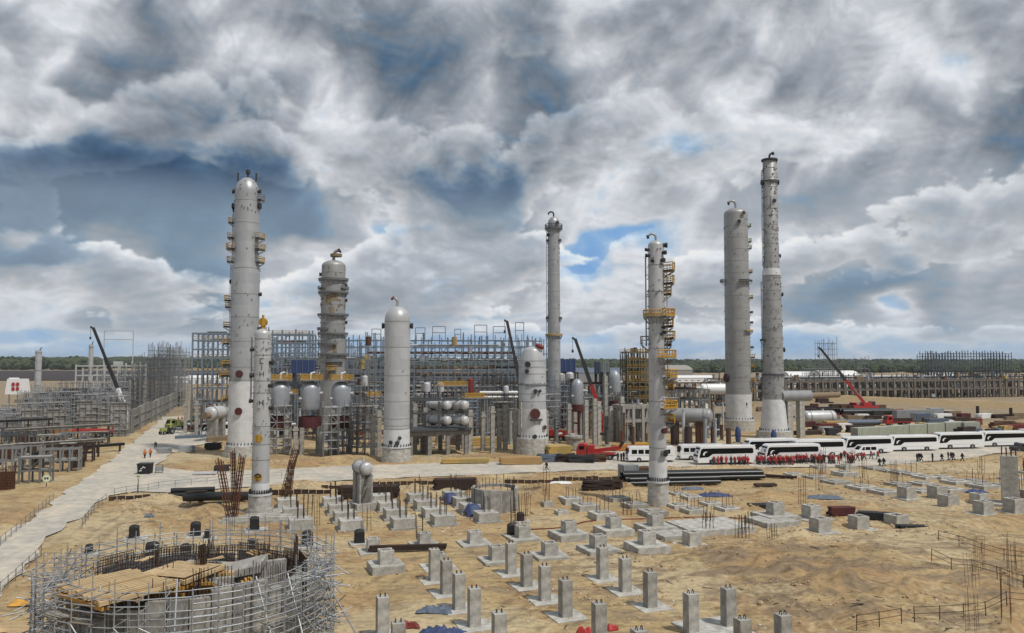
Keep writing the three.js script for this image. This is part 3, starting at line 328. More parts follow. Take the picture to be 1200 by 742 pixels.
// slender white column in front of it
q = column('slender_column', 'slender white column with a yellow lifting cap and round yellow badges, on an octagonal plinth', 'column', 304.5, 604, { base: [580, 30, 26.5], skirt: [[580, 20.5], [566, 20]], shell: [[580, 20], [480, 19.6], [392, 18.6]], dome: 385, mat: M.towerWhite, seams: [538, 520, 499, 460, 446, 416, 397], noz: [[440, 160, 0.25], [452, 20, 0.22], [470, 168, 0.22], [478, 10, 0.25], [425, 12, 0.25], [410, 170, 0.2]], clips: [[90, 0.16, 480, 388], [46, 0.13, 545, 480]], ladders: [[470, 395, 175]] });
{ const y = q.Y(386), b = new B(); b.bar([0, y, 0], [0, y + 0.7, 0], 0.28, 8).bar([0, y + 0.95, -0.3], [0, y + 0.95, 0.3], 0.55, 10, 0.55, true).bar([0, y + 0.5, 0], [0, y + 1.9, 0], 0.16, 6); b.build('lifting_cap', M.yellow, q.t); const c = new B(); for (const x of [-0.7, -0.3, 0.5, 0.9]) c.bar([x * 0.9, y - 0.4, 0.2], [x * 0.9, y + 0.3, 0.2], 0.07, 5, 0.07, true); c.build('top_nozzle', M.dark, q.t);
  const badge = (py, dark) => { const Y = q.Y(py), r = q.rAt(Y), t = new B().bar([0, Y, r - 0.2], [0, Y, r + 0.08], 0.5, 20, 0.5, true).build('badge', M.yellow, q.t); if (dark) { const d = new B(); for (let i = 0; i < 14; i++) { const a = Math.PI * (0.08 + 0.84 * i / 14), e = Math.PI * (0.08 + 0.84 * (i + 1) / 14); d.bar([Math.cos(a) * 0.42, Y + Math.sin(a) * 0.42, r + 0.08], [Math.cos(e) * 0.42, Y + Math.sin(e) * 0.42, r + 0.08], 0.09, 5); } d.box(0, Y + 0.02, r + 0.09, 0.5, 0.1, 0.06).box(0, Y - 0.3, r + 0.09, 0.3, 0.08, 0.06); d.build('badge_mark', M.black, t); } }; badge(513, false); badge(558, true);
  const letters = (txt, py, s) => { const r = q.rAt(q.Y(py)) + 0.015, y0 = q.Y(py), b = new B(), gl = { C: [[0, 0, 1, 0], [0, 0, 0, 1], [0, 1, 1, 1]], '1': [[0.5, 0, 0.5, 1]], H: [[0, 0, 0, 1], [1, 0, 1, 1], [0, 0.5, 1, 0.5]], '2': [[0, 1, 1, 1], [1, 1, 1, 0.5], [1, 0.5, 0, 0.5], [0, 0.5, 0, 0], [0, 0, 1, 0]] };
    [...txt].forEach((ch, i) => { for (const [x0, v0, x1, v1] of gl[ch]) { const f = (x, v) => { const a = Math.PI / 2 - (0.25 + (x - 0.5) * s * 0.7) / r; return [Math.cos(a) * r, y0 - i * s * 1.35 + v * s, Math.sin(a) * r]; }; b.beam(f(x0, v0), f(x1, v1), 0.07, 0.07); } }); b.build('lettering', M.black, q.t); }; letters('C1H', 426, 0.62); letters('H', 474, 0.55); }
// ringed column
q = column('ringed_column', 'stout grey column ringed by many narrow walkways, with a capped vent on top', 'column', 388.5, 516, { base: [508, 34, 32], shell: [[508, 28.5], [340, 28.3], [312, 27.5]], dome: 305, mat: M.towerDull, plats: [[329, 0, 360, 0.7, M.steelGrey, 0.5], [339, 140, 400, 0.8, M.steelGrey, 0.6], [344, 0, 360, 0.7, M.steelGrey, 0.4], [370, 0, 360, 0.8, M.steelGrey, 0.4], [387, 100, 300, 0.8, M.steelGrey, 0.6], [392, 0, 360, 0.7, M.steelGrey, 0.4], [404, 60, 240, 0.7, M.steelGrey, 0.5], [416, 0, 360, 0.7, M.steelGrey, 0.4], [424, 30, 110, 0.8, M.steelGrey, 0.6], [434, 60, 95, 0.9, M.yellow]], noz: [[322, 170, 0.4], [335, 5, 0.4], [352, 3, 0.35], [378, -2, 0.35]], seams: [320, 335, 357, 380, 400, 425, 445], clips: [[110, 0.4, 440, 310], [50, 0.5, 360, 338, M.mud]], goose: 1.15, bend: 0.55, gooseMat: M.towerDull });
{ const b = new B(); for (const [py, a, w] of [[348, 75, 0.55], [352, 100, 0.5], [366, 85, 0.4], [408, 70, 0.4], [425, 95, 0.5], [440, 100, 0.5]]) { const y = q.Y(py), r = q.rAt(y) + 0.02, A = a * Math.PI / 180; b.lathe([[r, y - 1.2], [r + 0.01, y + 1.2]], 5, 0, 0, A - w / 2, A + w / 2); } b.build('rust_stain_plate', mat([0.40, 0.345, 0.25], 0.8, 0, rTex), q.t); const y = q.Y(301); new B().bar([0.6, y, 0], [0.6, y + 0.7, 0], 1.5, 12, 1.5, true).build('vent_cover', M.mud, q.t); }
// smooth domed column
q = column('domed_column', 'smooth light grey domed column on a white band and square plinth, elbow flange on top', 'column', 464.5, 541, { base: [524, 36, 33], baseSeg: 16, skirt: [[524, 30.5], [503, 30]], shell: [[524, 30], [376, 30]], dome: 359, mat: M.towerWhite, seams: [502, 498, 490, 470, 440, 407, 377], noz: [[382, 178, 0.5], [382, 2, 0.5], [512, 70, 0.28], [517, 105, 0.3], [518, 80, 0.35]], clips: [[26, 0.22, 495, 380]], goose: 0.8, dir: -1, bend: 0.5, flange: M.redDull });
// thin stack
q = column('tall_stack', 'thin plain grey stack with a dark ring walkway near the top, behind the blue tank', 'column', 649.5, 505, { base: [498, 22, 20], shell: [[498, 15.2], [380, 14.8], [262, 13.6]], dome: 254, mat: M.towerGrey, plats: [[269, 0, 360, 0.8, M.steelDark, 1.4], [283, 150, 400, 0.5, M.steelDark, 0.5], [374, 150, 400, 0.5, M.steelDark, 0.5], [394, 0, 360, 0.6, M.paleYellow, 0.6]], seams: [290, 305, 322, 342, 362, 400, 425], ladders: [[400, 335, 178], [335, 272, 178]], noz: [[262, 60, 0.4], [276, 150, 0.4]], clips: [[60, 0.35, 440, 268]], goose: 0.7, dir: -1, gooseMat: M.dark });
// squat white vessel
q = column('squat_vessel', 'squat white vessel with a cone head and a large rusty manhole above a small ledge', 'vessel', 624, 531, { base: [513, 40, 38], baseSeg: 20, skirt: [[513, 32.6], [479, 32.4]], shell: [[513, 32], [423, 32], [412, 22]], dome: 406, mat: M.towerWhite, seams: [423, 430, 438, 461, 470, 479], noz: [[427, 108, 0.6, M.drumLight], [435, 112, 0.35], [458, 80, 0.38], [458, 62, 0.25], [484, 82, 0.95, M.mud, M.redLead], [510, 82, 0.35], [500, 40, 0.4, M.mud]], plats: [[492, 55, 100, 0.6, M.steelDark, 0.2]], clips: [[30, 0.2, 476, 425], [40, 0.28, 452, 449]] });
{ const y = q.Y(411), b = new B().bar([0.9, y - 1, 0.4], [1.6, y + 0.9, 0.9], 0.75, 12); b.build('top_nozzle', M.drumLight, q.t); new B().bar([1.5, y + 0.7, 0.85], [1.7, y + 1.15, 1.0], 0.95, 14, 0.95, true).build('blind_cover', M.redDull, q.t); const y2 = q.Y(450), r = q.rAt(y2); new B().lathe([[r, y2 - 0.15], [r + 0.25, y2 - 0.15], [r + 0.25, y2 + 0.1], [r, y2 + 0.1]], 32).build('stiffening_ring', M.steelGrey, q.t); }
// white column with yellow balconies
q = column('balcony_column', 'white slender column with yellow balconies up one side and dark round manholes low down', 'column', 771.5, 592, { base: [565, 25.5, 24.5], baseSeg: 8, skirt: [[565, 20.6], [540, 20.4]], shell: [[565, 20.2], [400, 19], [288, 18.2]], dome: 282, mat: M.towerWhite, seams: [524, 470, 408, 372, 342, 311], plats: [[318, -55, 40, 1.5, M.paleYellow], [333, -50, 35, 1.4, M.paleYellow], [372, -50, 70, 1.4, M.yellow], [372, 70, 200, 0.7, M.paleYellow, 1.0], [346, -40, 25, 1.0, M.paleYellow], [384, -45, 25, 1.2, M.yellow], [398, -55, 35, 1.4, M.paleYellow], [406, -40, 20, 0.9, M.paleYellow], [420, -50, 95, 1.5, M.yellow], [404, 160, 205, 1.1, M.steelGrey], [443, -50, 60, 1.6, M.yellow], [457, -35, 20, 1.1, M.yellow], [479, -50, 80, 1.5, M.yellow], [496, -40, 25, 1.2, M.yellow]],
  noz: [[504, 62, 0.32, M.dark, M.redLead], [530, 62, 0.4, M.steelGrey, M.black], [300, 160, 0.22], [297, 40, 0.25], [307, 120, 0.2], [306, 55, 0.25], [288, 20, 0.3], [293, 165, 0.2], [390, 50, 0.2], [392, 70, 0.16], [384, 52, 0.2]], clips: [[120, 0.18, 480, 288], [25, 0.2, 348, 340]], ladders: [[479, 318, 15, M.yellow], [406, 300, 178]], goose: 0.5, dir: -1 });
// two tall columns on the right
q = column('plain_tall_column', 'tall plain dull grey column with a gooseneck vent and one ring walkway, on a white base', 'column', 866, 504, { base: [492, 38, 36], baseSeg: 12, skirt: [[492, 30], [462, 29.4]], shell: [[492, 29.2], [380, 28.6], [251, 27.2]], dome: 244, mat: M.towerDull, seams: [...rings(455, 255, 13.5)], plats: [[420, -25, 20, 1.2, M.yellow], [432, -25, 20, 1.2, M.yellow], [448, -35, 40, 1.4, M.yellow], [320, -25, 15, 1, M.paleYellow, 0.9], [350, -25, 15, 1, M.paleYellow, 0.9], [331, 20, 95, 0.9, M.steelDark, 0.5], [331, 165, 195, 1.2, M.steelDark, 0.8], [389, -20, 70, 0.8, M.paleYellow, 0.5], [266, -25, 15, 0.9, M.foliage, 0.8], [284, -25, 15, 0.9, M.foliage, 1], [292, -25, 15, 0.9, M.foliage, 1], [367, -20, 15, 0.9, M.steelGrey, 0.5], [379, -20, 15, 0.9, M.steelGrey, 0.5], [408, -20, 15, 0.9, M.steelGrey, 0.5]], noz: [[252, 70, 0.5, M.drumLight], [262, 92, 0.55, M.drumLight], [443, 165, 1.0, M.dark, M.redLead], [457, 10, 0.5, M.yellow]], clips: [[170, 0.28, 458, 255], [40, 0.2, 440, 400]], goose: 1.0, dir: -1 });
{ const Y = q.Y(482), r = q.rAt(Y) + 0.06, b = new B(); for (let i = 0; i < 5; i++) { const a = 68 * Math.PI / 180; b.box(Math.cos(a) * r, Y + 2.2 - i * 1.1, Math.sin(a) * r, 0.5, 0.8, 0.05, Math.PI / 2 - a).box(Math.cos(a) * r, Y + 2.2 - i * 1.1, Math.sin(a) * r, 0.1, 1.0, 0.06, Math.PI / 2 - a); } b.build('lettering', M.dark, q.t); }
q = column('studded_column', 'tallest, narrow dull grey column studded with brackets, on a flaring white skirt', 'column', 907.5, 513, { base: [505, 42, 40], baseSeg: 10, skirt: [[505, 31], [468, 24.2]], shell: [[505, 24], [468, 24], [400, 22.8], [323, 20.6], [316, 17.6], [188, 15.8]], dome: 187, mat: M.towerDull, seams: rings(462, 195, 11), noz: [[214, 175, 0.6], [214, 8, 0.55], [500, 68, 0.3], [500, 62, 0.3], [237, 80, 0.4], [300, 5, 0.4], [410, 5, 0.5], [345, 4, 0.4]], clips: [[480, 0.34, 465, 190], [90, 0.32, 465, 190, M.dark]], plats: [[400, 150, 200, 0.6, M.steelDark, 0.5], [440, 0, 360, 0.25, M.steelDark, 0.2], [214, 0, 360, 0.3, M.steelDark, 0.3]], goose: 0.8, bend: 0.5, gooseMat: M.dark, ladders: [[465, 400, 178, M.steelDark], [400, 330, 178, M.steelDark], [312, 250, 178, M.steelDark], [250, 200, 178, M.steelDark]] });
{ const y = q.Y(188); new B().lathe([[q.R(15.8), y - 0.2], [q.R(19), y - 0.2], [q.R(19), y + 0.25], [0.2, y + 0.3]], 28).build('top_rim', M.dark, q.t); const y2 = q.Y(238), r = q.rAt(y2) + 0.05, b = new B(); b.box(0.5, y2, r, 1.8, 3.2, 0.1); b.build('name_plate', M.drumLight, q.t); const y3 = q.Y(319); new B().lathe([[q.R(18.4), y3 - 0.9], [q.R(20.6) + 0.12, y3 - 0.9], [q.R(18) + 0.15, y3 + 0.9], [q.R(17), y3 + 0.9]], 28).build('cone_band', M.skirt, q.t); }

// three domed drums on red support rings with yellow railings on top
function legDrum(px, by, top, w, group, label, o = {}) {
  const g = P(px, by), z = g[2], t = thing('vertical_drum', label, 'vessel', g, TH, group), k = ppm(z), r = w / 2 / k, Y = (y) => yAt(z, y);
  new B().lathe([[0.1, Y(o.bot ?? 480)], [r * 0.9, Y(o.bot ?? 480)], [r, Y((o.bot ?? 480) - 3)], [r, Y(top + 10)], ...dome(r, Y(top + 10), Y(top) - Y(top + 10))], 28).build('shell', M.drum, t);
  new B().lathe([[r * 1.12, Y(o.r0 ?? 501)], [r * 1.12, Y(o.r1 ?? 488)], [r * 0.9, Y(o.r1 ?? 488)]], 12).build('support_ring', M.redLead, t);
  for (const [x, zz] of [[-1, -1], [1, -1], [-1, 1], [1, 1]]) block('leg', x * r * 0.85, -0.2, zz * r * 0.85, 0.9, Y(o.r0 ?? 501) + 0.3, 0.9, M.concrete2, t);
  if (o.plat !== false) { const y = Y(top - 1), d = new B().slab(0, y, 0, r * 2.1, 0.2, r * 2.1).build('platform', M.steelGrey, t), b = new B(); for (const h of [0.4, 0.8, 1.2]) for (const s of [-1, 1]) b.beam([-r * 1.05, y + h, s * r * 1.05], [r * 1.05, y + h, s * r * 1.05], 0.1, 0.16).beam([s * r * 1.05, y + h, -r * 1.05], [s * r * 1.05, y + h, r * 1.05], 0.1, 0.16); for (let i = 0; i <= 6; i++) for (const s of [-1, 1]) b.bar([-r * 1.05 + i * r * 0.35, y, s * r * 1.05], [-r * 1.05 + i * r * 0.35, y + 1.25, s * r * 1.05], 0.06, 4); b.build('railing', M.yellow, d); new B().bar([0, y, 0], [0, y + 1.6, 0], 0.25, 8).bar([0, y + 1.5, 0], [0.9, y + 1.8, 0.2], 0.2, 8).build('top_pipe', M.white, t); }
  for (const [py, a, s] of [[top + 14, 20, 0.3], [top + 20, 160, 0.25]]) nozzle(t, a, r, Y(py), s, M.drumLight);
  return t;
}
legDrum(327.5, 531, 447, 23, 'domed drums with yellow top railings', 'grey domed drum with yellow railed head, partly behind the slender white column');
legDrum(363, 531, 447, 23, 'domed drums with yellow top railings', 'grey domed drum with yellow railed head, its dark red ring fully in view');
legDrum(399, 531, 447, 23, 'domed drums with yellow top railings', 'grey domed drum with yellow railed head, standing before the ringed column');
legDrum(677, 515, 444, 14, 'small drums on concrete legs', 'small grey drum on concrete legs beside the squat white vessel', { bot: 475, r0: 483, r1: 474, plat: false });
legDrum(721, 514, 434, 13, 'small drums on concrete legs', 'small grey drum on tall concrete legs beside the yellow pipe frame', { bot: 460, r0: 480, r1: 470, plat: false });
// horizontal drums
function lying(name, label, cat, pos, L, r, ry, y, m, group, sup) {
  const t = thing(name, label, cat, pos, ry, group), b = new B(), pr = [[0.01, -L / 2 - r * 0.55], ...dome(r, 0, r * 0.55).map(([a, h]) => [a, -L / 2 - h]).reverse().slice(1), [r, -L / 2], [r, L / 2], ...dome(r, L / 2, r * 0.55)];
  b.lathe(pr, 26).turn(new THREE.Matrix4().makeRotationX(Math.PI / 2)).turn(new THREE.Matrix4().makeTranslation(0, y, 0)); b.build('shell', m, t);
  for (const s of [-0.3, 0.3]) new B().lathe([[r, -0.12], [r + 0.08, -0.12], [r + 0.08, 0.12], [r, 0.12]], 26).turn(new THREE.Matrix4().makeRotationX(Math.PI / 2)).turn(new THREE.Matrix4().makeTranslation(0, y, s * L * 1.3)).build('weld_seam', M.steelGrey, t);
  for (const s of [-0.3, 0.3]) new B().slab(0, sup?.[2] ?? -0.2, s * L, (sup?.[0] ?? r * 1.3), y - r * 0.75 - (sup?.[2] ?? -0.2), sup?.[1] ?? 0.7).build('saddle', sup?.[3] ?? M.concrete2, t);
  const n = new B().bar([0, y + r - 0.1, L * 0.15], [0, y + r + 0.5, L * 0.15], r * 0.16, 8, r * 0.16, true).build('nozzle', m, t); return t;
}
{ const g = P(424, 597), y = yAt(g[2], 548); const t = lying('horizontal_drum', 'small white drum lying on a tall concrete pedestal with a footing', 'vessel', g, 3.0, 0.85, 0.6, y, M.drumLight, null, [1.5, 0.9]); new B().slab(0, -0.2, 0, 3, 1.2, 3.6).build('footing', M.concrete, t); new B().slab(0, 1, 0.9, 1.9, y - 1.85, 0.9).build('pedestal', M.concrete2, t); }
{ const g = P(253, 516), y = yAt(g[2], 484); const t = lying('horizontal_drum', 'white pointed drum on a square pillar by the foot of the big column', 'vessel', g, 5, 1.7, -0.25, y, M.drumLight, null, [2.6, 1]); new B().lathe([[0.9, 0], [0.9, 1.6], [0.1, 1.6]], 14).turn(new THREE.Matrix4().makeRotationX(Math.PI / 2)).turn(new THREE.Matrix4().makeTranslation(0, y - 0.4, 3.2)).build('end_nozzle', M.mud, t); }
{ const t0 = P(514, 533), z = t0[2], rack = thing('drum_rack', 'steel and concrete rack carrying four small drums, beside the domed column', 'rack', t0, TH); // four drums on a rack
  for (const x of [-6, -2, 2, 6]) for (const zz of [0, -7]) block('column', x, -0.2, zz, 0.8, yAt(z, 505), 0.8, M.concreteDark, rack);
  block('beam', 0, yAt(z, 510), 0, 14, 0.8, 1, M.concreteDark, rack); block('beam', 0, yAt(z, 510), -7, 14, 0.8, 1, M.concreteDark, rack); block('deck', 0, yAt(z, 505), -3.5, 14.2, 0.5, 9, M.steelDark, rack);
  for (const x of [-6, 0, 6]) for (const zz of [0, -7]) ubox('post', x, yAt(z, 488), zz, 0.35, yAt(z, 470) - yAt(z, 505), 0.35, M.steelDark, rack);
  for (const py of [485, 470]) { block('beam', 0, yAt(z, py), 0, 13, 0.4, 0.4, M.steelDark, rack); block('beam', 0, yAt(z, py), -7, 13, 0.4, 0.4, M.steelDark, rack); }
  for (const [px, py] of [[513.5, 475], [534, 475], [513.5, 493], [534, 493]]) { const y = yAt(z, py), x = xAt(z - 1, px, py), tt = lying('horizontal_drum', py < 480 ? 'silvery drum end-on in the upper row of the drum rack' : 'silvery drum end-on in the lower row of the drum rack', 'vessel', [x, y - 1.6, z - 2.2], 6, 0.95, TH + 0.5, 1.6, M.drumLight, py < 480 ? 'upper drums on the rack' : 'lower drums on the rack', [1.2, 0.5, 0.35, M.steelDark]); }
}
{ const g = P(806, 520), y = yAt(g[2], 487); lying('horizontal_drum', 'long dull grey drum on brown piers behind the balcony column', 'vessel', g, 10, 1.75, TH + 0.9, y, M.towerDull, null, [2.6, 1.6, -0.2, M.brown]); }
{ const g = P(840, 474), y = yAt(g[2], 456); lying('storage_drum', 'white storage drum lying behind the plain tall column', 'vessel', g, 13, 2.4, Math.PI / 2 + TH * 0.4, y, M.white, null, [2.2, 1]); }
{ const g = P(960, 498), y = yAt(g[2], 481); lying('storage_drum', 'pale blue-grey drum among the pipe stacks beside the tallest column', 'vessel', g, 9, 2, Math.PI / 2 + 0.2, 2.4, M.drumLight, null, [2, 1]); }
{ const g = P(931, 513), z = g[2], t = thing('pipe_bridge', 'thick grey pipe carried on two concrete piers beside the tallest column', 'pipe', g, TH), y = yAt(z, 464); for (const x of [-1.6, 2]) block('pier', x, -0.2, 0, 1.5, y - 0.8, 1.6, M.concrete, t); new B().bar([-4, y, 0], [5, y, 0], 1.4, 18, 1.4, true).build('pipe', M.grey, t); new B().bar([5, y, 0], [26, y - 0.6, -14], 0.8, 12, 0.8, true).build('pipe', M.mud, t); }
{ const g = P(681, 528), z = g[2], t = thing('concrete_hopper_base', 'round grey concrete base with a wider cap, beside the red dump truck', 'foundation', P(672.5, 527), 0); new B().lathe([[2, -0.2], [2.3, 0.3], [1.55, 0.3], [1.6, 2.6], [2, 2.6], [2, 3.1], [0.1, 3.1]], 22).build('drum', M.concrete2, t); new B().slab(-0.3, 3.1, 0, 1.1, 0.5, 0.9).build('block', M.concrete3, t); }
// ---------------------------------------------------------------- steel frames, scaffolds and pipe racks
// o: nx, nz bays; bx, bz bay sizes; levels in metres; cw column width; bw beam depth
function steelFrame(name, label, cat, pos, ry, o, group) {
  const t = thing(name, label, cat, pos, ry, group), m = o.mat ?? M.steelBlue, X = (i) => (i - o.nx / 2) * o.bx, Z = (k) => -k * o.bz, top = o.levels.at(-1);
  for (let i = 0; i <= o.nx; i++) for (let k = 0; k <= o.nz; k++) { const h = top + (o.ragged ? rr(-o.ragged * 0.3, o.ragged) : 0.2); ubox('column', X(i), h / 2 - 0.2, Z(k), o.cw, h + 0.4, o.cw, m, t); }
  o.levels.forEach((y, l) => {
    const b = new B(); for (let k = 0; k <= o.nz; k++) for (let i = 0; i < o.nx; i++) if (rnd() < (o.fill ?? 1)) b.box(X(i + 0.5), y, Z(k), o.bx, o.bw, o.bw * 0.6);
    for (let i = 0; i <= o.nx; i++) for (let k = 0; k < o.nz; k++) if (rnd() < (o.fill ?? 1)) b.box(X(i), y - 0.02, Z(k + 0.5), o.bw * 0.6, o.bw, o.bz);
    const f = b.build('floor_frame', m, t);
    if (o.rail && rnd() < o.rail) { const r = new B(); for (const zz of [0, -o.nz * o.bz]) { for (const h of [0.55, 1.1]) r.bar([X(0), y + h, zz], [X(o.nx), y + h, zz], 0.06, 4); for (let i = 0; i <= o.nx * 2; i++) r.bar([X(i / 2), y, zz], [X(i / 2), y + 1.1, zz], 0.05, 4); } r.build('railing', o.railMat ?? M.paleYellow, f); }
    if (o.deck && rnd() < o.deck) { const d = new B(); for (let i = 0; i < o.nx; i++) for (let k = 0; k < o.nz; k++) if (rnd() < 0.7) d.slab(X(i + 0.5), y + o.bw / 2 + 0.02, Z(k + 0.5), o.bx * 0.96, 0.08, o.bz * 0.96); d.build('deck', o.deckMat ?? M.steelGrey, f); }
  });
  if (o.brace) { const b = new B(); for (let l = 0; l + 1 < o.levels.length; l++) for (let i = 0; i < o.nx; i++) if (rnd() < o.brace) { const y0 = o.levels[l], y1 = o.levels[l + 1]; for (const zz of [0.02, -o.nz * o.bz]) { b.bar([X(i), y0, zz], [X(i + 1), y1, zz], 0.08, 4); if (rnd() < 0.5) b.bar([X(i + 1), y0, zz], [X(i), y1, zz], 0.08, 4); } } if (b.p.length) b.build('brace', m, t, 'stuff'); }
  if (o.pipes) { for (let j = 0; j < o.pipes; j++) { const y = pick(o.levels) + rr(0.3, 0.6), z = -rr(0.1, 0.9) * o.nz * o.bz, r = rr(0.15, 0.4), x0 = X(rr(0, o.nx * 0.4)), x1 = X(rr(o.nx * 0.6, o.nx)); new B().bar([x0, y, z], [x1, y, z], r, 8, r, true).build('pipe', pick(o.pipeMats ?? [M.grey, M.steelDark, M.brown, M.drumLight, M.mud]), t); } }
  if (o.stuffing) { const mm = o.stuffMats ?? [M.steelDark, M.grey, M.brown, M.drum, M.slate, M.mud, M.paleYellow]; for (let j = 0; j < o.stuffing; j++) { const y = j % 3 ? pick([0, ...o.levels]) : 0, x = X(rr(0, o.nx)), z = -rr(0, 1) * o.nz * o.bz, s = rr(0.8, 2.4); if (rnd() < 0.5) { new B().bar([0, 0, 0], [0, s * 1.3, 0], s * 0.45, 10, s * 0.4, true).build('equipment', pick(mm), t).position.set(x, y + o.bw / 2 + 0.1, z); } else ubox('equipment', x, y + s * 0.4 + o.bw / 2 + 0.1, z, s * rr(0.7, 1.8), s * 0.8, s, pick(mm), t); } }
  return t;
}
function scaffold(name, label, pos, ry, o, group) {        // tubular scaffold: standards and ledgers joined, boards apart
  const t = thing(name, label, 'scaffold', pos, ry, group), b = new B(), r = o.r ?? 0.06, X = (i) => (i - o.nx / 2) * o.bx, Z = (k) => -k * o.bz;
  for (let i = 0; i <= o.nx; i++) for (let k = 0; k <= o.nz; k++) { const h = o.ny * o.by + rr(0, o.over ?? 1.6); b.bar([X(i) + rr(-0.05, 0.05), -0.1, Z(k)], [X(i) + rr(-0.08, 0.08), h, Z(k) + rr(-0.05, 0.05)], r, 4); }
  b.build('standard', o.mat ?? M.scaff, t, 'stuff'); const c = new B();
  for (let l = 1; l <= o.ny; l++) { const y = l * o.by; for (const e of o.mid ? [0, 0.5] : [0]) { for (let k = 0; k <= o.nz; k++) c.bar([X(0) - rr(0, 0.5), y + e * o.by, Z(k)], [X(o.nx) + rr(0, 0.5), y + e * o.by, Z(k)], r * 0.85, 4); if (!e) for (let i = 0; i <= o.nx; i++) c.bar([X(i), y, 0.3], [X(i), y, Z(o.nz) - 0.3], r * 0.85, 4); } }
  c.build('ledger', o.mat ?? M.scaff, t, 'stuff'); const d = new B();
  for (let l = 0; l < o.ny; l++) for (let i = 0; i < o.nx; i++) if (rnd() < (o.brace ?? 0.3)) { const f = rnd() < 0.5; d.bar([X(f ? i : i + 1), l * o.by, 0.04], [X(f ? i + 1 : i), (l + 1) * o.by, 0.04], r * 0.8, 4); }
  if (d.p.length) d.build('brace', o.mat ?? M.scaff, t, 'stuff');
  if (o.core) ubox('concrete_core', 0, o.ny * o.by * 0.42, Z(o.nz / 2), o.nx * o.bx * 0.78, o.ny * o.by * 0.84 + 0.3, o.nz * o.bz * 0.7, o.core, t);
  for (let l = 1; l <= o.ny; l++) for (let i = 0; i < o.nx; i++) if (rnd() < (o.boards ?? 0)) ubox('deck_board', X(i + 0.5), l * o.by + 0.08, Z(o.nz / 2), o.bx, 0.1, o.nz * o.bz * 0.9, pick([M.board, M.board, M.scaff]), t);
  return t;
}
const at = (px, py) => P(px, py);
// behind the two left columns
steelFrame('steel_frame', 'open grey-blue steel frame with yellow railings left of the two-diameter column', 'steel frame', at(247, 506), TH * 0.2, { nx: 4, nz: 2, bx: 2.75, bz: 5, levels: [4, 8, 12, 16.5, 20.5, 23, 25.5, 27.5], cw: 0.4, bw: 0.4, rail: 0.7, brace: 0.25, pipes: 6, stuffing: 10 });
steelFrame('steel_frame', 'open grey steel frame with portal tops behind the slender white column', 'steel frame', at(337, 503), TH * 0.2, { nx: 3, nz: 2, bx: 3.9, bz: 5, levels: [4, 8, 13, 18, 22, 25, 27.5], cw: 0.4, bw: 0.45, rail: 0.4, ragged: 1.6, brace: 0.15, pipes: 6, stuffing: 8 });
// the long lattice in the middle
steelFrame('lattice_frame', 'long bare blue-grey lattice of steel bays on the skyline behind the domed column', 'steel frame', at(476, 488), TH * 0.25, { nx: 34, nz: 2, bx: 2.9, bz: 6, levels: [5, 9.5, 13, 16, 18.5, 21.5, 24.5, 27], cw: 0.34, bw: 0.28, fill: 0.85, ragged: 3.2, brace: 0.1 });
for (const [px, w, h, y0] of [[441, 3.2, 4, 27], [492, 3.4, 4.5, 27], [514, 4.6, 5, 27], [536, 2.2, 4, 27], [563, 4.4, 5.5, 27], [585, 4.4, 5, 27], [609, 3, 6.5, 27]]) { const g = at(px, 488), t = thing('portal_frame', 'thin steel portal standing on top of the long lattice', 'steel frame', [g[0], y0, g[2] + (px - 522) * -0.02], TH * 0.25, 'portals on the lattice'); for (const s of [-1, 1]) ubox('post', s * w / 2, h / 2, 0, 0.25, h, 0.25, M.steelBlue, t); for (const y of [h, h * 0.55]) ubox('beam', 0, y, 0, w, 0.25, 0.25, M.steelBlue, t); }
steelFrame('pipe_rack', 'low dark pipe rack crowded with equipment behind the drum rack', 'pipe rack', at(520, 478), TH * 0.25, { nx: 20, nz: 2, bx: 4.2, bz: 6, levels: [4, 8, 11.5, 14], cw: 0.55, bw: 0.55, mat: M.steelDark, pipes: 22, stuffing: 60, brace: 0.2 });
steelFrame('pipe_rack', 'low dark pipe rack behind the three domed drums', 'pipe rack', at(345, 484), TH * 0.25, { nx: 12, nz: 2, bx: 3.8, bz: 6, levels: [4, 8, 11.5], cw: 0.5, bw: 0.5, mat: M.steelDark, pipes: 14, stuffing: 34, brace: 0.2 });
steelFrame('pipe_rack', 'dark pipe rack with blue boxes right of the squat white vessel', 'pipe rack', at(655, 497), TH * 0.25, { nx: 4, nz: 2, bx: 3, bz: 5, levels: [4, 8, 12, 16], cw: 0.45, bw: 0.5, mat: M.steelDark, pipes: 8, stuffing: 14, brace: 0.3 });
steelFrame('pipe_tower', 'dense scaffold-clad frame with yellow railings left of the balcony column', 'steel frame', at(750, 492), TH * 0.4, { nx: 4, nz: 3, bx: 2.1, bz: 3, levels: [3.5, 7, 10, 12.5, 15, 17.5, 20, 22.5], cw: 0.3, bw: 0.35, mat: mat([0.16, 0.13, 0.07], 0.8), rail: 1, railMat: M.yellow, deck: 0.8, deckMat: M.brown, pipes: 6, ragged: 2, stuffing: 14 });
steelFrame('concrete_table', 'grey concrete table frame in front of the yellow-railed frame', 'concrete frame', at(748, 518), TH, { nx: 3, nz: 2, bx: 2.6, bz: 3, levels: [5.2, 8.5], cw: 0.75, bw: 0.8, mat: M.concrete2, deck: 1, deckMat: M.concrete2, stuffing: 5 });
steelFrame('steel_frame', 'grey steel bays between the small drums and the yellow-railed frame', 'steel frame', at(703, 500), TH * 0.4, { nx: 5, nz: 2, bx: 3, bz: 4, levels: [5, 9, 12.5], cw: 0.5, bw: 0.5, mat: M.steelGrey, pipes: 9, stuffing: 14 });
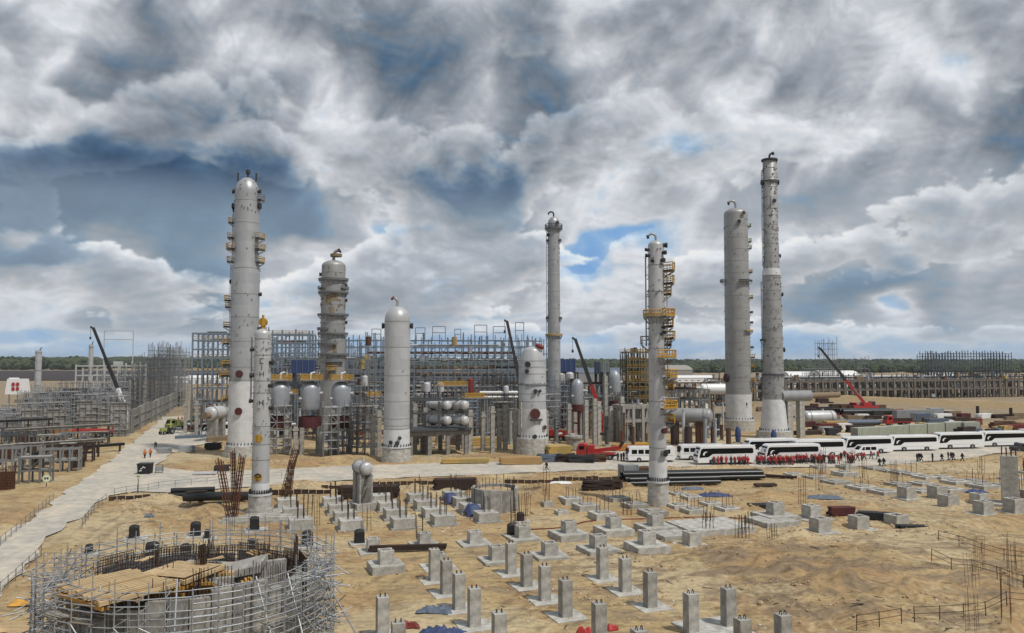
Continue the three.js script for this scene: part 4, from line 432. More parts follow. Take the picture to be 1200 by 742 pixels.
steelFrame('steel_frame', 'grey pipe bays right of the balcony column', 'steel frame', at(808, 500), TH * 0.4, { nx: 4, nz: 2, bx: 3.2, bz: 4, levels: [4, 8, 11], cw: 0.45, bw: 0.45, mat: M.steelGrey, pipes: 8, stuffing: 10 });
// scaffolds round the drums
for (const [px, py, w] of [[328, 533, 3], [399, 533, 3], [428, 534, 4], [388, 536, 2]]) scaffold('tube_scaffold', px === 428 ? 'dark tube scaffold between the domed drums and the domed column' : 'tube scaffold with pale boards under a domed drum', at(px, py), TH, { nx: w, nz: 2, ny: 6, bx: 1.5, by: 1.7, bz: 1.5, r: 0.09, mat: px === 428 ? M.scaffDark : M.scaff, boards: 0.45, brace: 0.3 }, px === 428 ? undefined : 'scaffolds under the drums');
{ const spots = [[236, 512, 4, 6], [300, 516, 4, 6], [347, 512, 4, 5], [376, 514, 3, 6], [414, 522, 4, 6], [446, 522, 4, 7], [482, 522, 4, 6], [503, 512, 5, 7], [548, 516, 4, 6], [566, 510, 5, 8], [590, 518, 4, 6], [604, 508, 4, 8], [645, 514, 4, 7], [656, 506, 4, 9], [690, 508, 4, 6], [712, 504, 4, 6], [737, 508, 4, 7], [788, 508, 3, 6], [470, 506, 5, 8], [430, 508, 5, 8], [530, 506, 6, 8], [580, 502, 5, 9], [625, 503, 6, 9], [395, 502, 6, 9], [318, 505, 4, 8]];
  spots.forEach(([px, py, nx, ny], i) => { const m = [M.scaffDark, M.steelDark, M.scaff, M.steelBlue, M.scaffDark][i % 5], w = ['dark grey', 'black-grey', 'silver', 'blue-grey', 'dark grey'][i % 5]; const t = scaffold('works_scaffold', `${w} tube scaffold block crowded between the vessels and frames`, at(px, py), TH * 0.6, { nx, nz: 2, ny, bx: 1.35, by: 1.6, bz: 1.6, r: 0.085, mat: m, boards: 0.16, brace: 0.3, over: 2.4 }, `${w} scaffold blocks in the works`); for (let k = 0; k < 5; k++) { const r = rr(0.15, 0.4), y = rr(0.5, ny * 1.4), x = rr(-0.4, 0.4) * nx * 1.3; new B().bar([x, 0, -1.6], [x, y + 1, -1.6], r, 8, r, true).bar([x, y, -1.6], [x + rr(-3, 3), y, -1.2], r * 0.8, 8, r * 0.8, true).build('pipe', pick([M.grey, M.brown, M.steelDark, M.drum, M.drumLight, M.redLead, M.mud]), t); } }); }
steelFrame('lattice_frame', 'second dark lattice of closer bays behind the drum rack and domed column', 'steel frame', at(525, 494), TH * 0.25, { nx: 30, nz: 1, bx: 2.2, bz: 5, levels: [3, 6, 9, 12, 14.5, 17, 19.5, 22, 24.5], cw: 0.26, bw: 0.24, mat: M.steelBlue, fill: 0.75, ragged: 4, brace: 0.12, pipes: 20, stuffing: 40 });
steelFrame('lattice_frame', 'dark lattice of close bays behind the three domed drums', 'steel frame', at(372, 498), TH * 0.25, { nx: 16, nz: 1, bx: 2.2, bz: 5, levels: [3, 6, 9, 12, 14.5, 17, 20], cw: 0.26, bw: 0.24, mat: M.steelGrey, fill: 0.75, ragged: 3, brace: 0.12, pipes: 12, stuffing: 26 });
steelFrame('lattice_frame', 'dark close bays behind the small drums and the yellow-railed tower', 'steel frame', at(700, 492), TH * 0.25, { nx: 18, nz: 1, bx: 2.2, bz: 5, levels: [3, 6, 9, 11.5], cw: 0.26, bw: 0.26, mat: M.steelDark, fill: 0.75, ragged: 2, brace: 0.12, pipes: 14, stuffing: 30 });
// concrete posts in the middle works
{ const posts = [[486, 530, 474], [498, 529, 478], [444, 535, 482], [437, 536, 486], [551, 529, 480], [566, 528, 482], [577, 531, 477], [585, 527, 480], [592, 528, 476], [604, 529, 480], [612, 532, 470], [543, 526, 486], [230, 512, 470], [217, 508, 471], [667, 520, 474], [687, 521, 470], [697, 523, 468], [702, 520, 470], [729, 518, 466], [710, 515, 440], [716, 517, 476], [640, 530, 480], [336, 532, 485], [346, 534, 500], [376, 533, 500]];
  const proto = {}; for (const [px, py, ty] of posts) { const g = P(px, py), h = Math.round(yAt(g[2], ty) * 2) / 2, t = thing('concrete_post', 'bare square concrete post standing among the vessels', 'post', g, TH, 'concrete posts among the vessels'); block('shaft', 0, -0.2, 0, 0.9, h + 0.2, 0.9, pick([M.concrete, M.concrete2]), t); block('corbel', 0, h * 0.86, 0, 1.25, 0.4, 1.1, M.concrete2, t); } }
// yellow platforms in mid-air on their own stands
for (const [px, py, ty, w] of [[530, 520, 453, 11], [556, 520, 467, 9], [438, 512, 465, 5], [340, 515, 462, 5], [381, 515, 462, 6]]) { const g = P(px, py), y = yAt(g[2], ty), k = ppm(g[2]), W = w * 1.5 / k * 2, t = thing('yellow_platform', 'yellow railed work platform on thin legs among the vessels', 'platform', g, TH, 'yellow work platforms'); for (const [a, b] of [[-1, -1], [1, -1], [-1, 1], [1, 1]]) ubox('leg', a * W / 2, y / 2, b * 1.2, 0.25, y, 0.25, M.steelGrey, t); block('deck', 0, y, 0, W + 0.4, 0.2, 3, M.steelGrey, t); const b = new B(); for (const zz of [-1.45, 1.45]) { for (const h of [0.4, 0.8, 1.2]) b.beam([-W / 2, y + h, zz], [W / 2, y + h, zz], 0.08, 0.14); for (let i = 0; i <= 6; i++) b.bar([-W / 2 + W * i / 6, y, zz], [-W / 2 + W * i / 6, y + 1.25, zz], 0.07, 4); } b.build('railing', M.yellow, t); }
// blue boxes on the frames
for (const [px, py, by, w, h] of [[358, 422, 502, 26, 15], [661, 421, 497, 23, 15], [700, 424, 497, 6, 14], [708, 424, 499, 8, 12]]) { const g = P(px, by), k = ppm(g[2]), y1 = yAt(g[2], py), W = w / k, H = h / k, t = thing('blue_cabin', w > 20 ? 'dark blue ribbed cladding box up on a steel frame' : 'narrow dark blue cladding box behind the small drums', 'cladding', [g[0], 0, g[2] + 3], TH * 0.25, w > 20 ? 'large blue cladding boxes' : 'narrow blue cladding boxes'); for (const s of [-1, 1]) for (const zz of [-1, 1]) ubox('leg', s * W * 0.42, (y1 - H) / 2, zz * 1.2, 0.4, y1 - H, 0.4, M.steelDark, t); block('box', 0, y1 - H, 0, W, H, 4, px === 708 ? M.paleGreen : M.blue, t); for (let i = 0; i <= 4; i++) ubox('rib', (i / 4 - 0.5) * W, y1 - H / 2, 2.08, 0.18, H, 0.14, M.slate, t); }
// clutter of pipework between the vessels: upright pipes, small drums, elbows
{ for (let i = 0; i < 46; i++) { const px = pick([rr(320, 450), rr(482, 606), rr(640, 740), rr(785, 848)]), py = rr(503, 525), g = P(px, py), t = thing('pipe_spool', 'short upright pipe spool with a flange among the vessels', 'pipe', g, rr(0, 3), 'pipe spools among the vessels'), h = rr(2, 9), r = rr(0.2, 0.5), m = pick([M.drumLight, M.grey, M.steelDark, M.mud, M.drum, M.redLead, M.brown]); new B().bar([0, -0.1, 0], [0, h, 0], r, 10, r, true).bar([0, h - 0.2, 0], [0, h, 0], r * 1.6, 10, r * 1.6, true).build('pipe', m, t); new B().bar([0, h * 0.6, 0], [rr(1, 3), h * 0.6, rr(-1, 1)], r * 0.7, 8, r * 0.7, true).build('branch', m, t); new B().slab(0, -0.1, 0, r * 4, 0.4, r * 4).build('foot', M.concrete2, t); } }
for (const [px, py, ty, r, h] of [[500, 515, 448, 0.9, 2.4], [516, 515, 448, 0.9, 2.4], [551, 512, 443, 0.9, 5], [593, 512, 452, 0.7, 2], [427, 505, 440, 0.8, 3], [395, 500, 436, 1, 3], [657, 500, 437, 1.2, 2.5], [668, 500, 436, 1.2, 2]]) { const g = P(px, py), y = yAt(g[2], ty), t = thing('small_drum', px === 551 ? 'dark red upright drum high on a frame beside the yellow platform' : 'small pale upright drum high up on a stand behind the vessels', 'vessel', g, TH, px === 551 ? undefined : 'small drums on stands'); new B().lathe([[0.05, y - h], [r, y - h], [r, y - r * 0.5], ...dome(r, y - r * 0.5, r * 0.5)], 14).build('shell', px === 551 ? M.redDull : M.drumLight, t); for (const a of [0.8, 2.4, 4, 5.5]) tube('leg', [Math.cos(a) * r, -0.1, Math.sin(a) * r], [Math.cos(a) * r * 0.9, y - h + 0.2, Math.sin(a) * r * 0.9], 0.14, M.steelDark, t); }
{ const g = P(580, 512), y = yAt(g[2], 460), t = thing('white_pipe_run', 'white pipes running level on posts right of the yellow platform', 'pipe', g, TH * 0.3); for (const [dy, r] of [[0, 0.35], [-1.2, 0.28]]) new B().bar([-4, y + dy, 0], [6, y + dy, 0], r, 10, r, true).build('pipe', M.white, t); for (const x of [-3.5, 0, 3.5]) ubox('post', x, y / 2 - 0.8, 0, 0.3, y - 0.6, 0.3, M.steelDark, t); }

// ------------- left side: scaffolded concrete works along the road
for (const [px, py, nx, ny, b, l] of [[33, 513, 3, 5, 0.7, 'behind the brown trestles, nearest the emblem tank'], [62, 511, 4, 5, 0.7, 'just left of the red and orange trailer'], [100, 508, 4, 6, 0.8, 'standing right behind the red trailer'], [137, 512, 3, 6, 0.8, 'at the corner of the long concrete wall'], [80, 500, 4, 5, 0.5, 'behind the trailer in the second row'], [118, 500, 4, 5, 0.5, 'in the second row below the white crane boom'], [12, 508, 3, 3, 0.4, 'under the white tank with red dots'], [48, 497, 4, 4, 0.4, 'below the short pale chimney'], [92, 493, 4, 4, 0.4, 'below the pale steel frame']]) scaffold('tube_scaffold', 'grey tube scaffold bay with pale boards, ' + l, at(px, py), TH * 0.8, { nx, nz: 2, ny, bx: 1.5, by: 1.75, bz: 1.6, r: 0.09, boards: b, mat: pick([M.scaff, M.scaffDark]), brace: 0.25, core: pick([M.concreteDark, M.steelDark, M.concrete2]) }, 'scaffold bays by the left-hand road');
for (const [px, py, nx, ny] of [[25, 500, 4, 3], [70, 488, 5, 5], [108, 486, 5, 6], [140, 492, 3, 7], [40, 484, 5, 4], [150, 486, 3, 7], [18, 500, 5, 3], [55, 492, 6, 6], [85, 495, 5, 7], [120, 494, 5, 7], [-12, 503, 5, 3], [35, 506, 4, 6], [75, 504, 4, 6]]) scaffold('tube_scaffold', 'crowded scaffold bay in the back rows of the left-hand works', at(px, py), TH * 0.8, { nx, nz: 2, ny, bx: 1.7, by: 1.8, bz: 1.8, r: 0.09, boards: 0.4, mat: pick([M.scaff, M.scaffDark, M.galva]), brace: 0.3, core: rnd() < 0.6 ? pick([M.concreteDark, M.scaffDark, M.grey]) : null }, 'back-row scaffold bays');
for (const [px, py, w, h] of [[15, 540, 4, 3], [48, 545, 4, 3], [78, 536, 4, 2.6], [100, 527, 4, 2.4], [30, 524, 5, 3], [64, 526, 4, 2.6], [5, 574, 3, 3.4], [90, 548, 3, 2.4]]) { const t = thing('rebar_wall', 'rust-brown reinforcement mesh wall standing among the left-hand trestles', 'rebar cage', at(px, py), TH + rr(-0.2, 0.5), 'mesh walls among the trestles'), b = new B(); for (let x = -w / 2; x <= w / 2; x += 0.22) b.bar([x, -0.1, 0], [x, h * rr(0.9, 1.1), 0], 0.045, 4); for (let y = 0.3; y < h; y += 0.4) b.bar([-w / 2, y, 0.05], [w / 2, y, 0.05], 0.04, 4); b.build('mesh', pick([M.rebar, M.rebarRed]), t, 'stuff'); ubox('shutter_panel', 0, h * 0.4, -0.25, w * 0.9, h * 0.8, 0.12, pick([M.brownDark, M.wood2, M.brown, M.slate]), t); }
for (const [px, py, nx, ny] of [[166, 482, 5, 11], [186, 480, 6, 14], [204, 478, 5, 13], [178, 472, 8, 12], [208, 470, 6, 14], [150, 486, 5, 9], [128, 488, 5, 8], [196, 474, 6, 15]]) scaffold('skyline_scaffold', 'tall thin scaffold tower above the long concrete wall', at(px, py), TH * 0.4, { nx, nz: 2, ny, bx: 1.5, by: 1.7, bz: 1.6, r: 0.11, boards: 0.15, mat: pick([M.scaffDark, M.scaff]), brace: 0.3, over: 3.5 }, 'scaffold towers above the wall');
// long panel wall going away along the road
{ const a = P(152, 508), c = P(214, 474), n = 12, t = thing('panel_wall', 'long grey concrete formwork wall receding beside the road', 'wall', a, 0), L = Math.hypot(c[0] - a[0], c[2] - a[2]), ry = Math.atan2(-(c[2] - a[2]), c[0] - a[0]); t.rotation.y = ry; for (let i = 0; i < n; i++) { block('panel', (i + 0.5) * L / n, -0.2, (i % 2) * 0.15, +(L / n - 0.12).toFixed(2), 6.5 + (i % 3) * 0.25, 0.5, [M.concreteDark, M.concrete2, M.concreteDark][i % 3], t); } for (let i = 0; i <= n; i++) ubox('buttress', i * L / n, 3.2, 0.6, 0.35, 6.6, 0.8, M.concreteDark, t); for (const y of [2, 4.4]) ubox('waling', L / 2, y, 0.5, L, 0.2, 0.2, M.scaff, t); }
// pale steel frame
steelFrame('pale_frame', 'light grey steel frame with wide flat beams behind the scaffold bays', 'steel frame', at(122, 478), TH * 0.15, { nx: 4, nz: 2, bx: 6, bz: 6, levels: [3.5, 8.5, 13.5, 17.5], cw: 0.5, bw: 0.5, mat: M.steelPale, ragged: 2.5, brace: 0.1, stuffing: 12, stuffMats: [M.grey, M.drumLight, M.redDull, M.steelGrey] });
{ const g = at(137, 476), t = thing('gantry_frame', 'thin tall gantry frame rising above the pale steel frame', 'steel frame', [g[0], 0, g[2]], 0), H = yAt(g[2], 388), w = 34 / ppm(g[2]); for (const s of [-1, 1]) ubox('post', s * w / 2, H / 2, 0, 0.3, H, 0.3, M.steelPale, t); for (const y of [H, yAt(g[2], 398)]) ubox('beam', 0, y, 0, w + 0.4, 0.3, 0.3, M.steelPale, t); }
for (const [px, py, ty, w, l] of [[43.5, 470, 411, 7, 'short pale grey chimney beside the white emblem tank'], [105, 470, 404, 5, 'short pale chimney behind the pale steel frame']]) { const g = P(px, py), k = ppm(g[2]), r = w / 2 / k, t = thing('short_chimney', l, 'chimney', g), H = yAt(g[2], ty); new B().lathe([[r, -0.2], [r, H], [r * 0.8, H]], 18).build('shell', M.towerWhite, t); for (const f of [0.3, 0.6, 0.95]) new B().lathe([[r, H * f], [r + 0.12, H * f], [r + 0.12, H * f + 0.3], [r, H * f + 0.3]], 18).build('ring', M.steelGrey, t); new B().bar([r * 0.3, H, 0], [r * 0.9, H + 1.6, 0], 0.2, 6, 0.2, true).build('vent', M.dark, t); }
{ const g = P(20, 476), k = ppm(g[2]) * 1.0, t = thing('emblem_tank', 'white cabin tank on legs with an emblem of four red dots', 'tank', g, 0.1), y0 = yAt(g[2], 462), y1 = yAt(g[2], 444), w = 27 / k; new B().taper(0, y0, 0, w, 5, w * 0.86, 4, y1 - y0).build('body', M.white, t); for (const s of [-1, 0, 1]) ubox('leg', s * w * 0.4, y0 / 2, 0, 0.5, y0, 0.6, M.steelPale, t); block('lid', -w * 0.2, y1, 0, 4, 0.5, 2, M.white, t); const e = thing; const b = (x, y) => { const o = new B().bar([0, 0, 0], [0, 0, 0.1], 0.85, 14, 0.85, true).build('emblem_dot', M.red, t); o.position.set(x, y, 2.5); return o; }; const yc = (y0 + y1) / 2; for (const x of [-1, 1]) for (const y of [-1, 1]) b(x * 1.05, yc + y * 1.0); t.scale.set(0.85, 1, 0.85); }
// dark brown trestles in the left foreground
const trestleNotes = ['beside the round pale sign', 'behind the round sign with a girder over it', 'in the row next to the left road', 'behind the one beside the round sign', 'at the end of the row with the mesh wall', 'in the second row under a long girder', 'under the middle of the long pale girder', 'nearest the dark beam on sleepers', 'at the corner below the red trailer', 'in the row behind the long pale girder', 'beside the dark crowded scaffold bays'];
for (const [px, py, n, h] of [[40, 566, 3, 4], [70, 553, 4, 4], [88, 542, 4, 3.5], [30, 548, 3, 4], [8, 556, 3, 4.5], [20, 532, 4, 4], [52, 530, 4, 3.5], [85, 524, 4, 3.2], [110, 520, 4, 2.6], [60, 518, 4, 3], [10, 520, 4, 3.6]]) steelFrame('trestle', 'steel trestle in the left-hand yard, ' + trestleNotes.shift(), 'trestle', at(px, py), TH, { nx: n, nz: 1, bx: 1.5, bz: 2.2, levels: [h * 0.5, h], cw: 0.28, bw: 0.26, mat: pick([M.brownDark, M.steelGrey, M.steelDark, M.scaffDark]), brace: 0.3, deck: 0.5, deckMat: pick([M.board, M.brownDark, M.concrete2]) }, 'trestles in the left-hand yard');
// long low girder rows over the trestles
for (const [px, py, L, y, m] of [[72, 520, 24, 3.6, M.concrete2], [60, 540, 20, 3.2, M.concrete2], [100, 532, 16, 1.2, M.dark], [20, 516, 16, 4.6, M.steelDark]]) { const g = P(px, py), t = thing('girder', y < 2 ? 'dark steel beam lying on sleepers in the left-hand yard' : 'long pale capped girder over the brown trestles', 'girder', g, TH + 0.5, y < 2 ? undefined : 'girders over the trestles'); block('web', 0, y, 0, L, 0.5, 0.5, m, t); block('flange', 0, y + 0.5, 0, L, 0.12, 1.1, m, t); for (let i = 0; i < 4; i++) ubox('support', (i - 1.5) * L / 3.4, y / 2, 0, 0.3, y, 0.4, M.brownDark, t); }
// drain skid and pile of panels on the ground by the left road
// ------------- right side: long racks far behind the coaches
steelFrame('long_pipe_rack', 'very long two-storey concrete pipe rack in front of the white sheds', 'pipe rack', at(1040, 467.5), 0.30, { nx: 46, nz: 1, bx: 4.4, bz: 7, levels: [4.8, 9.2], cw: 0.95, bw: 0.9, mat: mat([0.21, 0.185, 0.16], 0.9, 0, cTex), ragged: 1.6, pipes: 30, pipeMats: [M.grey, M.brown, M.steelDark, M.mud], stuffing: 60 });
steelFrame('long_pipe_rack', 'long dark steel rack crowded with pipes just behind the concrete pipe rack', 'pipe rack', at(1040, 464.5), 0.30, { nx: 64, nz: 1, bx: 3.4, bz: 6, levels: [3.4, 7, 10.2], cw: 0.4, bw: 0.45, mat: M.steelDark, fill: 0.8, ragged: 3.2, brace: 0.15, pipes: 30, stuffing: 60 });
steelFrame('lattice_frame', 'wide bare lattice of thin posts on the skyline above the long pipe rack', 'steel frame', at(1141, 463), 0.10, { nx: 27, nz: 3, bx: 1.78, bz: 5, levels: [6, 9, 12, 14.5, 17, 19.5, 22, 23.6], cw: 0.3, bw: 0.24, mat: mat([0.10, 0.115, 0.13], 0.7), ragged: 2, fill: 0.92, brace: 0.05 });
scaffold('mast_scaffold', 'thin scaffold masts rising above the long pipe rack', at(972, 462), 0.1, { nx: 4, nz: 2, ny: 9, bx: 2.6, by: 3.3, bz: 3, r: 0.13, mat: M.steelGrey, over: 5, brace: 0.2 });
scaffold('mast_scaffold', 'low wide scaffold beside the thin masts above the pipe rack', at(968, 463), 0.1, { nx: 10, nz: 2, ny: 5, bx: 2.2, by: 3, bz: 3, r: 0.13, mat: M.steelGrey, over: 4, brace: 0.2 });
scaffold('mast_scaffold', 'small scaffold mast between the crane and the wide lattice', at(1012, 462), 0.1, { nx: 3, nz: 1, ny: 6, bx: 2.4, by: 3, bz: 3, r: 0.13, mat: M.steelGrey, over: 5, brace: 0.2 });
steelFrame('pipe_rack', 'brown pipe rack behind the two tall right-hand columns', 'pipe rack', at(858, 470), 0.28, { nx: 22, nz: 1, bx: 4.2, bz: 6, levels: [4.6, 9], cw: 0.9, bw: 0.8, mat: mat([0.22, 0.17, 0.13], 0.9, 0, cTex), pipes: 16, stuffing: 20 });
// ---------------------------------------------------------------- sheds and cabins
function shed(label, px, by, wpx, ty, m, roof, group, depth = 18) { const g = P(px, by), k = ppm(g[2]), w = wpx / k, h = yAt(g[2], ty), t = thing('shed', label, 'shed', g, TH * 0.5, group), b = new B(); b.slab(0, -0.3, -depth / 2, w, h * 0.72 + 0.3, depth).build('wall', m, t); const r = new B(), hw = w / 2 + 0.3, y = h * 0.72, zf = 0.3, zb = -depth - 0.3, n = 8; for (let i = 0; i < n; i++) { const a = i / n, c = (i + 1) / n, f = (s) => [mix(zf, zb, s), y + (h - y) * Math.sin(Math.PI * s) ** 0.7]; const [z0, y0] = f(a), [z1, y1] = f(c); r.quad([-hw, y0, z0], [hw, y0, z0], [hw, y1, z1], [-hw, y1, z1]); } r.quad([-hw, y, zf], [-hw, h, -depth / 2], [-hw, h, -depth / 2], [-hw, y, zb]); r.build('roof', roof, t); const n2 = Math.max(2, Math.floor(w / 5)); for (let i = 0; i < n2; i++) ubox('door', (i + 0.5) / n2 * w - w / 2, h * 0.25, 0.03, 2.2, h * 0.45, 0.08, M.grey, t); return t; }
shed('white tent shed with a curved roof behind the long pipe rack', 985, 453, 48, 434.5, M.white, M.white, 'white sheds');
shed('white tent shed with a curved roof behind the long pipe rack', 945, 452.5, 42, 435.5, M.white, M.white, 'white sheds');
shed('white tent shed with a curved roof behind the long pipe rack', 1109, 450, 32, 437, M.white, M.white, 'white sheds');
shed('long low cream shed behind the long pipe rack', 1040, 452, 48, 440, M.drumLight, M.concrete3);
shed('white shed with a blue roof behind the tallest column', 918, 450.5, 26, 436.5, M.white, M.blueTarp);
shed('long low white shed behind the yellow balconies', 815, 450, 46, 440, M.white, M.white);
shed('long grey dome-roofed hall behind the balcony column', 790, 448, 46, 428, M.concrete2, M.concrete2, null, 40);
shed('long white low shed beyond the left steel frame', 250, 450, 60, 440, M.white, M.white);
shed('white low shed at the end of the wood strip', 207, 449, 20, 441, M.white, M.white);
shed('long white low shed seen through the second steel frame', 330, 449, 50, 441, M.white, M.white);
shed('long low pale shed in the pipe yard', 700, 452, 60, 431, M.grey, M.slate);

function container(label, px, by, L, m, group, ry = TH + 0.06, h = 2.6) { const t = thing('container', label, 'container', P(px, by), ry, group); block('body', 0, 0.05, 0, L, h, 2.45, m, t); for (let i = 0; i <= Math.round(L / 0.6); i++) { ubox('rib', -L / 2 + i * L / Math.round(L / 0.6), h / 2, 1.24, 0.12, h - 0.3, 0.08, m, t); } for (const s of [-1, 1]) { ubox('corner_post', s * (L / 2 - 0.02), h / 2 + 0.05, 1.23, 0.2, h, 0.14, m, t); } ubox('door', -L / 2 - 0.03, h / 2, 0, 0.06, h - 0.4, 2, M.grey, t); return t; }
for (const [px, by, L] of [[1012, 513, 6], [1031, 512, 6], [1051, 510.5, 6], [1072, 509, 6], [1093, 507.5, 6], [1114, 506, 6], [1135, 505.5, 6]]) container('pale green storage container in the row behind the coaches', px, by, L, M.paleGreen, 'pale green containers');
container('dark blue container beside the red flatbed truck', 1079, 494, 6, M.slate); container('long grey site cabin with a flat roof in the pipe yard', 1070, 491, 14, M.grey, null, 0.2, 3); container('grey cabin beside the black pipes', 1096, 488, 5, M.drum, null, 0.2, 2.8);
container('small grey skip cabin beside the white minibus', 736, 560, 2.6, M.grey, null, TH, 2.2); container('brown crate cabin beside the black pipe bundle', 752, 558, 3.2, M.brown, null, TH, 1.5);
// ---------------------------------------------------------------- stacks of pipe, bar and timber
function pipeStack(label, pos, ry, L, r, rowsN, m, group, layers = 3, name = 'pipe_stack', cat = 'pipe stack') { const t = thing(name, label, cat, pos, ry, group); for (const s of [-0.3, 0.3]) block('sleeper', s * L, -0.1, 0, 0.25, 0.25, +(rowsN * 2 * r + 0.4).toFixed(2), M.wood2, t); const pg = new B().bar([-L / 2, 0, 0], [L / 2, 0, 0], r, 12).bar([-L / 2, 0, 0], [L / 2, 0, 0], r * 0.86, 12).lathe([[r * 0.86, 0], [r, 0]], 12).geo(); for (let j = 0; j < Math.min(rowsN, layers); j++) for (let i = 0; i < rowsN - j; i++) { const p = mesh('pipe', pg, m, t); p.position.set(rr(-0.3, 0.3), 0.15 + r + j * r * 1.73, (i - (rowsN - j - 1) / 2) * 2 * r); } return t; }
function barStack(name, label, pos, ry, L, w, h, m, group) { const t = thing(name, label, 'stack', pos, ry, group); const far = name === 'yard_stack', n = Math.max(2, Math.round(w / (far ? 0.8 : 0.35))), k = Math.max(1, Math.round(h / (far ? 0.6 : 0.3))); for (const s of [-0.32, 0.32]) block('sleeper', s * L, -0.1, 0, 0.2, 0.22, +w.toFixed(2), M.wood2, t); for (let j = 0; j < k; j++) for (let i = 0; i < n; i++) ubox('bundle', rr(-0.25, 0.25), 0.26 + j * h / k, (i - (n - 1) / 2) * w / n, L * rr(0.94, 1.02), h / k * 0.94, w / n * 0.9, m, t, rr(-0.012, 0.012)); return t; }
pipeStack('long black plastic pipes stacked beside the balcony column', P(812, 562), 0.12, 24, 0.36, 5, M.blackPipe, null, 2);
pipeStack('shorter black plastic pipes in front of the long ones', P(790, 569), 0.14, 15, 0.34, 2, M.blackPipe);
pipeStack('big black pipes laid side by side behind the containers', P(1014, 486), 0.15, 20, 1.05, 3, M.blackPipe, null, 1);
pipeStack('dark blue-black pipes lying in the pipe yard', P(1003, 498), 0.1, 14, 0.7, 3, M.slate, null, 1);
pipeStack('thick black pipe lying along the trench by the slender column', P(262, 588), 0.12, 11, 0.6, 1, M.blackPipe); pipeStack('black pipe lying under the rebar masts', P(225, 583), 0.25, 6, 0.35, 2, M.blackPipe);
barStack('rebar_stack', 'dark brown stack of reinforcing bars beside the small drum pedestal', P(432, 583), 0.12, 8.5, 2.6, 1.6, M.brownDark); barStack('rebar_stack', 'dark brown stack of reinforcing bars beside the octagonal form', P(533, 573), 0.16, 6.5, 2.2, 1.5, M.brownDark);
barStack('steel_beam', 'long rusty dark beam lying beside the stub pedestals', P(478, 646), 0.10, 8, 0.55, 0.55, M.brownDark); barStack('panel_stack', 'dark panel stack standing by the trench left of the black pipe', P(230, 588), TH, 2.6, 1.2, 1.4, M.brownDark);
barStack('panel_stack', 'dark formwork stack on the sand right of the slab', P(895, 596), 0.05, 4.2, 1.6, 0.5, M.black); barStack('panel_stack', 'red brown stack of formwork panels beside a pedestal', P(986, 604), 0.15, 3.2, 1.4, 1.0, M.redLead); barStack('panel_stack', 'black formwork stack at the head of the trench', P(1028, 609), -0.35, 4.5, 1.4, 0.8, M.black); barStack('panel_stack', 'black formwork lying beside the low pedestal at the trench', P(1068, 620), -0.1, 3.2, 1.2, 0.4, M.black);
barStack('timber_stack', 'low flat pile of timber near the black pipe bundle', P(897, 570), 0.1, 3.4, 1.4, 0.4, M.rebar); barStack('timber_stack', 'low timber pile in front of the crowd', P(912, 560), -0.5, 6, 1.0, 0.4, M.brownDark); barStack('timber_stack', 'flat grey sheet pile by the left roadside', P(240, 556), 0.1, 4, 2.2, 0.25, M.drumLight); barStack('panel_stack', 'dark skip of scrap on the far roadside left of the rebar masts', P(260, 552), 0.1, 2.4, 1.4, 1.0, M.dark); barStack('panel_stack', 'grey panel stack on the sand by the crossroads', P(192, 531), 0.1, 2.6, 2, 1.0, M.grey); barStack('panel_stack', 'grey panel stack with a blue sheet near the big column', P(219, 530), 0.1, 2.8, 2, 1.3, M.drum); barStack('panel_stack', 'black heap of boards at the big column foundation', P(250, 527), 0.1, 3, 2, 1.4, M.black);
barStack('crate_row', 'long brown timber crate by the middle road', P(610, 544), 0.12, 8, 2, 1.3, M.wood2); barStack('crate_row', 'yellow timber heap by the middle road', P(545, 543), 0.12, 9, 2, 0.8, M.paleYellow); barStack('crate_row', 'yellow timber heap behind the concrete hopper base', P(655, 533), 0.2, 5, 3, 1.8, M.paleYellow); barStack('crate_row', 'orange crate stack behind the white minibus', P(735, 528), 0.3, 7, 2, 1.2, M.orange); barStack('crate_row', 'yellow long crate beside the orange crates', P(756, 526), 0.3, 6, 2, 1.2, M.yellow);
for (const [px, py, L, m, l] of [[645, 541, 5, M.slate, 'blue-grey scrap heap by the middle road'], [663, 541, 4, M.brownDark, 'dark brown scrap heap by the middle road'], [681, 542, 5, M.dark, 'black cage skip by the middle road'], [698, 541, 4, M.brown, 'rusty scrap heap under the red dump truck'], [700, 574, 4.5, M.brownDark, 'dark brown timber heap near the white sheet'], [716, 573, 3, M.rebar, 'brown bar heap near the grey skip cabin']]) { const t = barStack('scrap_heap', l, P(px, py), rr(-0.2, 0.4), L, 2, 1.3, m); t.children.forEach((c) => { if (c.name === 'bundle') { c.rotation.y += rr(-0.25, 0.25); c.rotation.z = rr(-0.12, 0.12); } }); }
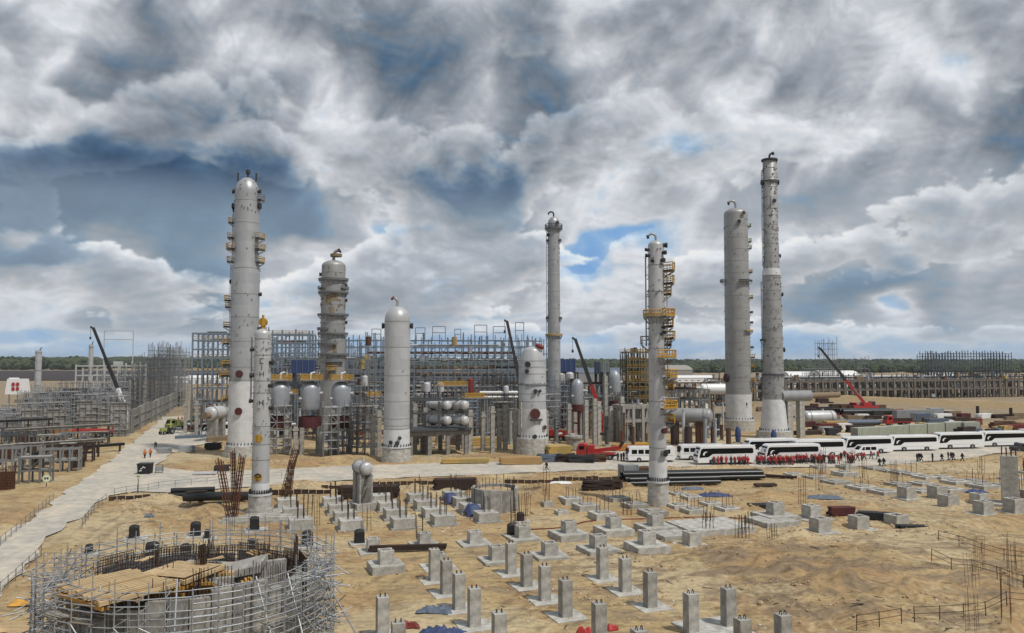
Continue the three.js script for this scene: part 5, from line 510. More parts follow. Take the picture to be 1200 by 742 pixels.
// brown stacks in the pipe yard
{ const list = []; const z = (n, a, b, c, d) => { for (let i = 0; i < n; i++) list.push([rr(a, b), rr(c, d)]); }; z(44, 942, 1012, 476, 512); z(30, 1090, 1230, 494, 508); z(30, 940, 1052, 467, 488); z(24, 1095, 1215, 489, 503); z(26, 800, 858, 458, 494); z(20, 1010, 1120, 482, 500); z(28, 640, 765, 466, 502); z(30, 480, 612, 494, 522); z(22, 215, 445, 486, 520); z(22, 0, 145, 466, 510); z(12, 870, 945, 474, 492);
  const kinds = [[M.brown, 'brown'], [M.brownDark, 'very dark brown'], [M.redLead, 'dark red'], [M.rebar, 'rust-black'], [M.drumLight, 'pale grey'], [M.paleYellow, 'dull yellow'], [M.slate, 'slate blue'], [M.dark, 'black'], [M.redDull, 'red'], [M.white, 'white'], [M.brownDark, 'very dark brown'], [M.mud, 'tan']];
  for (const [px, py] of list) { const [m, w] = pick(kinds), L = rr(2.5, 8), ry = 0.15 + rr(-0.15, 0.45); barStack('yard_stack', `${w} stack of bars and crates in the storage yards among the works`, P(px, py), ry, L, rr(1.2, 2.6), rr(0.6, 2), m, `${w} yard stacks`); } }
// brown piers and blue wrapped valves behind the coaches
for (const [px, by, ty, w, m, l] of [[817, 519, 497, 4, M.brown, 0], [822, 521, 499, 5, M.rebarRed, 0], [835, 520, 500, 4, M.brown, 0], [846, 516, 498, 4, M.brown, 0], [854, 522, 502, 6, M.brown, 0], [807, 523, 500, 9, M.rebar, 0], [790, 522, 500, 8, M.brownDark, 0], [729, 528, 505, 4, M.rebarRed, 0], [742, 528, 500, 4, M.brown, 0], [828, 513, 496, 6, M.blue, 1], [865, 519, 500, 7, M.blue, 1], [907, 522, 504, 7, M.blue, 1], [1146, 489, 476, 3.5, M.brownDark, 2], [1185, 491, 478, 3.5, M.brownDark, 2]]) { const g = P(px, by), k = ppm(g[2]), h = yAt(g[2], ty), r = w / 2 / k, t = thing(['brown_pier', 'wrapped_valve', 'brown_post'][l], ['rusty brown sleeve pier standing behind the coaches', 'upright valve wrapped in dark blue sheet behind the coaches', 'dark brown post on the earth bank'][l], ['pier', 'valve', 'post'][l], g, 0, ['brown piers', 'blue wrapped valves', 'posts on the bank'][l]); new B().lathe(l === 1 ? [[r * 0.7, -0.1], [r * 0.85, h * 0.2], [r, h * 0.5], [r * 0.9, h * 0.8], [r * 0.4, h]] : [[r, -0.1], [r, h], [r * 0.85, h], [r * 0.85, h - 0.5]], 12).build(l === 1 ? 'wrapping' : 'sleeve', m, t); new B().slab(0, -0.15, 0, r * 2.6, 0.3, r * 2.6).build('foot', M.concrete2, t); }

// ---------------------------------------------------------------- vehicles
const wheelT = new B().bar([0, 0, -0.14], [0, 0, 0.14], 0.5, 16, 0.5, true).geo(), wheelR = new B().bar([0, 0, -0.16], [0, 0, 0.16], 0.27, 10, 0.27, true).geo();
function wheel(t, x, y, z, r) { const w = mesh('wheel', wheelT, M.tyre, t); w.position.set(x, y, z); w.scale.setScalar(r / 0.5); mesh('rim', wheelR, M.rim, w); return w; }
function extr(pts, w, bev = 0.1) { const s = new THREE.Shape(pts.map(([x, y]) => new THREE.Vector2(x, y))); const g = new THREE.ExtrudeGeometry(s, { depth: w - 2 * bev, bevelEnabled: bev > 0, bevelSize: bev, bevelThickness: bev, bevelSegments: 2, curveSegments: 4 }); g.translate(0, 0, -(w - 2 * bev) / 2); return g; }
function coachProto(pos, ry, label, group) {             // front at -x
  const t = thing('coach', label, 'coach', pos, ry, group), L = 11.6, f = -L / 2, e = L / 2;
  mesh('body', extr([[f + 0.15, 0.42], [e - 0.1, 0.42], [e, 0.9], [e - 0.05, 3.2], [e - 0.3, 3.48], [f + 1.3, 3.5], [f + 0.75, 3.3], [f + 0.2, 1.9], [f + 0.02, 1.1]], 2.5, 0.1), M.busWhite, t);
  for (const s of [-1, 1]) { const g = extr([[f + 0.3, 1.35], [f + 2.1, 1.45], [f + 3.0, 2.05], [e - 0.7, 2.1], [e - 0.45, 2.25], [e - 0.5, 2.95], [e - 0.8, 3.08], [f + 1.1, 3.08], [f + 0.72, 2.9]], 0.04, 0.012); const w = mesh('side_window', g, M.glass, t); w.position.z = s * 1.262; const c = mesh('white_curve', extr([[f + 1.0, 1.85], [f + 1.1, 2.25], [f + 1.5, 2.5], [f + 2.0, 2.45], [f + 1.55, 2.3], [f + 1.35, 2.0], [f + 1.3, 1.75]], 0.04, 0.005), M.busWhite, w); c.position.z = s * 0.03; for (const [x, l] of [[f + 2.9, 1], [e - 3.0, 1]]) wheel(t, x, 0.5, s * 1.14, 0.5); const d = new B().box((f + e) / 2 + 0.4, 1.05, s * 1.256, L - 3.6, 0.03, 0.02).build('trim_line', M.grey, t); ubox('mirror', f - 0.1, 2.5, s * 1.35, 0.15, 0.5, 0.22, M.black, t); ubox('head_lamp', f + 0.02, 0.95, s * 0.85, 0.16, 0.22, 0.45, M.lamp, t); ubox('tail_lamp', e - 0.01, 1.2, s * 1.0, 0.06, 0.6, 0.2, M.tail, t); ubox('wheel_arch', f + 2.9, 0.6, s * 1.235, 1.25, 0.6, 0.04, M.black, t); ubox('wheel_arch', e - 3.0, 0.6, s * 1.235, 1.25, 0.6, 0.04, M.black, t); }
  const ws = new B().quad([f + 0.09, 1.5, -1.12], [f + 0.09, 1.5, 1.12], [f + 0.72, 3.15, 1.05], [f + 0.72, 3.15, -1.05]).build('windscreen', M.glass, t); ws.position.x = -0.14; ubox('bumper', f + 0.02, 0.6, 0, 0.2, 0.35, 2.3, M.grey, t); ubox('rear_window', e + 0.04, 2.6, 0, 0.05, 0.8, 2.0, M.glass, t); ubox('roof_unit', 1.5, 3.56, 0, 3, 0.16, 1.7, M.busWhite, t); ubox('under_frame', 0.3, 0.42, 0, L - 1.4, 0.28, 2.1, M.black, t);
  return t;
}
const coachL = 'white coach with a swept black window band parked in the long row', cg = 'coaches parked in the long row';
const coach0 = coachProto(P(849, 543.5), 0.13, 'white coach with the red-jacketed crowd along its whole side', null);
copy(coach0, P(926, 541.5), 0.16, 'white coach with the red crowd at its front half and dark figures at its tail'); copy(coach0, P(903, 534), 0.16, 'white coach mostly hidden behind the two crowded coaches'); copy(coach0, P(957, 535), 0.16, 'white coach half behind the second crowded coach');
for (const [px, py] of [[1015, 531], [1069, 528], [1122.5, 525.5], [1174, 522.8]]) copy(coach0, P(px, py), 0.16, px === 1015 ? 'white coach with a white minivan parked before its side' : px === 1069 ? 'white coach next after the one with the minivan' : px === 1122.5 ? 'white coach second after the one with the minivan' : 'white coach at the end of the row near the black car', px === 1015 ? undefined : cg).scale.set(rr(0.94, 1.0), rr(0.95, 1.03), 1);
copy(coach0, P(262, 511), 0.1, 'white coach half hidden by the two-diameter column skirt', null);
function minibus(pos, ry, label) { const t = thing('minibus', label, 'minibus', pos, ry), L = 9.2, f = -L / 2, e = L / 2; mesh('body', extr([[f + 0.1, 0.45], [e, 0.45], [e, 2.7], [e - 0.2, 2.95], [f + 0.5, 2.95], [f + 0.25, 2.75], [f, 1.5]], 2.4, 0.1), M.busWhite, t); for (const s of [-1, 1]) { for (let i = 0; i < 6; i++) ubox('window', f + 1.2 + i * 1.32, 2.05, s * 1.2, 1.05, 0.8, 0.05, M.glass, t); for (const x of [f + 2.1, e - 2.2]) wheel(t, x, 0.48, s * 1.08, 0.48); ubox('head_lamp', f + 0.02, 0.95, s * 0.8, 0.1, 0.25, 0.4, M.lamp, t); ubox('mirror', f + 0.05, 2.2, s * 1.35, 0.1, 0.4, 0.2, M.black, t); ubox('trim_line', 0, 1.3, s * 1.205, L - 0.6, 0.06, 0.02, M.grey, t); } new B().quad([f - 0.01, 1.55, -1.05], [f - 0.01, 1.55, 1.05], [f + 0.2, 2.7, 1.0], [f + 0.2, 2.7, -1.0]).build('windscreen', M.glass, t).position.x = -0.13; ubox('bumper', f, 0.55, 0, 0.25, 0.3, 2.3, M.grey, t); ubox('under_frame', 0.2, 0.42, 0, L - 1, 0.25, 2, M.black, t); return t; }
minibus(P(762, 541), 0.07, 'white service bus with separate square windows behind the balcony column'); minibus(P(822, 538.5), 0.08, 'white service bus half hidden behind the first crowded coach');
function car(pos, ry, label, m, group, van) { const t = thing(van ? 'minivan' : 'car', label, van ? 'van' : 'car', pos, ry, group), L = van ? 5 : 4.5, f = -L / 2, e = L / 2, h = van ? 1.95 : 1.5; mesh('body', extr(van ? [[f, 0.35], [e, 0.35], [e, 1.1], [e - 0.1, h - 0.08], [e - 0.3, h], [f + 1.6, h], [f + 0.9, 1.15], [f + 0.05, 0.95]] : [[f, 0.35], [e, 0.35], [e, 0.95], [e - 0.9, 1.0], [e - 1.5, h], [f + 1.9, h], [f + 1.2, 0.98], [f + 0.05, 0.8]], 1.8, 0.08), m, t); for (const s of [-1, 1]) { const w = mesh('side_window', extr(van ? [[f + 1.35, 1.15], [e - 0.3, 1.15], [e - 0.35, h - 0.15], [f + 1.75, h - 0.15]] : [[f + 1.6, 1.0], [e - 1.2, 1.0], [e - 1.6, h - 0.1], [f + 2.0, h - 0.1]], 0.03, 0.005), M.glass, t); w.position.z = s * 0.9; if (van) for (const x of [-0.35, 0.9]) ubox('pillar', x, 1.45, s * 0.925, 0.14, 0.8, 0.03, m, w).position.z = s * 0.02; for (const x of [f + 0.85, e - 0.9]) wheel(t, x, 0.33, s * 0.82, 0.33); ubox('head_lamp', f, 0.72, s * 0.65, 0.08, 0.15, 0.3, M.lamp, t); ubox('tail_lamp', e, 0.85, s * 0.7, 0.06, 0.25, 0.2, M.tail, t); } new B().quad([f + (van ? 0.85 : 1.2), van ? 1.17 : 1.0, -0.75], [f + (van ? 0.85 : 1.2), van ? 1.17 : 1.0, 0.75], [f + (van ? 1.55 : 1.88), h - 0.08, 0.68], [f + (van ? 1.55 : 1.88), h - 0.08, -0.68]).build('windscreen', M.glass, t).position.set(-0.1, 0.06, 0); return t; }
car(P(1013, 533.5), 0.15, 'white minivan parked against the side of a coach', M.busWhite, null, true); car(P(948, 537), 0.1, 'white van beside the tail of the second crowded coach', M.busWhite, null, true);
car(P(226, 506), -0.2, 'pink-red car on the left-hand lot', M.redDull); car(P(239, 509), 0.5, 'dark maroon car on the left-hand lot', M.maroon); car(P(1196, 528), 0.3, 'black car at the end of the coach row', M.dark);
car(P(640, 505), 0.3, 'small dark car under the steel bays', M.slate);
function truck(pos, ry, label, m, bed, o = {}) { const t = thing('truck', label, 'truck', pos, ry), s = o.s ?? 1; for (const k of [-1, 1]) for (const x of [-2.6, 1.3, 2.7]) wheel(t, x, 0.55, k * 1.0, 0.55); block('chassis', 0.2, 0.7, 0, 7.4, 0.3, 1.1, M.dark, t); mesh('cab', extr([[-4.1, 0.75], [-2.2, 0.75], [-2.2, 2.9], [-2.5, 3.05], [-3.5, 3.05], [-4.0, 1.9]], 2.4, 0.08), m, t); for (const k of [-1, 1]) ubox('side_window', -3.0, 2.3, k * 1.2, 1.0, 0.7, 0.06, M.glass, t); new B().quad([-4.1, 1.95, -1], [-4.1, 1.95, 1], [-3.62, 2.85, 1], [-3.62, 2.85, -1]).build('windscreen', M.glass, t).position.x = -0.1; if (bed === 'tipper') { const b = new B(); b.hexa([[-1.9, 1.1, 1.2], [3.4, 1.1, 1.2], [4.0, 2.4, 1.3], [-2.0, 2.6, 1.3], [-1.9, 1.1, -1.2], [3.4, 1.1, -1.2], [4.0, 2.4, -1.3], [-2.0, 2.6, -1.3]]); b.build('tipper_body', m, t); for (let i = 0; i < 5; i++) ubox('rib', -1.4 + i * 1.1, 1.75, 1.27, 0.12, 1.2, 0.12, m, t); block('load', 0.8, 2.4, 0, 4, 0.4, 2, M.mud, t); } else if (bed === 'flat') { block('flatbed', 1, 1.05, 0, 7.6, 0.25, 2.4, m, t); block('load', 1, 1.3, 0, 6.5, 1.0, 2, M.brownDark, t); } else { block('deck', 0.8, 1.05, 0, 5.6, 0.3, 2.4, m, t); new B().beam([-0.8, 1.6, 0], [4.6, 2.4, 0], 0.7, 0.7).build('loader_arm', m, t); block('engine_box', -1.2, 1.3, 0, 1.2, 1.5, 2, m, t); new B().beam([4.4, 2.3, 0], [5.4, 3.8, 0.4], 0.5).build('grab', M.brown, t); } return t; }
truck(P(700, 538), -0.25, 'bright red crane truck standing beside the middle road', M.red, 'crane'); truck(P(653, 516), -0.35, 'red tipper truck behind the squat white vessel', M.red, 'tipper'); truck(P(1052, 499), 0.1, 'red flatbed truck loaded with dark steel in the pipe yard', M.red, 'flat'); truck(P(212, 503), 0.9, 'yellow-green roller truck on the left-hand lot', M.foliage, 'crane');
{ const g = P(98, 512), t = thing('long_trailer', 'long red and orange trailer parked among the left-hand scaffolds', 'trailer', g, TH * 0.4); block('bed', 2.5, 1.1, 0, 10, 0.9, 2.4, M.red, t); block('bed', -5, 1.0, 0, 5, 0.9, 2.4, M.orange, t); for (const k of [-1, 1]) for (const x of [-5.5, -3, 4, 5.5, 7]) wheel(t, x, 0.5, k * 1.0, 0.5); block('head_board', 7.6, 2, 0, 0.2, 0.9, 2.3, M.red, t); }
{ const g = P(195, 509), t = thing('tractor', 'small green and dark tractor on the left-hand road', 'tractor', g, 1.1); for (const k of [-1, 1]) { wheel(t, 1.0, 0.8, k * 0.9, 0.8); wheel(t, -1.3, 0.5, k * 0.8, 0.5); } block('bonnet', -1, 0.8, 0, 1.8, 0.9, 0.8, M.foliage, t); block('cab_floor', 0.6, 0.9, 0, 1.6, 0.4, 1.4, M.dark, t); for (const [a, b] of [[0, 0.6], [0, -0.6], [1.3, 0.6], [1.3, -0.6]]) ubox('cab_post', a, 1.9, b, 0.1, 1.3, 0.1, M.dark, t); block('cab_roof', 0.65, 2.5, 0, 1.7, 0.15, 1.5, M.foliage, t); new B().beam([1.6, 0.9, 0], [3.2, 1.9, 0], 0.3).build('loader_arm', M.slate, t); }
{ const g = P(170, 555), t = thing('portable_cabin', 'black box skip with white scrawled marks at the crossroads', 'skip', g, 0.1); new B().taper(0, 0, 0, 2.0, 1.7, 2.2, 1.9, 1.7).build('bin', M.black, t); for (const [x, y, a] of [[-0.3, 1.0, 0.6], [0.1, 1.2, -0.5], [-0.5, 0.6, 0.2]]) { const o = ubox('white_mark', x, y, 0.97, 0.5, 0.12, 0.03, M.white, t); o.rotation.z = a; } block('rim', 0, 1.7, 0, 2.35, 0.12, 2.05, M.dark, t); const t2 = thing('generator', 'small grey generator on a frame beside the black skip', 'generator', P(187, 554), 0.2); block('body', 0, 0.3, 0, 1.1, 0.8, 0.8, M.grey, t2); for (const s of [-1, 1]) ubox('frame_post', s * 0.6, 0.7, 0.35, 0.08, 1.5, 0.08, M.dark, t2); ubox('frame_rail', 0, 1.4, 0.35, 1.3, 0.08, 0.08, M.dark, t2); }
// mobile cranes: [base px, base row, boom foot row, tip px, tip row]
function crane(label, px, by, foot, tx, ty, lower, upper, split, ry = 0.2) {
  const g = P(px, by), z = g[2], t = thing('mobile_crane', label, 'crane', g, ry), y0 = foot ? yAt(z, foot) : 3, dx = xAt(z, tx, ty) - g[0], y1 = yAt(z, ty), inv = (x, y) => [x * Math.cos(ry), y, x * Math.sin(ry)];
  block('carrier', 0, 0.9, 0, 11, 0.9, 2.7, lower, t); for (const k of [-1, 1]) for (const x of [-4.2, -2.6, 1.6, 3.2, 4.7]) wheel(t, x, 0.65, k * 1.1, 0.65); block('cab', -4.8, 1.8, 0, 1.8, 1.4, 2.4, lower, t); ubox('cab_window', -5.1, 2.6, 0, 1.3, 0.6, 2.46, M.glass, t); block('slewing_body', 1, 1.8, 0, 4, 1.4, 2.6, lower, t); block('counterweight', 3.4, 1.9, 0, 1.4, 1.6, 2.6, M.dark, t);
  const a = inv(0, Math.min(y0, 3)), full = [dx, y1], f = (s) => { const p = inv(mix(0, full[0], s), mix(a[1], full[1], s)); return p; };
  new B().beam(f(0), f(split), 0.85, 1.0).build('boom_base', lower === M.dark ? M.dark : lower, t); new B().beam(f(split * 0.98), f(split + (1 - split) * 0.5), 0.75, 1.0).build('boom_section', upper, t); new B().beam(f(split + (1 - split) * 0.48), f(1), 0.55, 0.75).build('boom_section', upper, t);
  new B().beam(f(0.985), [f(1)[0] - 0.8, f(1)[1] + 0.3, f(1)[2]], 0.5, 0.5).build('boom_head', upper, t); const e = f(1); new B().bar([e[0] - 0.7, e[1], e[2]], [e[0] - 0.7, e[1] - 3, e[2]], 0.05, 4).box(e[0] - 0.7, e[1] - 3.3, e[2], 0.5, 0.8, 0.3).build('hook', M.dark, t); const h = f(split * 0.6); new B().bar([1.2, 2.4, 0.3], [h[0], h[1], h[2] + 0.4], 0.22, 8).build('lift_ram', M.grey, t); return t;
}
crane('mobile crane with a white lower boom among the left-hand scaffolds', 150, 497, 0, 109, 384, M.white, M.dark, 0.3); crane('mobile crane with a slim dark boom behind the squat vessel', 618, 500, 0, 594, 376, M.dark, M.dark, 0.25);
crane('mobile crane with a red boom base right of the squat vessel', 709, 511, 0, 674, 397, M.red, M.dark, 0.46); crane('mobile crane with a long red boom base in the pipe yard', 1013, 481, 0, 961, 408, M.red, M.dark, 0.42);
// ---------------------------------------------------------------- foundations
const gy = (p) => ground(p[0], p[2]);
function rebars(parent, n, m, w, d, y, h, mt = M.rebar, r = 0.032) { const b = new B(); for (let i = 0; i < n; i++) for (let k = 0; k < m; k++) { const x = (i / Math.max(1, n - 1) - 0.5) * w, z = (k / Math.max(1, m - 1) - 0.5) * d; b.bar([x, y - 0.1, z], [x + rr(-0.08, 0.08), y + h * rr(0.85, 1.1), z + rr(-0.08, 0.08)], r, 4); } b.build('rebar', mt, parent, 'stuff'); }
// tall square columns with lifting loops
const colP = [];
function tallColumn(p, h, w, slab, label, group) {
  const t = thing('concrete_column', label, 'column', p, TH + rr(-0.05, 0.05), group), m = pick([M.concrete, M.concrete2, M.concrete]);
  block('shaft', 0, -0.3, 0, w, +(h + 0.3).toFixed(2), w, m, t); const b = new B(); for (const s of [-0.18, 0.18]) { const q = []; for (let i = 0; i <= 6; i++) { const a = Math.PI * i / 6; q.push([s + 0, h + Math.sin(a) * 0.24, Math.cos(a) * 0.13]); } b.path(q, 0.035, 5); } b.build('lifting_loop', M.rebar, t);
  if (slab) block('blinding_slab', 0.1, -0.25, 0, slab, 0.31, slab, M.concrete3, t); return t;
}
const columnNotes = ['first from the pedestals in the row by the grey plastic sheet', 'second from the pedestals in the row by the grey plastic sheet', 'third from the pedestals in the row by the grey plastic sheet', 'fourth from the pedestals in the row by the grey plastic sheet', 'first in the middle row, nearest the pedestals', 'second in the middle row from the pedestals', 'third in the middle row from the pedestals', 'fourth in the middle row from the pedestals', 'first in the row before the balcony column', 'second in the row before the balcony column', 'third in the row before the balcony column', 'at the near corner of the pale slab', 'at the far corner of the pale slab', 'alone beside the ring scaffold', 'short-looking, beside the bundle of red-brown bars', 'fifth from the pedestals in the row by the grey sheet', 'beside the small red sheets', 'with only its head in view between the red sheets and the slab', 'just before the pale slab', 'alone on the rough sand beyond the pale slab'];
for (const [px, by] of [[508.6, 679.5], [522.7, 695], [537.6, 713], [555.6, 733], [598.7, 671.7], [617, 686.5], [638.3, 703], [662.6, 722], [706, 678], [732.6, 693], [762, 710.7], [810, 741], [854, 733.5]]) { const p = P(px, by); tallColumn([p[0], gy(p), p[2]], 2.85, 0.86, px > 800 ? 0 : 2.7, 'tall square precast column, ' + columnNotes.shift(), 'tall square columns in the sand'); }
for (const [px, ty] of [[448.5, 699], [466.7, 729], [585, 718], [702, 706.6], [749, 738], [870, 725], [917.5, 720]]) { const p = P(px, ty, 2.85); tallColumn([p[0], 0, p[2]], 2.85, 0.86, 2.7, 'tall square precast column, ' + columnNotes.shift(), 'tall square columns in the sand'); }
{ const p = P(836, 737); block('slab_on_ground', p[0], -0.12, p[2], 4.6, 0.2, 4.4, M.concrete3, scene, TH); const o = scene.children.at(-1); tag(o, 'pale slab on the sand between two tall square columns', 'slab'); }
// stub pedestals with a socket, on stepped pads
function pedestal(p, s, h, pad, ph, label, group, ry = TH) {
  const t = thing('pedestal_footing', label, 'footing', p, ry + rr(-0.05, 0.05), group), m = pick([M.concrete, M.concrete3, M.concrete]); if (pad) block('pad', 0, -0.4, 0, pad, +(ph + 0.4).toFixed(2), pad, pick([M.concrete, M.concrete3]), t);
  const b = new B(), w = s * 0.2, y0 = pad ? ph : -0.2, y1 = (pad ? ph : 0) + h; b.box(0, (y0 + y1 - 0.5) / 2, 0, s, y1 - 0.5 - y0, s); for (const k of [-1, 1]) b.box(k * (s - w) / 2, y1 - 0.25, 0, w, 0.5, s).box(0, y1 - 0.25, k * (s - w) / 2, s - 2 * w, 0.5, w); b.build('pedestal', m, t); const loops = new B(); for (const k of [-1, 1]) loops.bar([k * s * 0.42, y1, 0.2], [k * s * 0.42, y1 + 0.16, 0.2], 0.03, 4); loops.build('anchor_bolt', M.rebar, t); return t;
}
const pedestalSpots = [];
for (const [px, by, s, h, pad, ph] of [[437, 645, 1.25, 1.3, 3, 0.15], [452, 668, 1.35, 1.25, 3.1, 0.75], [497, 638, 1.25, 1.2, 3, 0.12], [514, 664, 1.25, 1.3, 3.2, 0.12], [556, 637, 1.35, 1.25, 3.4, 0.2], [582, 657, 1.35, 1.3, 3.2, 0.25], [612.4, 631, 1.4, 1.25, 3.4, 0.3], [644, 652, 1.4, 1.25, 3.3, 0.3], [666.5, 630, 1.35, 1.25, 3.6, 0.75], [701, 646, 1.4, 1.3, 3.5, 0.5], [719, 625, 1.4, 1.25, 3.6, 0.75], [758, 645, 1.45, 1.35, 3.7, 0.75], [768, 622, 1.45, 1.25, 3.8, 0.75], [811, 638, 1.5, 1.4, 3.2, 0.1], [908.7, 608, 1.6, 1.5, 4.4, 0.7], [951, 607, 1.7, 1.6, 4.2, 0.12], [961, 623, 1.7, 1.55, 3.6, 0.06], [1006.4, 619, 1.7, 1.5, 3.4, 0.06], [1050.6, 613, 2, 1.1, 0, 0], [1062.7, 584, 1.8, 1.6, 3, 0.2], [1098.6, 583, 1.9, 1.8, 0, 0], [1111.6, 594, 1.9, 1.6, 0, 0], [1147.5, 590, 1.7, 1.5, 0, 0], [1152.4, 602, 1.7, 1.6, 3.4, 0.12], [1189, 600, 1.9, 1.8, 3.4, 0.12], [1208, 588, 1.8, 1.6, 3, 0.1]]) pedestalSpots.push([px, by, s, h, pad, ph]);
const pedestalNotes = ['with a black anchor bundle close behind it', 'nearest the ring scaffold', 'behind the long rusty beam', 'half hidden by a tall square column', 'beside the small bars left of the red hose', 'right behind a tall square column', 'with a black anchor bundle at its corner', 'in front of the pedestal with the anchor bundle', 'at the start of the red hose', 'hidden partly by the head of a tall column', 'halfway along the red hose', 'in front of the balcony column, lower row', 'in front of the balcony column, upper row', 'on the sand before the large raft slab', 'standing on the flat slab with the blue sheet', 'beside the red formwork stack', 'in front of the one by the red formwork', 'right of the red formwork stack', 'between black formwork stacks at the trench', 'alone on a small round of sand', 'among the flat footings, beside the dark blue heap', 'in front of the block by the dark blue heap', 'between the tall pillar and the flat footings', 'on a pad beside the tall pillar', 'at the foot of the tall pillar', 'beyond the tall pillar'];
pedestalSpots.forEach(([px, by, s, h, pad, ph], i) => { const p = P(px, by); pedestal([p[0], gy(p) - 0.03, p[2]], s, h, pad, ph, (pad > 3.25 && ph > 0.4 ? 'socket pedestal on a thick pad, ' : pad ? 'socket pedestal on a thin pad, ' : 'bare socket block, ') + pedestalNotes[i], pad ? 'socket pedestals' : 'bare socket blocks'); });
// strip footings with starter bars, in stepping rows
for (const [list, n] of [[[[337, 594], [344, 605], [352, 619]], 0], [[[390, 592], [397, 601], [404, 610], [411, 620]], 1], [[[447, 589], [455, 598], [463, 607], [472, 618]], 2], [[[489, 588], [498, 596], [508, 605], [519, 614]], 3], [[[531, 585], [543, 592], [552, 600], [570, 610]], 4]]) list.forEach(([px, by], i) => { const p = P(px, by), t = thing('block_footing', ['block footing with starter bars beside the slender column', 'block footing with starter bars left of the small drum pedestal', 'block footing with starter bars right of the small drum pedestal', 'block footing in the row by the dark bar stacks', 'block footing by the octagonal form'][n] + ', ' + ['nearest the middle road', 'second from the middle road', 'third from the middle road', 'fourth from the middle road'][i], 'footing', [p[0], gy(p), p[2]], TH, 'stepping rows of block footings'); block('pad', 0, -0.3, 0, 3.3, 0.5, 3.3, M.concrete2, t); block('block', 0, 0.2, 0, 2.7, 1.0, 2.6, pick([M.concrete, M.concrete3]), t); rebars(t, 2, 2, 0.7, 0.7, 1.2, rr(1.6, 2.4), M.rebar, 0.05); });
for (const [px, by, s] of [[533, 590, 1.4], [560, 604, 1.4]]) { const p = P(px, by), g = new THREE.PlaneGeometry(2.2, 2.0, 14, 14), v = g.attributes.position; for (let i = 0; i < v.count; i++) { const x = v.getX(i), y = v.getY(i); v.setZ(i, 1.35 - Math.max(0, Math.abs(x) - 0.55) * 1.5 - Math.max(0, y * -1 - 0.4) * 1.6 + 0.12 * noise(x * 4 + px, y * 4)); } g.rotateX(-Math.PI / 2); g.computeVertexNormals(); const m = mesh('blue_tarpaulin', g, M.blueTarp, scene); m.position.set(p[0] - 0.5, 0, p[2]); m.rotation.y = TH; tag(m, 'dark blue tarpaulin draped over a block footing', 'tarpaulin', 'tarpaulins on the footings'); }
// flat pads with starter bars round the balcony column and on the right
const padList = [[669, 590, 2.7, 0.8, 1], [686, 597, 2.9, 0.75, 1], [706, 607, 2.9, 0.75, 1], [724, 586, 2.8, 0.5, 1], [744, 594, 2.9, 0.6, 1], [765, 603, 3, 0.6, 0], [641, 594, 1.3, 0.6, 1], [658, 602, 1.5, 0.5, 0], [795, 579, 2.2, 0.4, 1], [810, 584, 2.4, 0.4, 0], [795, 594, 2.6, 0.4, 1], [812, 600, 2.6, 0.5, 1], [833, 591, 2.4, 0.4, 1], [853, 597, 2.6, 0.4, 1], [955, 560, 3, 0.4, 1], [980, 566, 3.6, 0.4, 0], [990, 557, 3.2, 0.7, 1], [992, 549, 2.8, 0.5, 1], [1010, 573, 3.6, 0.5, 1], [1037, 578, 3.6, 0.5, 0], [1055, 554, 3.4, 0.3, 0], [1068, 556, 3, 0.3, 1], [1085, 560, 3.2, 0.4, 0], [1103, 560, 3.2, 0.4, 0], [1052, 569, 3.0, 0.4, 1], [1081, 568, 3.2, 0.4, 0], [1080, 576, 3.2, 0.4, 0], [1120, 566, 3.4, 0.4, 0], [1140, 565, 3.2, 0.4, 1], [1152, 571, 3.6, 0.5, 1], [1113, 575, 3.4, 0.5, 0], [1172, 570, 3, 0.4, 1], [1040, 552, 3, 0.3, 0], [960, 549, 2.4, 0.4, 1], [930, 556, 2.6, 0.3, 0], [1024, 550, 2.6, 0.35, 0], [1185, 562, 3, 0.4, 0]];
for (const [px, by, s, h, rb] of padList) { const p = P(px, by), t = thing('flat_footing', rb ? 'flat concrete footing with rusty starter bars in the sand' : 'flat bare concrete footing in the sand', 'footing', [p[0], gy(p), p[2]], TH, rb ? 'flat footings with bars' : 'flat bare footings'); block('pad', 0, -0.3, 0, s, +(h + 0.3).toFixed(2), s, pick([M.concrete, M.concrete3, M.concrete2]), t); block('upstand', 0, h, 0, +(s * 0.5).toFixed(2), 0.12, +(s * 0.5).toFixed(2), M.concrete2, t); if (rb) rebars(t, 2, 2, s * 0.4, s * 0.35, h, rr(1.0, 2.2), pick([M.rebar, M.rebarRed]), 0.04); }
{ const p = P(832, 621), t = thing('raft_slab', 'large pale raft slab with starter bar cages at its edge', 'slab', p, TH); block('slab', 0, -0.3, 0, 8.2, 1.0, 6.4, M.concrete3, t); block('step', -6, -0.3, 1.2, 4, 0.75, 5, M.concrete, t); const a = P(862, 632); for (const [x, z] of [[2.6, 3.6], [-1.5, 2], [1, -1.8]]) { const g = new THREE.Group(); g.name = 'bar_cage'; g.position.set(x, 0, z); t.add(g); rebars(g, 3, 2, 1.0, 0.7, 0.7, 1.7, M.rebar, 0.04); } }
{ const p = P(905, 613), t = thing('raft_slab', 'flat slab under the pedestal with the blue sheet beside it', 'slab', [p[0], gy(p), p[2]], TH); block('slab', 0, -0.3, 0, 4.8, 0.9, 4.6, M.concrete, t); }
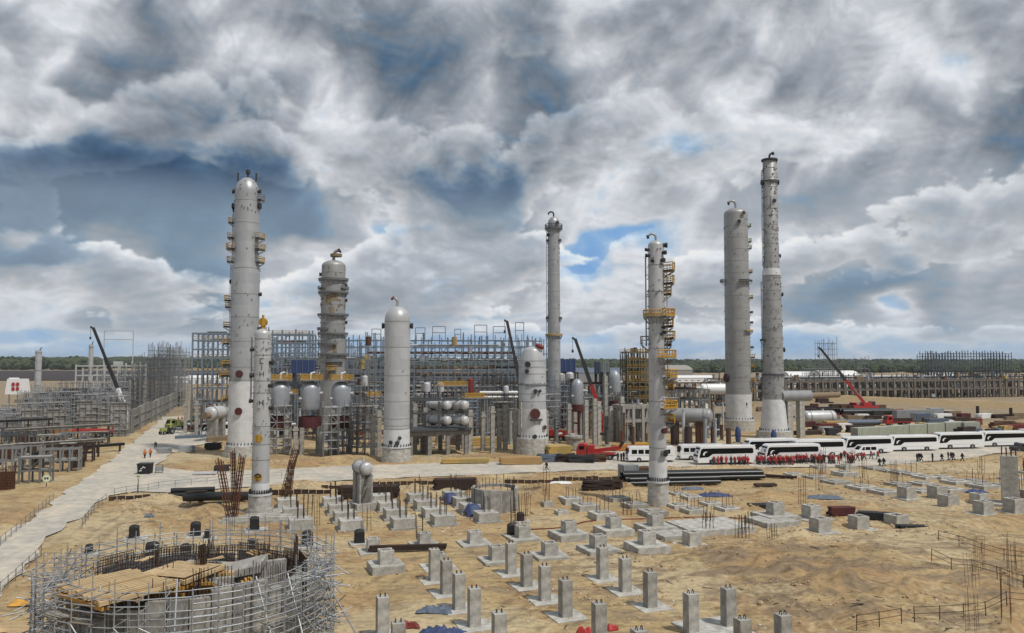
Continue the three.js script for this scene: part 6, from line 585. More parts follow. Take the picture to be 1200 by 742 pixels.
// slender column base raft and its leaning bar masts
{ const p = P(306, 606), t = thing('raft_slab', 'stepped pale raft round the plinth of the slender white column', 'slab', [p[0], 0, p[2]], TH * 0.5); block('slab', 0, -0.3, 0, 9, 0.6, 8, M.concrete, t); for (let i = 0; i < 3; i++) block('step_beam', 0, 0.3, 1.3 + i * 1.1, 8.2, 0.35, 0.55, M.concrete3, t); }
function barMast(label, px, by, tx, ty, w) { const p = P(px, by), z = p[2], t = thing('rebar_mast', label, 'rebar cage', p), dx = xAt(z, tx, ty) - p[0], H = yAt(z, ty), b = new B(), c = new B(); for (const [x, k] of [[-1, -1], [1, -1], [1, 1], [-1, 1], [0, 1], [0, -1]]) b.bar([x * w / 2, -0.2, k * w / 2], [x * w / 2 + dx, H * rr(0.95, 1.05), k * w / 2], 0.055, 4); for (let i = 1; i < 16; i++) { const s = i / 16, o = [dx * s, H * s]; const q = [[-1, -1], [1, -1], [1, 1], [-1, 1], [-1, -1]].map(([x, k]) => [x * w / 2 + o[0], o[1], k * w / 2]); c.path(q, 0.03, 4); } b.build('main_bar', M.rebarRed, t, 'stuff'); c.build('tie', M.rebar, t, 'stuff'); }
barMast('leaning brown reinforcement cage left of the slender column, tilted left', 271, 612, 257, 538, 0.7); barMast('dark upright reinforcement cage left of the slender column', 274, 612, 284, 533, 0.55); barMast('thin upright reinforcement cage by the slender column', 275, 600, 273, 528, 0.5); barMast('leaning reddish reinforcement cage right of the slender column', 330, 588, 348, 524, 0.8); barMast('leaning reddish reinforcement cage nearer the block footings', 337, 588, 342, 540, 0.7);
// octagonal form
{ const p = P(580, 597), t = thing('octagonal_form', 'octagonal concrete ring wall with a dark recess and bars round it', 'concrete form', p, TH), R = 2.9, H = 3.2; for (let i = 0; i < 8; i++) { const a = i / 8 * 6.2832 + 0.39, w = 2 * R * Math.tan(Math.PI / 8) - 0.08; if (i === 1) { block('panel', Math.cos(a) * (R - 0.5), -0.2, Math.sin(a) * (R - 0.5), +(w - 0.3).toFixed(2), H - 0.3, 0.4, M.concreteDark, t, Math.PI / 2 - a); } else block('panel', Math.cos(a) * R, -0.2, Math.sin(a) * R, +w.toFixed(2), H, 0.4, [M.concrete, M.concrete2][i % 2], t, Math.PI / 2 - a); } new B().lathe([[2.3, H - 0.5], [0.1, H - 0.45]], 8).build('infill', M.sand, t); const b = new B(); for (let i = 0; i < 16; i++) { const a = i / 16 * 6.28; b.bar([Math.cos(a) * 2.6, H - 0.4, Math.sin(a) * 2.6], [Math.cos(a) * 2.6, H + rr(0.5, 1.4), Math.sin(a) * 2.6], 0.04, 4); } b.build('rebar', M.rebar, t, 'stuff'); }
// free-standing bar clusters
for (const [px, by, n, h, m] of [[604, 612, 3, 3.2, 0], [616, 604, 3, 3, 1], [612, 618, 2, 2, 1], [640, 588, 2, 4, 1], [735, 603, 3, 2, 1], [492, 632, 2, 3, 0], [430, 622, 2, 3, 0], [905, 631, 3, 1.7, 0], [870, 630, 4, 2.4, 0], [360, 612, 3, 3.5, 0], [370, 616, 2, 3.5, 0], [1140, 690, 3, 4, 0], [1148, 668, 4, 4.2, 1], [1190, 690, 3, 5, 0], [1186, 668, 3, 4.2, 0], [1140, 742, 3, 4, 1], [1180, 742, 4, 4.8, 1], [940, 590, 2, 4, 0], [965, 555, 3, 4.5, 1], [960, 577, 2, 4, 0], [1012, 560, 3, 4, 1], [1048, 566, 3, 3.5, 0], [1150, 556, 3, 3, 1], [270, 622, 2, 4, 0]]) { const p = P(px, by), t = thing('bar_cluster', m ? 'rusty cluster of upright bars in the sand' : 'dark cluster of upright bars in the sand', 'rebar', [p[0], gy(p), p[2]], rr(0, 1), m ? 'rusty bar clusters' : 'dark bar clusters'); rebars(t, n, 2, 0.35 * n, 0.6, 0, by > 640 ? h * 0.75 : h, m ? M.rebarRed : M.rebar, by > 640 ? 0.015 : 0.032); t.children[0].rotation.z = rr(-0.06, 0.06); const b = new B(); b.bar([-0.2 * n, h * 0.3, 0.3], [0.2 * n, h * 0.3, 0.3], 0.02, 4).bar([-0.2 * n, h * 0.5, 0.3], [0.2 * n, h * 0.5, 0.3], 0.02, 4); b.build('tie', m ? M.rebarRed : M.rebar, t); }
// black wrapped anchors on pads
const anchorNotes = ['alone on the sand by the left road bend', 'left of the trench plates with a smaller one beside it', 'behind the mesh panels of the round tank', 'on the far rim of the round tank beside another', 'below the raft of the slender column', 'just inside the far rim under the slender column', 'at the shoulder of the ring scaffold', 'beside a socket pedestal near the ring scaffold', 'small, beside the octagonal form', 'at the corner of a pedestal pad', 'small, nearest the left road', 'small, close beside a bigger bundle'];
for (const [px, by, s] of [[157, 632, 1.2], [229, 628, 1.3], [178, 656, 1.4], [217, 655, 1.2], [298, 622, 1.25], [295, 648, 1.1], [360, 641, 1.3], [421, 637, 1.2], [610, 612, 0.9], [600, 628, 1.1], [104, 650, 0.8], [243, 632, 0.8]]) { const p = P(px, by), t = thing('wrapped_anchor', 'black wrapped anchor bundle, ' + anchorNotes.shift(), 'anchor', [p[0], gy(p), p[2]], TH, 'black wrapped anchors'); block('pad', 0.2, -0.3, 0, +(s * 2.1).toFixed(2), 0.5, +(s * 1.8).toFixed(2), M.concrete3, t); const g = new THREE.SphereGeometry(s * 0.6, 18, 14), v = g.attributes.position; for (let i = 0; i < v.count; i++) { const x = v.getX(i), y = v.getY(i), z = v.getZ(i), k = 1 + 0.22 * noise(x * 3 + px, z * 3 + y * 2), f = y < 0 ? 1.05 : 1; v.setXYZ(i, clamp(x * 1.3, -0.42 * s, 0.42 * s) * (0.9 + 0.1 * k) * f, clamp(y * 1.25, -0.5 * s, 0.8 * s) * (0.85 + 0.15 * k), clamp(z * 1.3, -0.4 * s, 0.4 * s) * (0.9 + 0.1 * k) * f); } g.translate(0, 0.2 + s * 0.46, 0); g.computeVertexNormals(); mesh('wrapping', g, M.black, t); }
// tall pillar at the right edge
{ const p = P(1184, 591), t = thing('tall_pillar', 'tall broad grey concrete pillar with a red mesh round its head, at the edge of the site', 'pillar', p, -0.5); block('shaft', 0, -0.3, 0, 2.0, 7.0, 2.4, M.concrete, t); block('foot', -0.6, -0.2, 0.6, 5, 0.45, 4, M.concrete, t); rebars(t, 4, 4, 1.7, 2.0, 6.7, 1.2, M.rebarRed, 0.04); const t2 = thing('red_bar_wall', 'red-brown bar cage wall beside the tall pillar', 'rebar cage', loc(p, 2.6, 0.8), TH); rebars(t2, 8, 2, 3, 1, 0, 4.6, M.rebarRed, 0.05); const b = new B(); for (let y = 0.5; y < 4.6; y += 0.5) b.bar([-1.5, y, 0.5], [1.5, y, 0.5], 0.04, 4); b.build('tie', M.rebarRed, t2, 'stuff'); block('cap', 0, 4.3, 0, 3, 0.3, 1.3, M.concrete3, t2); }
// tarpaulins and sheets on the ground
for (const [px, by, w, d, m, l] of [[838, 581, 4.6, 2.2, M.blueTarp, 'crumpled blue tarpaulin on the sand by the black pipes'], [918, 614, 3.4, 1.6, M.blueTarp, 'crumpled blue tarpaulin below the socket pedestal'], [966, 584, 5, 2, M.slate, 'grey-blue sheet on the sand in the middle of the site'], [1145, 577, 3, 1.6, M.blue, 'dark blue heap of sheet among the flat footings'], [520, 742, 3.2, 1.6, M.blueTarp, 'crumpled blue tarpaulin between the front columns'], [510, 716, 2.6, 1.3, M.slate, 'grey-blue plastic sheet on the sand by the columns'], [657, 566, 3.5, 2, M.white, 'white sheet lying by the roadside trench'], [812, 573, 3.2, 1.4, M.slate, 'dark slate sheet behind the balcony column plinth'], [175, 606, 1.2, 0.6, M.slate, 'small dark cloth on the sand left of the trench'], [256, 594, 1.0, 0.5, M.blueTarp, 'small violet-blue cloth by the black pipe'], [685, 741, 1.2, 0.6, M.red, 'small red sheet behind the front column'], [718, 738, 0.8, 0.5, M.red, 'small red cloth right of the front column'], [478, 734, 1.8, 0.9, M.redDull, 'bundle of red-brown bars beside the short front column'], [20, 737, 4, 2, M.ply, 'plywood sheets leaning by the round scaffold'], [36, 708, 3, 1.5, M.hbeam, 'yellow formwork beams beside the round scaffold']]) { const p = P(px, by), g = new THREE.PlaneGeometry(w, d, 22, 14), v = g.attributes.position; const amp = m === M.white || m === M.ply ? 0.08 : 0.4; for (let i = 0; i < v.count; i++) { const x = v.getX(i), y = v.getY(i), e = Math.max(Math.abs(x) / (w / 2), Math.abs(y) / (d / 2)); v.setZ(i, (0.06 + amp * Math.abs(fbm(x * 1.1 + px, y * 1.3 + by, 4, 0.6)) * 2.2 + 0.1) * (1 - e ** 4) + 0.05); v.setX(i, x * (1 + 0.25 * noise(y * 1.5 + px, 3))); v.setY(i, y * (1 + 0.3 * noise(x * 1.2 + by, 8))); } g.rotateX(-Math.PI / 2); g.computeVertexNormals(); const o = mesh(m === M.ply ? 'plywood_sheet' : m === M.hbeam ? 'formwork_beam' : 'sheet', g, m, scene); o.position.set(p[0], Math.max(gy(p), ground(p[0] + w * 0.3, p[2]), ground(p[0] - w * 0.3, p[2])), p[2]); o.rotation.y = rr(-0.3, 0.3); tag(o, l, m === M.ply ? 'plywood' : 'sheet'); }
// trench plates and boards along the road edge, hose
{ const c = new THREE.CatmullRomCurve3([[600, 622], [660, 618], [690, 611], [760, 608], [830, 606], [880, 608], [960, 603]].map(([x, y]) => { const p = P(x, y); return new THREE.Vector3(p[0], gy(p) + 0.12, p[2]); })); const m = mesh('hose', new THREE.TubeGeometry(c, 90, 0.07, 6), M.redDull, scene); tag(m, 'red hose snaking across the sand between the footings', 'hose'); }
for (const [px, by, L, a, m] of [[415, 573, 10, 0.1, M.brownDark], [350, 579, 8, 0.1, M.brownDark], [228, 582, 7, 0.1, M.brownDark], [470, 568, 9, 0.14, M.rebar], [690, 563, 12, 0.06, M.rebar], [620, 566, 8, 0.12, M.brownDark], [150, 587, 5, 0.3, M.brownDark]]) { const p = P(px, by), t = thing('trench_board', 'dark trench sheeting boards along the edge of the middle road', 'boards', [p[0], gy(p), p[2]], a, 'trench boards'); for (let i = 0; i < L / 1.1; i++) ubox('board', -L / 2 + i * 1.1 + 0.5, 0.1, rr(-0.1, 0.1), 1.02, 1.1 + rr(-0.2, 0.2), 0.1, rnd() < 0.6 ? m : M.rebar, t); }
// ---------------------------------------------------------------- railings, signs
function railing(label, pts, group, m = M.scaffDark, H = 1.1) { const a = P(...pts[0]), t = thing('railing', label, 'railing', a, 0, group); for (let i = 0; i + 1 < pts.length; i++) { const p = P(...pts[i]), c = P(...pts[i + 1]), L = Math.hypot(c[0] - p[0], c[2] - p[2]), n = Math.max(1, Math.round(L / 2.4)), f = (s) => [mix(p[0], c[0], s) - a[0], 0, mix(p[2], c[2], s) - a[2]]; for (let k = 0; k <= n; k++) { if (k === n && i + 2 < pts.length) continue; const q = f(k / n), h = ground(q[0] + a[0], q[2] + a[2]); tube('post', [q[0], h - 0.1, q[2]], [q[0] + rr(-0.05, 0.05), h + H + 0.08, q[2]], 0.035, m, t); } for (let k = 0; k < n; k++) { const q = f(k / n), w = f((k + 1) / n), h0 = ground(q[0] + a[0], q[2] + a[2]), h1 = ground(w[0] + a[0], w[2] + a[2]); for (const y of [H, H * 0.55]) tube('rail', [q[0], h0 + y, q[2]], [w[0], h1 + y, w[2]], 0.026, m, t); } } }
railing('thin tube railing along the near side of the left road', [[0, 697], [48, 652]]); railing('thin tube railing on the bend of the left road', [[96, 620], [110, 602], [124, 590]]); railing('thin tube railing along the far side of the left road', [[0, 640], [40, 606], [62, 587]]); railing('tube railing along the near side of the middle road', [[134, 583], [186, 572], [260, 565], [330, 560]]); railing('rusty railing beside the rebar in the right-hand pit', [[1092, 660], [1140, 674], [1200, 691]], null, M.rebar); railing('rusty railing at the lower edge of the right-hand pit', [[1072, 732], [1130, 725], [1205, 716]], null, M.rebar); railing('short rusty railing left of the pit gap', [[1004, 742], [1057, 735]], null, M.rebar); railing('rusty railing behind the pit rebar', [[1100, 634], [1150, 646], [1205, 660]], null, M.rebar);
for (const [px, by, h, r, l] of [[54, 573, 1.6, 0.62, 'round pale yellow-green sign with two dark marks at the left roadside'], [161.5, 579, 2.6, 0.35, 'small round sign on a post at the crossroads']]) { const p = P(px, by), t = thing('road_sign', l, 'sign', p, 0.15); tube('post', [0, -0.1, -0.03], [0, h, -0.03], 0.06, M.dark, t); new B().bar([0, h, 0], [0, h, 0.05], r, 20, r, true).build('disc', mat([0.55, 0.62, 0.30], 0.6), t); new B().bar([0, h, 0.051], [0, h, 0.06], r * 0.78, 20, r * 0.78, true).build('face', mat([0.70, 0.72, 0.62], 0.6), t); const b = new B(); for (const s of [-1, 1]) b.box(s * r * 0.3, h + r * 0.05, 0.07, r * 0.4, r * 0.5, 0.03); b.build('marking', M.black, t); block('foot', 0, -0.1, 0, 0.5, 0.25, 0.5, M.concrete2, t); }
// stones, clods and scraps of timber all over the sand
{ seed = 515; const stone = new THREE.IcosahedronGeometry(1, 0), sp = stone.attributes.position; for (let i = 0; i < sp.count; i++) { const f = 1 + 0.4 * noise(sp.getX(i) * 2.1 + 3, sp.getY(i) * 2.1 + sp.getZ(i)); sp.setXYZ(i, sp.getX(i) * f, sp.getY(i) * f * 0.7, sp.getZ(i) * f); } stone.computeVertexNormals();
  const scatter = (name, label, geo, m, n, sz) => { const im = new THREE.InstancedMesh(geo, m, n), mm = new THREE.Matrix4(), qq = new THREE.Quaternion(); let k = 0; while (k < n) { const x = rr(-60, 110), z = -rr(50, 175), p = [x, 0, z]; if (roadDist(x, z) < 0.6 || Math.abs(x) > -z * 0.7 || fbm(x * 0.06 + 8, z * 0.06, 3) < rr(-0.3, 0.25)) continue; const s = sz(); mm.compose(new THREE.Vector3(x, ground(x, z) + s[1] * 0.2, z), qq.setFromEuler(new THREE.Euler(rr(-0.2, 0.2), rr(0, 6.28), rr(-0.2, 0.2))), new THREE.Vector3(...s)); im.setMatrixAt(k++, mm); } im.name = numbered(name); tag(im, label, name === 'clods' ? 'clods' : 'scrap', null, 'stuff'); scene.add(im); };
  scatter('clods', 'loose sand clods and stones strewn over the site', stone, mat([0.42, 0.31, 0.19], 0.95), 6500, () => { const s = rr(0.05, 0.16) * (rnd() < 0.06 ? 2 : 1); return [s, s, s]; });
  scatter('timber_scrap', 'scraps of board and offcuts strewn over the sand', UBOX, mat([0.30, 0.23, 0.15], 0.9), 700, () => [rr(0.3, 1.4), rr(0.04, 0.1), rr(0.08, 0.2)]);
  scatter('dark_scrap', 'dark offcuts of bar and sheet strewn over the sand', UBOX, mat([0.09, 0.075, 0.06], 0.9), 420, () => [rr(0.2, 0.9), rr(0.03, 0.1), rr(0.05, 0.2)]);
  scatter('pale_scrap', 'pale crumbs of concrete strewn over the sand', stone, mat([0.6, 0.58, 0.54], 0.95), 900, () => { const s = rr(0.04, 0.13); return [s, s, s]; }); }
// ---------------------------------------------------------------- the round tank under construction, with its ring scaffold
{
  const C = P(224, 757), arc = (R, a, y) => [Math.cos(a) * R, y, Math.sin(a) * R];   // angle: 90 degrees towards the camera
  const D = Math.PI / 180;
  // concrete wall of cast panels
  const w = thing('round_tank_wall', 'unfinished round concrete tank wall inside the ring scaffold', 'tank', C, 0), Rw = 7.2;
  const hs = (a) => { const d = ((a % 360) + 360) % 360; return d > 20 && d < 60 ? 5.6 : d >= 60 && d < 90 ? 5.2 : d >= 90 && d < 110 ? 4.7 : d >= 110 && d < 140 ? 4.2 : d > 330 || d <= 20 ? 4.9 : 3.4; };
  for (let i = 0; i < 36; i++) { const a = i * 10, A = (a + 5) * D, h = hs(a), W = 2 * Rw * Math.tan(5 * D) - 0.03; block('wall_panel', Math.cos(A) * Rw, -0.3, Math.sin(A) * Rw, +W.toFixed(2), h + 0.3, 0.45, [M.concrete2, M.concreteDark, M.concrete2][i % 3], w, Math.PI / 2 - A); }
  new B().lathe([[Rw, 0.02], [0.05, 0.05]], 36).build('floor', M.concreteDark, w);
  for (const [x, z, L, h, ry] of [[1.6, 2.6, 5, 5.2, 0.35], [4.6, -1.2, 5.0, 5.5, 0.55], [-1.4, 4.4, 4.6, 4.6, 0.1], [0.5, -4.5, 6, 4.8, -0.2], [-3.6, -3, 4.5, 4.4, 1.2], [4.0, 4.0, 3.0, 5.2, -0.6]]) block('inner_wall', x * 0.88, 0, z * 0.88, L * 0.88, h, 0.5, M.concrete2, w, ry);
  { const b = new B(); b.hexa([[1.8, 5.2, 1.2], [4.8, 5.6, 0.2], [4.8, 6.0, -1.6], [1.8, 5.4, -0.9], [1.8, 4.7, 1.2], [4.8, 5.1, 0.2], [4.8, 5.5, -1.6], [1.8, 4.9, -0.9]]); b.build('sloping_slab', M.concrete2, w); }
  for (let i = 0; i < 26; i++) { const a = rr(0, 6.28), r = rr(1, 6.2), L = rr(1.2, 3.4), h = rr(3.2, 5.4), t = thing('propped_formwork', i % 3 ? 'stray formwork plank propped up inside the round tank' : 'dark formwork shutter propped up inside the round tank', 'formwork', [C[0] + Math.cos(a) * r, 0, C[2] + Math.sin(a) * r], rr(0, 3), i % 3 ? 'stray planks in the tank' : 'dark shutters in the tank'); const m = i % 3 ? pick([M.wood, M.wood2, M.ply, M.hbeam]) : pick([M.scaffDark, M.brownDark, M.grey]); if (i % 3) { for (let k = 0; k < 3; k++) { const o = ubox('plank', rr(-0.3, 0.3), h + k * 0.06, (k - 1) * 0.28, L, 0.05, 0.22, m, t, rr(-0.2, 0.2)); o.rotation.z = rr(-0.08, 0.08); } } else ubox('shutter', 0, h - 0.5, 0, L, 1.2, 0.1, m, t); for (const s of [-0.35, 0.35]) tube('prop', [s * L, 0, 0], [s * L, h - (i % 3 ? 0.03 : 0.6), 0], 0.05, M.scaff, t); }
  for (let i = 0; i < 12; i++) { const a = rr(0, 6.28), r = rr(2, 6.4), t = thing('bar_bunch', 'dark bunch of upright bars inside the round tank', 'rebar', [C[0] + Math.cos(a) * r, 0, C[2] + Math.sin(a) * r], rr(0, 1), 'bar bunches in the tank'), b = new B(); for (let k = 0; k < 9; k++) b.bar([rr(-0.6, 0.6), 0, rr(-0.4, 0.4)], [rr(-0.6, 0.6), rr(5.2, 6.6), rr(-0.4, 0.4)], 0.028, 4); b.build('bars', M.rebar, t, 'stuff'); }
  // starter bars on the wall
  const bars = thing('starter_bars', 'dark starter bars rising from the round tank wall in a ring', 'rebar', C, 0), vb = new B(), hb = new B();
  for (let i = 0; i < 210; i++) { const a = i / 210 * 360, A = a * D, h = hs(a); const top = h + (a > 180 && a < 360 ? rr(1.6, 2.3) : rr(0.5, 1.4)); vb.bar(arc(Rw - 0.1, A, h - 0.2), arc(Rw - 0.1 + rr(-0.05, 0.05), A + rr(-0.004, 0.004), top), 0.028, 4); }
  for (let i = 0; i < 60; i++) { const a = 180 + i * 3, y0 = 3.4; for (let y = 3.7; y < 5.3; y += 0.3) hb.bar(arc(Rw - 0.05, a * D, y), arc(Rw - 0.05, (a + 3) * D, y), 0.025, 3); }
  vb.build('upright_bar', M.rebar, bars, 'stuff'); hb.build('ring_bar', M.rebar, bars, 'stuff');
  // dark mesh panels on the far side
  for (const [a0, h] of [[205, 2.4], [225, 2.0], [240, 2.2], [262, 2.0], [285, 2.3], [300, 1.8], [318, 2.2], [335, 2.4]]) { const t = thing('mesh_panel', 'dark bar mesh panel standing on the far rim of the round tank', 'mesh panel', [C[0] + Math.cos(a0 * D) * 7.6, 3.2, C[2] + Math.sin(a0 * D) * 7.6], Math.PI / 2 - a0 * D, 'mesh panels on the far rim'); const b = new B(); for (let x = -1.4; x <= 1.41; x += 0.2) b.bar([x, 0, 0], [x, h, 0], 0.03, 4); for (let y = 0; y <= h; y += 0.2) b.bar([-1.4, y, 0], [1.4, y, 0], 0.028, 4); b.build('mesh', M.rebar, t, 'stuff'); ubox('backing_board', 0, h * 0.35, -0.12, 2.7, h * 0.7, 0.06, M.scaffDark, t); ubox('foot_post', -1.3, -1.6, -0.2, 0.1, 3.3, 0.1, M.scaffDark, t); ubox('foot_post', 1.3, -1.6, -0.2, 0.1, 3.3, 0.1, M.scaffDark, t); }
  // ring scaffold, two rings of standards
  const S = thing('ring_scaffold', 'galvanised ring scaffold of tubes round the unfinished tank', 'scaffold', C, 0), N = 42, R1 = 8.3, R2 = 9.75, lev = [0.4, 1.2, 2.0, 2.8, 3.6, 4.4, 5.2, 6.0];
  const tops = []; for (let i = 0; i < N; i++) tops.push([rr(5.6, 7.4), rr(6.0, 7.4)]);
  for (let i = 0; i < N; i++) { const A = i / N * 6.2832, Z = (i + 1) / N * 6.2832; [R1, R2].forEach((R, k) => tube('standard', arc(R, A, -0.1), arc(R + rr(-0.06, 0.06), A + rr(-0.004, 0.004), tops[i][k]), 0.036, rnd() < 0.7 ? M.galva : M.scaff, S)); }
  const inner = new B(), trans = new B();
  lev.forEach((y, l) => { for (let i = 0; i < N; i++) { const A = i / N * 6.2832, Z = (i + 1) / N * 6.2832; if (rnd() < 0.96) tube('ledger', arc(R2, A, y + rr(-0.05, 0.05)), arc(R2, Z, y + rr(-0.05, 0.05)), 0.038, rnd() < 0.8 ? M.galva : M.scaff, S); if (rnd() < 0.93) inner.bar(arc(R1, A, y), arc(R1, Z, y + rr(-0.05, 0.05)), 0.034, 4); trans.bar(arc(R1 - 0.2, A, y + 0.06), arc(R2 + 0.25, A, y + 0.06), 0.034, 4); if (l && rnd() < 0.7) inner.bar(arc(R2 - 0.02, A, y - 0.42), arc(R2 - 0.02, Z, y - 0.42), 0.04, 4); } });
  inner.build('inner_ledger', M.galva, S, 'stuff'); trans.build('transom', M.scaff, S, 'stuff');
  for (let i = 0; i < N; i++) if (i % 2 === 0 || rnd() < 0.4) { const A = i / N * 6.2832, Z = (i + (rnd() < 0.5 ? 1 : 2)) / N * 6.2832, l = Math.floor(rnd() * 4); tube('brace', arc(R2 + 0.06, A, lev[l]), arc(R2 + 0.06, Z, lev[l + 2]), 0.042, M.galva, S); if (rnd() < 0.5) tube('brace', arc(R1, A, lev[l]), arc(R2, Z, lev[l + 1]), 0.04, M.scaff, S); }
  for (const a of [20, 40, 75, 110, 130, 160, 175, 350]) tube('raking_shore', arc(R1 - 0.4, a * D, 6 + rr(-0.4, 0.8)), arc(R2 + rr(1.0, 2.0), (a + rr(-12, 12)) * D, 0.1), 0.06, M.galva, S);
  for (let i = 0; i < N; i++) if (rnd() < 0.35) { const A = (i + 0.5) / N * 6.2832, l = 1 + Math.floor(rnd() * 5); for (const r of [R1 + 0.4, R1 + 0.85, R1 + 1.3]) { const b = ubox('deck_board', Math.cos(A) * r, lev[l] + 0.13, Math.sin(A) * r, 1.8, 0.05, 0.38, M.board, S); b.rotation.y = Math.PI / 2 - A; } }
  // heaps of loose tubes on both flanks
  for (const [a0, n, l] of [[-6, 90, 'tangle of loose galvanised tubes on the right flank of the ring scaffold'], [172, 80, 'tangle of loose galvanised tubes on the left flank of the ring scaffold']]) { const t = thing('loose_tubes', l, 'scaffold tubes', C, 0); for (let i = 0; i < n; i++) { const A = (a0 + rr(-26, 26)) * D, R = rr(R1, R2 + 0.3), y = rr(0.2, 6), q = arc(R, A, y), d = [rr(-1, 1), rr(-0.35, 0.6), rr(-1, 1)], L = rr(0.7, 1.7); tube('tube', [q[0] - d[0] * L, Math.max(0.05, y - d[1] * L), q[2] - d[2] * L], [q[0] + d[0] * L, y + d[1] * L, q[2] + d[2] * L], 0.045, rnd() < 0.75 ? M.galva : M.scaff, t); } }
  // timber formwork deck: joists on yellow beams on props
  const deck = (label, px, py, h, W, L, ry, joists, ply) => { const p = P(px, py, h), t = thing('formwork_deck', label, 'formwork', [p[0], 0, p[2]], ry); for (const z of [-0.42, 0, 0.42]) { ubox('yellow_beam', 0, h - 0.48, z * L, W, 0.22, 0.12, M.hbeam, t); ubox('yellow_beam', 0, h - 0.48, z * L + 0.35, W, 0.22, 0.12, M.hbeam, t); } for (let i = 0; i < joists; i++) ubox('joist', (i / (joists - 1) - 0.5) * W * 0.97, h - 0.14 + rr(-0.02, 0.02), rr(-0.12, 0.12), 0.19, 0.26, L * rr(0.93, 1.04), pick([M.wood, M.wood, M.ply, M.wood2]), t, rr(-0.012, 0.012)); for (const x of [-0.4, -0.13, 0.13, 0.4]) for (const z of [-0.4, 0.1, 0.4]) tube('prop', [x * W, 0, z * L], [x * W, h - 0.55, z * L], 0.05, M.scaff, t); ubox('gap_shade_sheet', 0, h - 0.33, 0, W * 0.98, 0.03, L * 0.96, M.brownDark, t); if (ply) for (let i = 0; i < 6; i++) { const o = ubox('plywood_board', (i % 3 - 1) * W * 0.3, h + 0.03 + 0.012 * i, (i < 3 ? -0.23 : 0.23) * L, W * 0.3, 0.03, L * 0.44, pick([M.ply, M.ply, M.wood]), t, rr(-0.02, 0.02)); } return t; };  // dark brown sheet added below the joists, its colour standing in for shade in the gaps
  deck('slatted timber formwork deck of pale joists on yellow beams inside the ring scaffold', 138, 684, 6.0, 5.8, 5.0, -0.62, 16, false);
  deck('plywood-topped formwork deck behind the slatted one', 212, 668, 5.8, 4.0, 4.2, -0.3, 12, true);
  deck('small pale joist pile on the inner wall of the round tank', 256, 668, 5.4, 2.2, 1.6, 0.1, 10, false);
  { const p = P(236, 676, 5), t = thing('dark_chute', 'tall dark cloth chute hanging between the formwork decks', 'chute', [p[0], 0, p[2]]); const b = new B(); const pts = []; for (let i = 0; i <= 10; i++) pts.push([0.15 * Math.sin(i * 0.9), 0.2 + i * 0.7, 0.1 * Math.cos(i * 1.3)]); for (let i = 0; i < 10; i++) b.bar(pts[i], pts[i + 1], 0.22 + 0.06 * (i % 2), 8, 0.2 + 0.06 * ((i + 1) % 2)); b.build('cloth_tube', M.brownDark, t); const q = new B(); for (let i = 0; i < 5; i++) q.bar([(i - 2) * 0.12, 0, 0.3], [(i - 2) * 0.14, 7.2, 0.3], 0.03, 4); q.build('bar', M.rebar, t, 'stuff'); }
  for (const [px, py, h, l] of [[168, 697, 5.0, 'row of yellow formwork beams under the slatted deck front'], [212, 690, 5.0, 'row of yellow formwork beams under the plywood deck front']]) { const p = P(px, py, h), t = thing('yellow_beam_row', l, 'formwork beams', [p[0], 0, p[2]], 0.12); for (let i = 0; i < 4; i++) ubox('beam', rr(-0.3, 0.3), h - 0.3 + i * 0.22, i * 0.12, 4.6, 0.18, 0.1, M.hbeam, t); for (const x of [-1.8, 1.8]) tube('prop', [x, 0, 0], [x, h - 0.4, 0], 0.05, M.scaff, t); }
  { const p = P(120, 702, 4.6), t = thing('formwork_shutter', 'upright plank shutter below the slatted deck', 'formwork', [p[0], 0, p[2]], 0.3); for (let i = 0; i < 12; i++) ubox('plank', -2.4 + i * 0.42, 4.0, 0, 0.3, 1.7, 0.1, pick([M.wood, M.ply, M.wood2]), t); ubox('waling', 0, 3.6, 0.1, 5.2, 0.16, 0.14, M.hbeam, t); ubox('waling', 0, 4.5, 0.1, 5.2, 0.16, 0.14, M.hbeam, t); for (const x of [-2, 0, 2]) tube('prop', [x, 0, -0.1], [x, 3.6, -0.1], 0.06, M.scaff, t); }
}
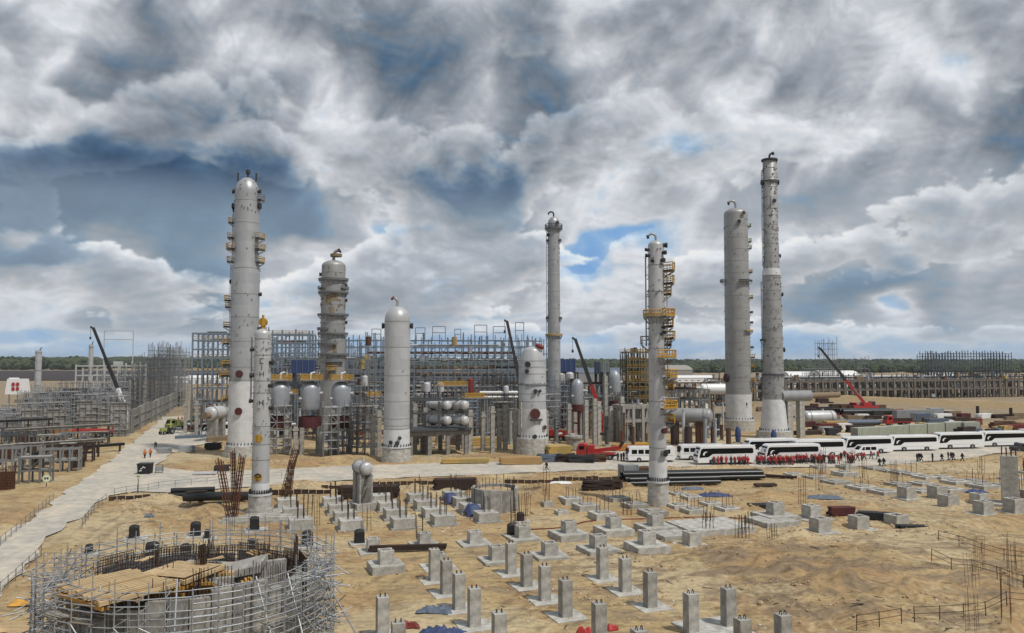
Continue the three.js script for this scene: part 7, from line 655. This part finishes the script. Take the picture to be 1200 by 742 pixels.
// ---------------------------------------------------------------- people: one continuous body each
function bodyGeo(pose, top, legs) {
  const J = pose, skin = [0.45, 0.28, 0.2], boot = [0.02, 0.02, 0.02];
  const bones = [[J.pel, J.chest, 0.155, 0.17, top], [J.chest, J.neck, 0.17, 0.07, top], [J.neck, J.head, 0.06, 0.06, skin], [J.head, [J.head[0], J.head[1] + 0.1, J.head[2]], 0.1, 0.105, skin]];
  for (const s of ['L', 'R']) bones.push([J.chest, J['sh' + s], 0.11, 0.075, top], [J['sh' + s], J['el' + s], 0.072, 0.058, top], [J['el' + s], J['ha' + s], 0.055, 0.042, top], [J['ha' + s], J['fi' + s], 0.042, 0.03, skin], [J.pel, J['hp' + s], 0.14, 0.11, legs], [J['hp' + s], J['kn' + s], 0.11, 0.08, legs], [J['kn' + s], J['an' + s], 0.08, 0.06, legs], [J['an' + s], J['to' + s], 0.065, 0.05, boot]);
  const N = 52, mc = new MarchingCubes(N, new THREE.MeshBasicMaterial(), false, false, 30000), S = 1.0, H = N / 2;
  const dist = (p, [a, b, r0, r1]) => { const d = [b[0] - a[0], b[1] - a[1], b[2] - a[2]], L = d[0] ** 2 + d[1] ** 2 + d[2] ** 2 || 1e-6, t = clamp(((p[0] - a[0]) * d[0] + (p[1] - a[1]) * d[1] + (p[2] - a[2]) * d[2]) / L, 0, 1); return Math.hypot(p[0] - a[0] - d[0] * t, p[1] - a[1] - d[1] * t, p[2] - a[2] - d[2] * t) - mix(r0, r1, t); };
  for (let z = 0; z < N; z++) for (let y = 0; y < N; y++) for (let x = 0; x < N; x++) { const p = [(x - H) / H * S, (y - H) / H * S + 0.95, (z - H) / H * S]; let e = 0; if (Math.abs(p[0]) < 0.7 && Math.abs(p[2]) < 0.8) { for (const b of bones) e += Math.exp(-dist(p, b) * 28); e = -Math.log(Math.max(e, 1e-12)) / 28; } else e = 1; mc.field[x + y * N + z * N * N] = -e; }
  mc.isolation = 0; mc.update(); const n = mc.count, pos = mc.positionArray.slice(0, n * 3), nor = mc.normalArray.slice(0, n * 3), c = new Float32Array(n * 3);
  for (let i = 0; i < n; i++) { pos[i * 3] *= S; pos[i * 3 + 1] = pos[i * 3 + 1] * S + 0.95; pos[i * 3 + 2] *= S; let m = 9, k = top; for (const b of bones) { const d = dist([pos[i * 3], pos[i * 3 + 1], pos[i * 3 + 2]], b); if (d < m) { m = d; k = b[4]; } } c.set(k, i * 3); }
  const g = new THREE.BufferGeometry(); g.setAttribute('position', new THREE.BufferAttribute(pos, 3)); g.setAttribute('normal', new THREE.BufferAttribute(nor, 3)); g.setAttribute('color', new THREE.BufferAttribute(c, 3)); return g;
}
const stand = { pel: [0, 0.95, 0], chest: [0, 1.28, 0], neck: [0, 1.47, 0.01], head: [0, 1.58, 0.02], shL: [-0.19, 1.38, 0], elL: [-0.25, 1.1, 0], haL: [-0.24, 0.86, 0.06], fiL: [-0.23, 0.77, 0.08], shR: [0.19, 1.38, 0], elR: [0.25, 1.1, 0], haR: [0.24, 0.86, 0.06], fiR: [0.23, 0.77, 0.08], hpL: [-0.1, 0.9, 0], knL: [-0.12, 0.5, 0.02], anL: [-0.12, 0.09, 0], toL: [-0.13, 0.05, 0.16], hpR: [0.1, 0.9, 0], knR: [0.12, 0.5, 0.02], anR: [0.12, 0.09, 0], toR: [0.14, 0.05, 0.16] };
const walk = { ...stand, elL: [-0.24, 1.12, 0.14], haL: [-0.22, 0.9, 0.28], fiL: [-0.22, 0.83, 0.33], elR: [0.24, 1.1, -0.14], haR: [0.24, 0.86, -0.18], fiR: [0.24, 0.77, -0.18], knL: [-0.11, 0.52, -0.1], anL: [-0.11, 0.14, -0.38], toL: [-0.11, 0.05, -0.26], knR: [0.11, 0.52, 0.2], anR: [0.11, 0.1, 0.3], toR: [0.11, 0.06, 0.46] };
const fold = { ...stand, elL: [-0.26, 1.12, 0.05], haL: [-0.02, 1.16, 0.2], fiL: [0.06, 1.18, 0.2], elR: [0.26, 1.12, 0.05], haR: [0.02, 1.1, 0.22], fiR: [-0.06, 1.12, 0.22], toL: [-0.17, 0.05, 0.15], toR: [0.17, 0.05, 0.15] };
const red = [0.31, 0.02, 0.022], red2 = [0.2, 0.016, 0.024], red3 = [0.36, 0.035, 0.025], nv = [0.022, 0.022, 0.03], vest = [0.55, 0.16, 0.03];
const bmat = new THREE.MeshStandardMaterial({ vertexColors: true, roughness: 0.85 });
const BG = { redStand: bodyGeo(stand, red, nv), redWalk: bodyGeo(walk, red, nv), redFold: bodyGeo(fold, red, red), redStand2: bodyGeo(stand, red2, [0.05, 0.05, 0.06]), redWalk2: bodyGeo(walk, red3, red3), darkWalk: bodyGeo(walk, nv, nv), darkStand: bodyGeo(stand, nv, nv), vestWalk: bodyGeo(walk, vest, nv) };
const helmetG = new B().lathe([[0.15, 1.66], [0.125, 1.68], [0.115, 1.76], [0.07, 1.815], [0.001, 1.83]], 12, 0, 0.02).geo(), hm = { white: M.white, red: M.red, orange: M.orange };
function person(px, by, kind, ry, label, group, helmet) { const p = P(px, by), o = mesh('person', BG[kind], bmat, scene); o.position.set(p[0], Math.max(roadDist(p[0], p[2]) < 0 ? 0 : ground(p[0], p[2]), -0.02), p[2]); o.rotation.y = ry; o.scale.set(rr(0.95, 1.08), rr(0.94, 1.06), 1); tag(o, label, 'person', group); if (helmet) mesh('helmet', helmetG, hm[helmet], o); return o; }
seed = 777;
for (let i = 0; i < 104; i++) { const px = 834 + i * 1.62 + rr(-1.2, 1.2), gap = noise(px * 0.09, 4.2); if (gap > 0.22 && rnd() < 0.75) continue; const by = 543.5 + (i % 3) * 0.7 - (i > 60 ? 1.4 : 0) + rr(-0.2, 0.2); if (px > 895 && px < 900 && rnd() < 0.4) continue; const k = rnd(), kind = k < 0.28 ? 'redStand' : k < 0.5 ? 'redStand2' : k < 0.65 ? 'redFold' : k < 0.78 ? 'redWalk2' : k < 0.9 ? 'redWalk' : 'darkStand', d = kind === 'darkStand'; person(px, by, kind, rr(-0.7, 0.7) + (rnd() < 0.2 ? Math.PI : 0), d ? 'person in dark clothes standing within the red-jacketed crowd' : 'person in a red work jacket in the crowd lined up before the coaches', d ? 'dark-clad people in the crowd' : 'red-jacketed crowd', rnd() < 0.75 ? (rnd() < 0.5 ? 'white' : 'red') : null); }
for (const [px, by, k] of [[1000, 540, 'redStand'], [1005, 540, 'redWalk'], [1013, 539.5, 'redWalk'], [994, 541, 'darkStand'], [1029, 538.5, 'redWalk'], [990, 537, 'redStand'], [986, 540, 'darkStand'], [1010, 539, 'redStand'], [1021, 538, 'redWalk']]) person(px, by, k, rr(-1, 1), k[0] === 'r' ? 'person in a red jacket walking apart at the end of the crowd' : 'person in dark clothes walking at the end of the crowd', k[0] === 'r' ? 'red-jacketed stragglers' : 'dark-clad stragglers', 'white');
for (const [px, by] of [[1075, 541], [1077.5, 540.5], [1080, 541], [1093, 540.5], [1104, 541], [1111.5, 539], [1115, 540], [1117.5, 540], [1128, 540.5], [1031, 548], [1036, 548]]) person(px, by, rnd() < 0.7 ? 'darkWalk' : 'darkStand', Math.PI / 2 * (rnd() < 0.6 ? 1 : -1) + rr(-0.4, 0.4), 'person in dark clothes walking over the open sand before the coaches', 'dark walkers on the sand', rnd() < 0.5 ? 'white' : null);
person(640.5, 551, 'darkWalk', -1.4, 'person in dark clothes walking alone along the middle road', null, 'red'); for (const px of [724, 728, 731]) person(px, 540, 'darkStand', rr(-1, 1), 'person in dark clothes standing at the nose of the white service bus', 'people at the service bus', 'white');
for (const [px, by, k, l] of [[169.5, 537, 'vestWalk', 'person in an orange vest walking on the left road'], [176, 536, 'vestWalk', 'person in an orange vest walking on the left road'], [182, 526, 'darkWalk', 'person in dark clothes walking up the left road'], [209, 494, 'vestWalk', 'person in an orange vest on the left-hand lot'], [213, 494, 'vestWalk', 'person in an orange vest on the left-hand lot'], [215, 497, 'vestWalk', 'person in an orange vest on the left-hand lot']]) person(px, by, k, rr(0, 6), l, k === 'darkWalk' ? null : by > 520 ? 'vested walkers' : 'vested people on the lot', 'orange');
{ const p = P(1184, 591); for (const [x, z] of [[3.4, 1.6], [4.1, 1.4], [4.7, 1.9], [3.8, 2.3]]) { const o = person(1184, 591, 'redStand', rr(0, 6), 'person in a red jacket on top of the red-brown cage wall', 'people on the cage wall', 'red'); const q = loc(p, x - 1.4, z - 0.9); o.position.set(q[0], 4.6, q[2]); } }
scene.traverse((o) => { if (o.isMesh) { o.castShadow = true; o.receiveShadow = true; } });
renderer.render(scene, camera);
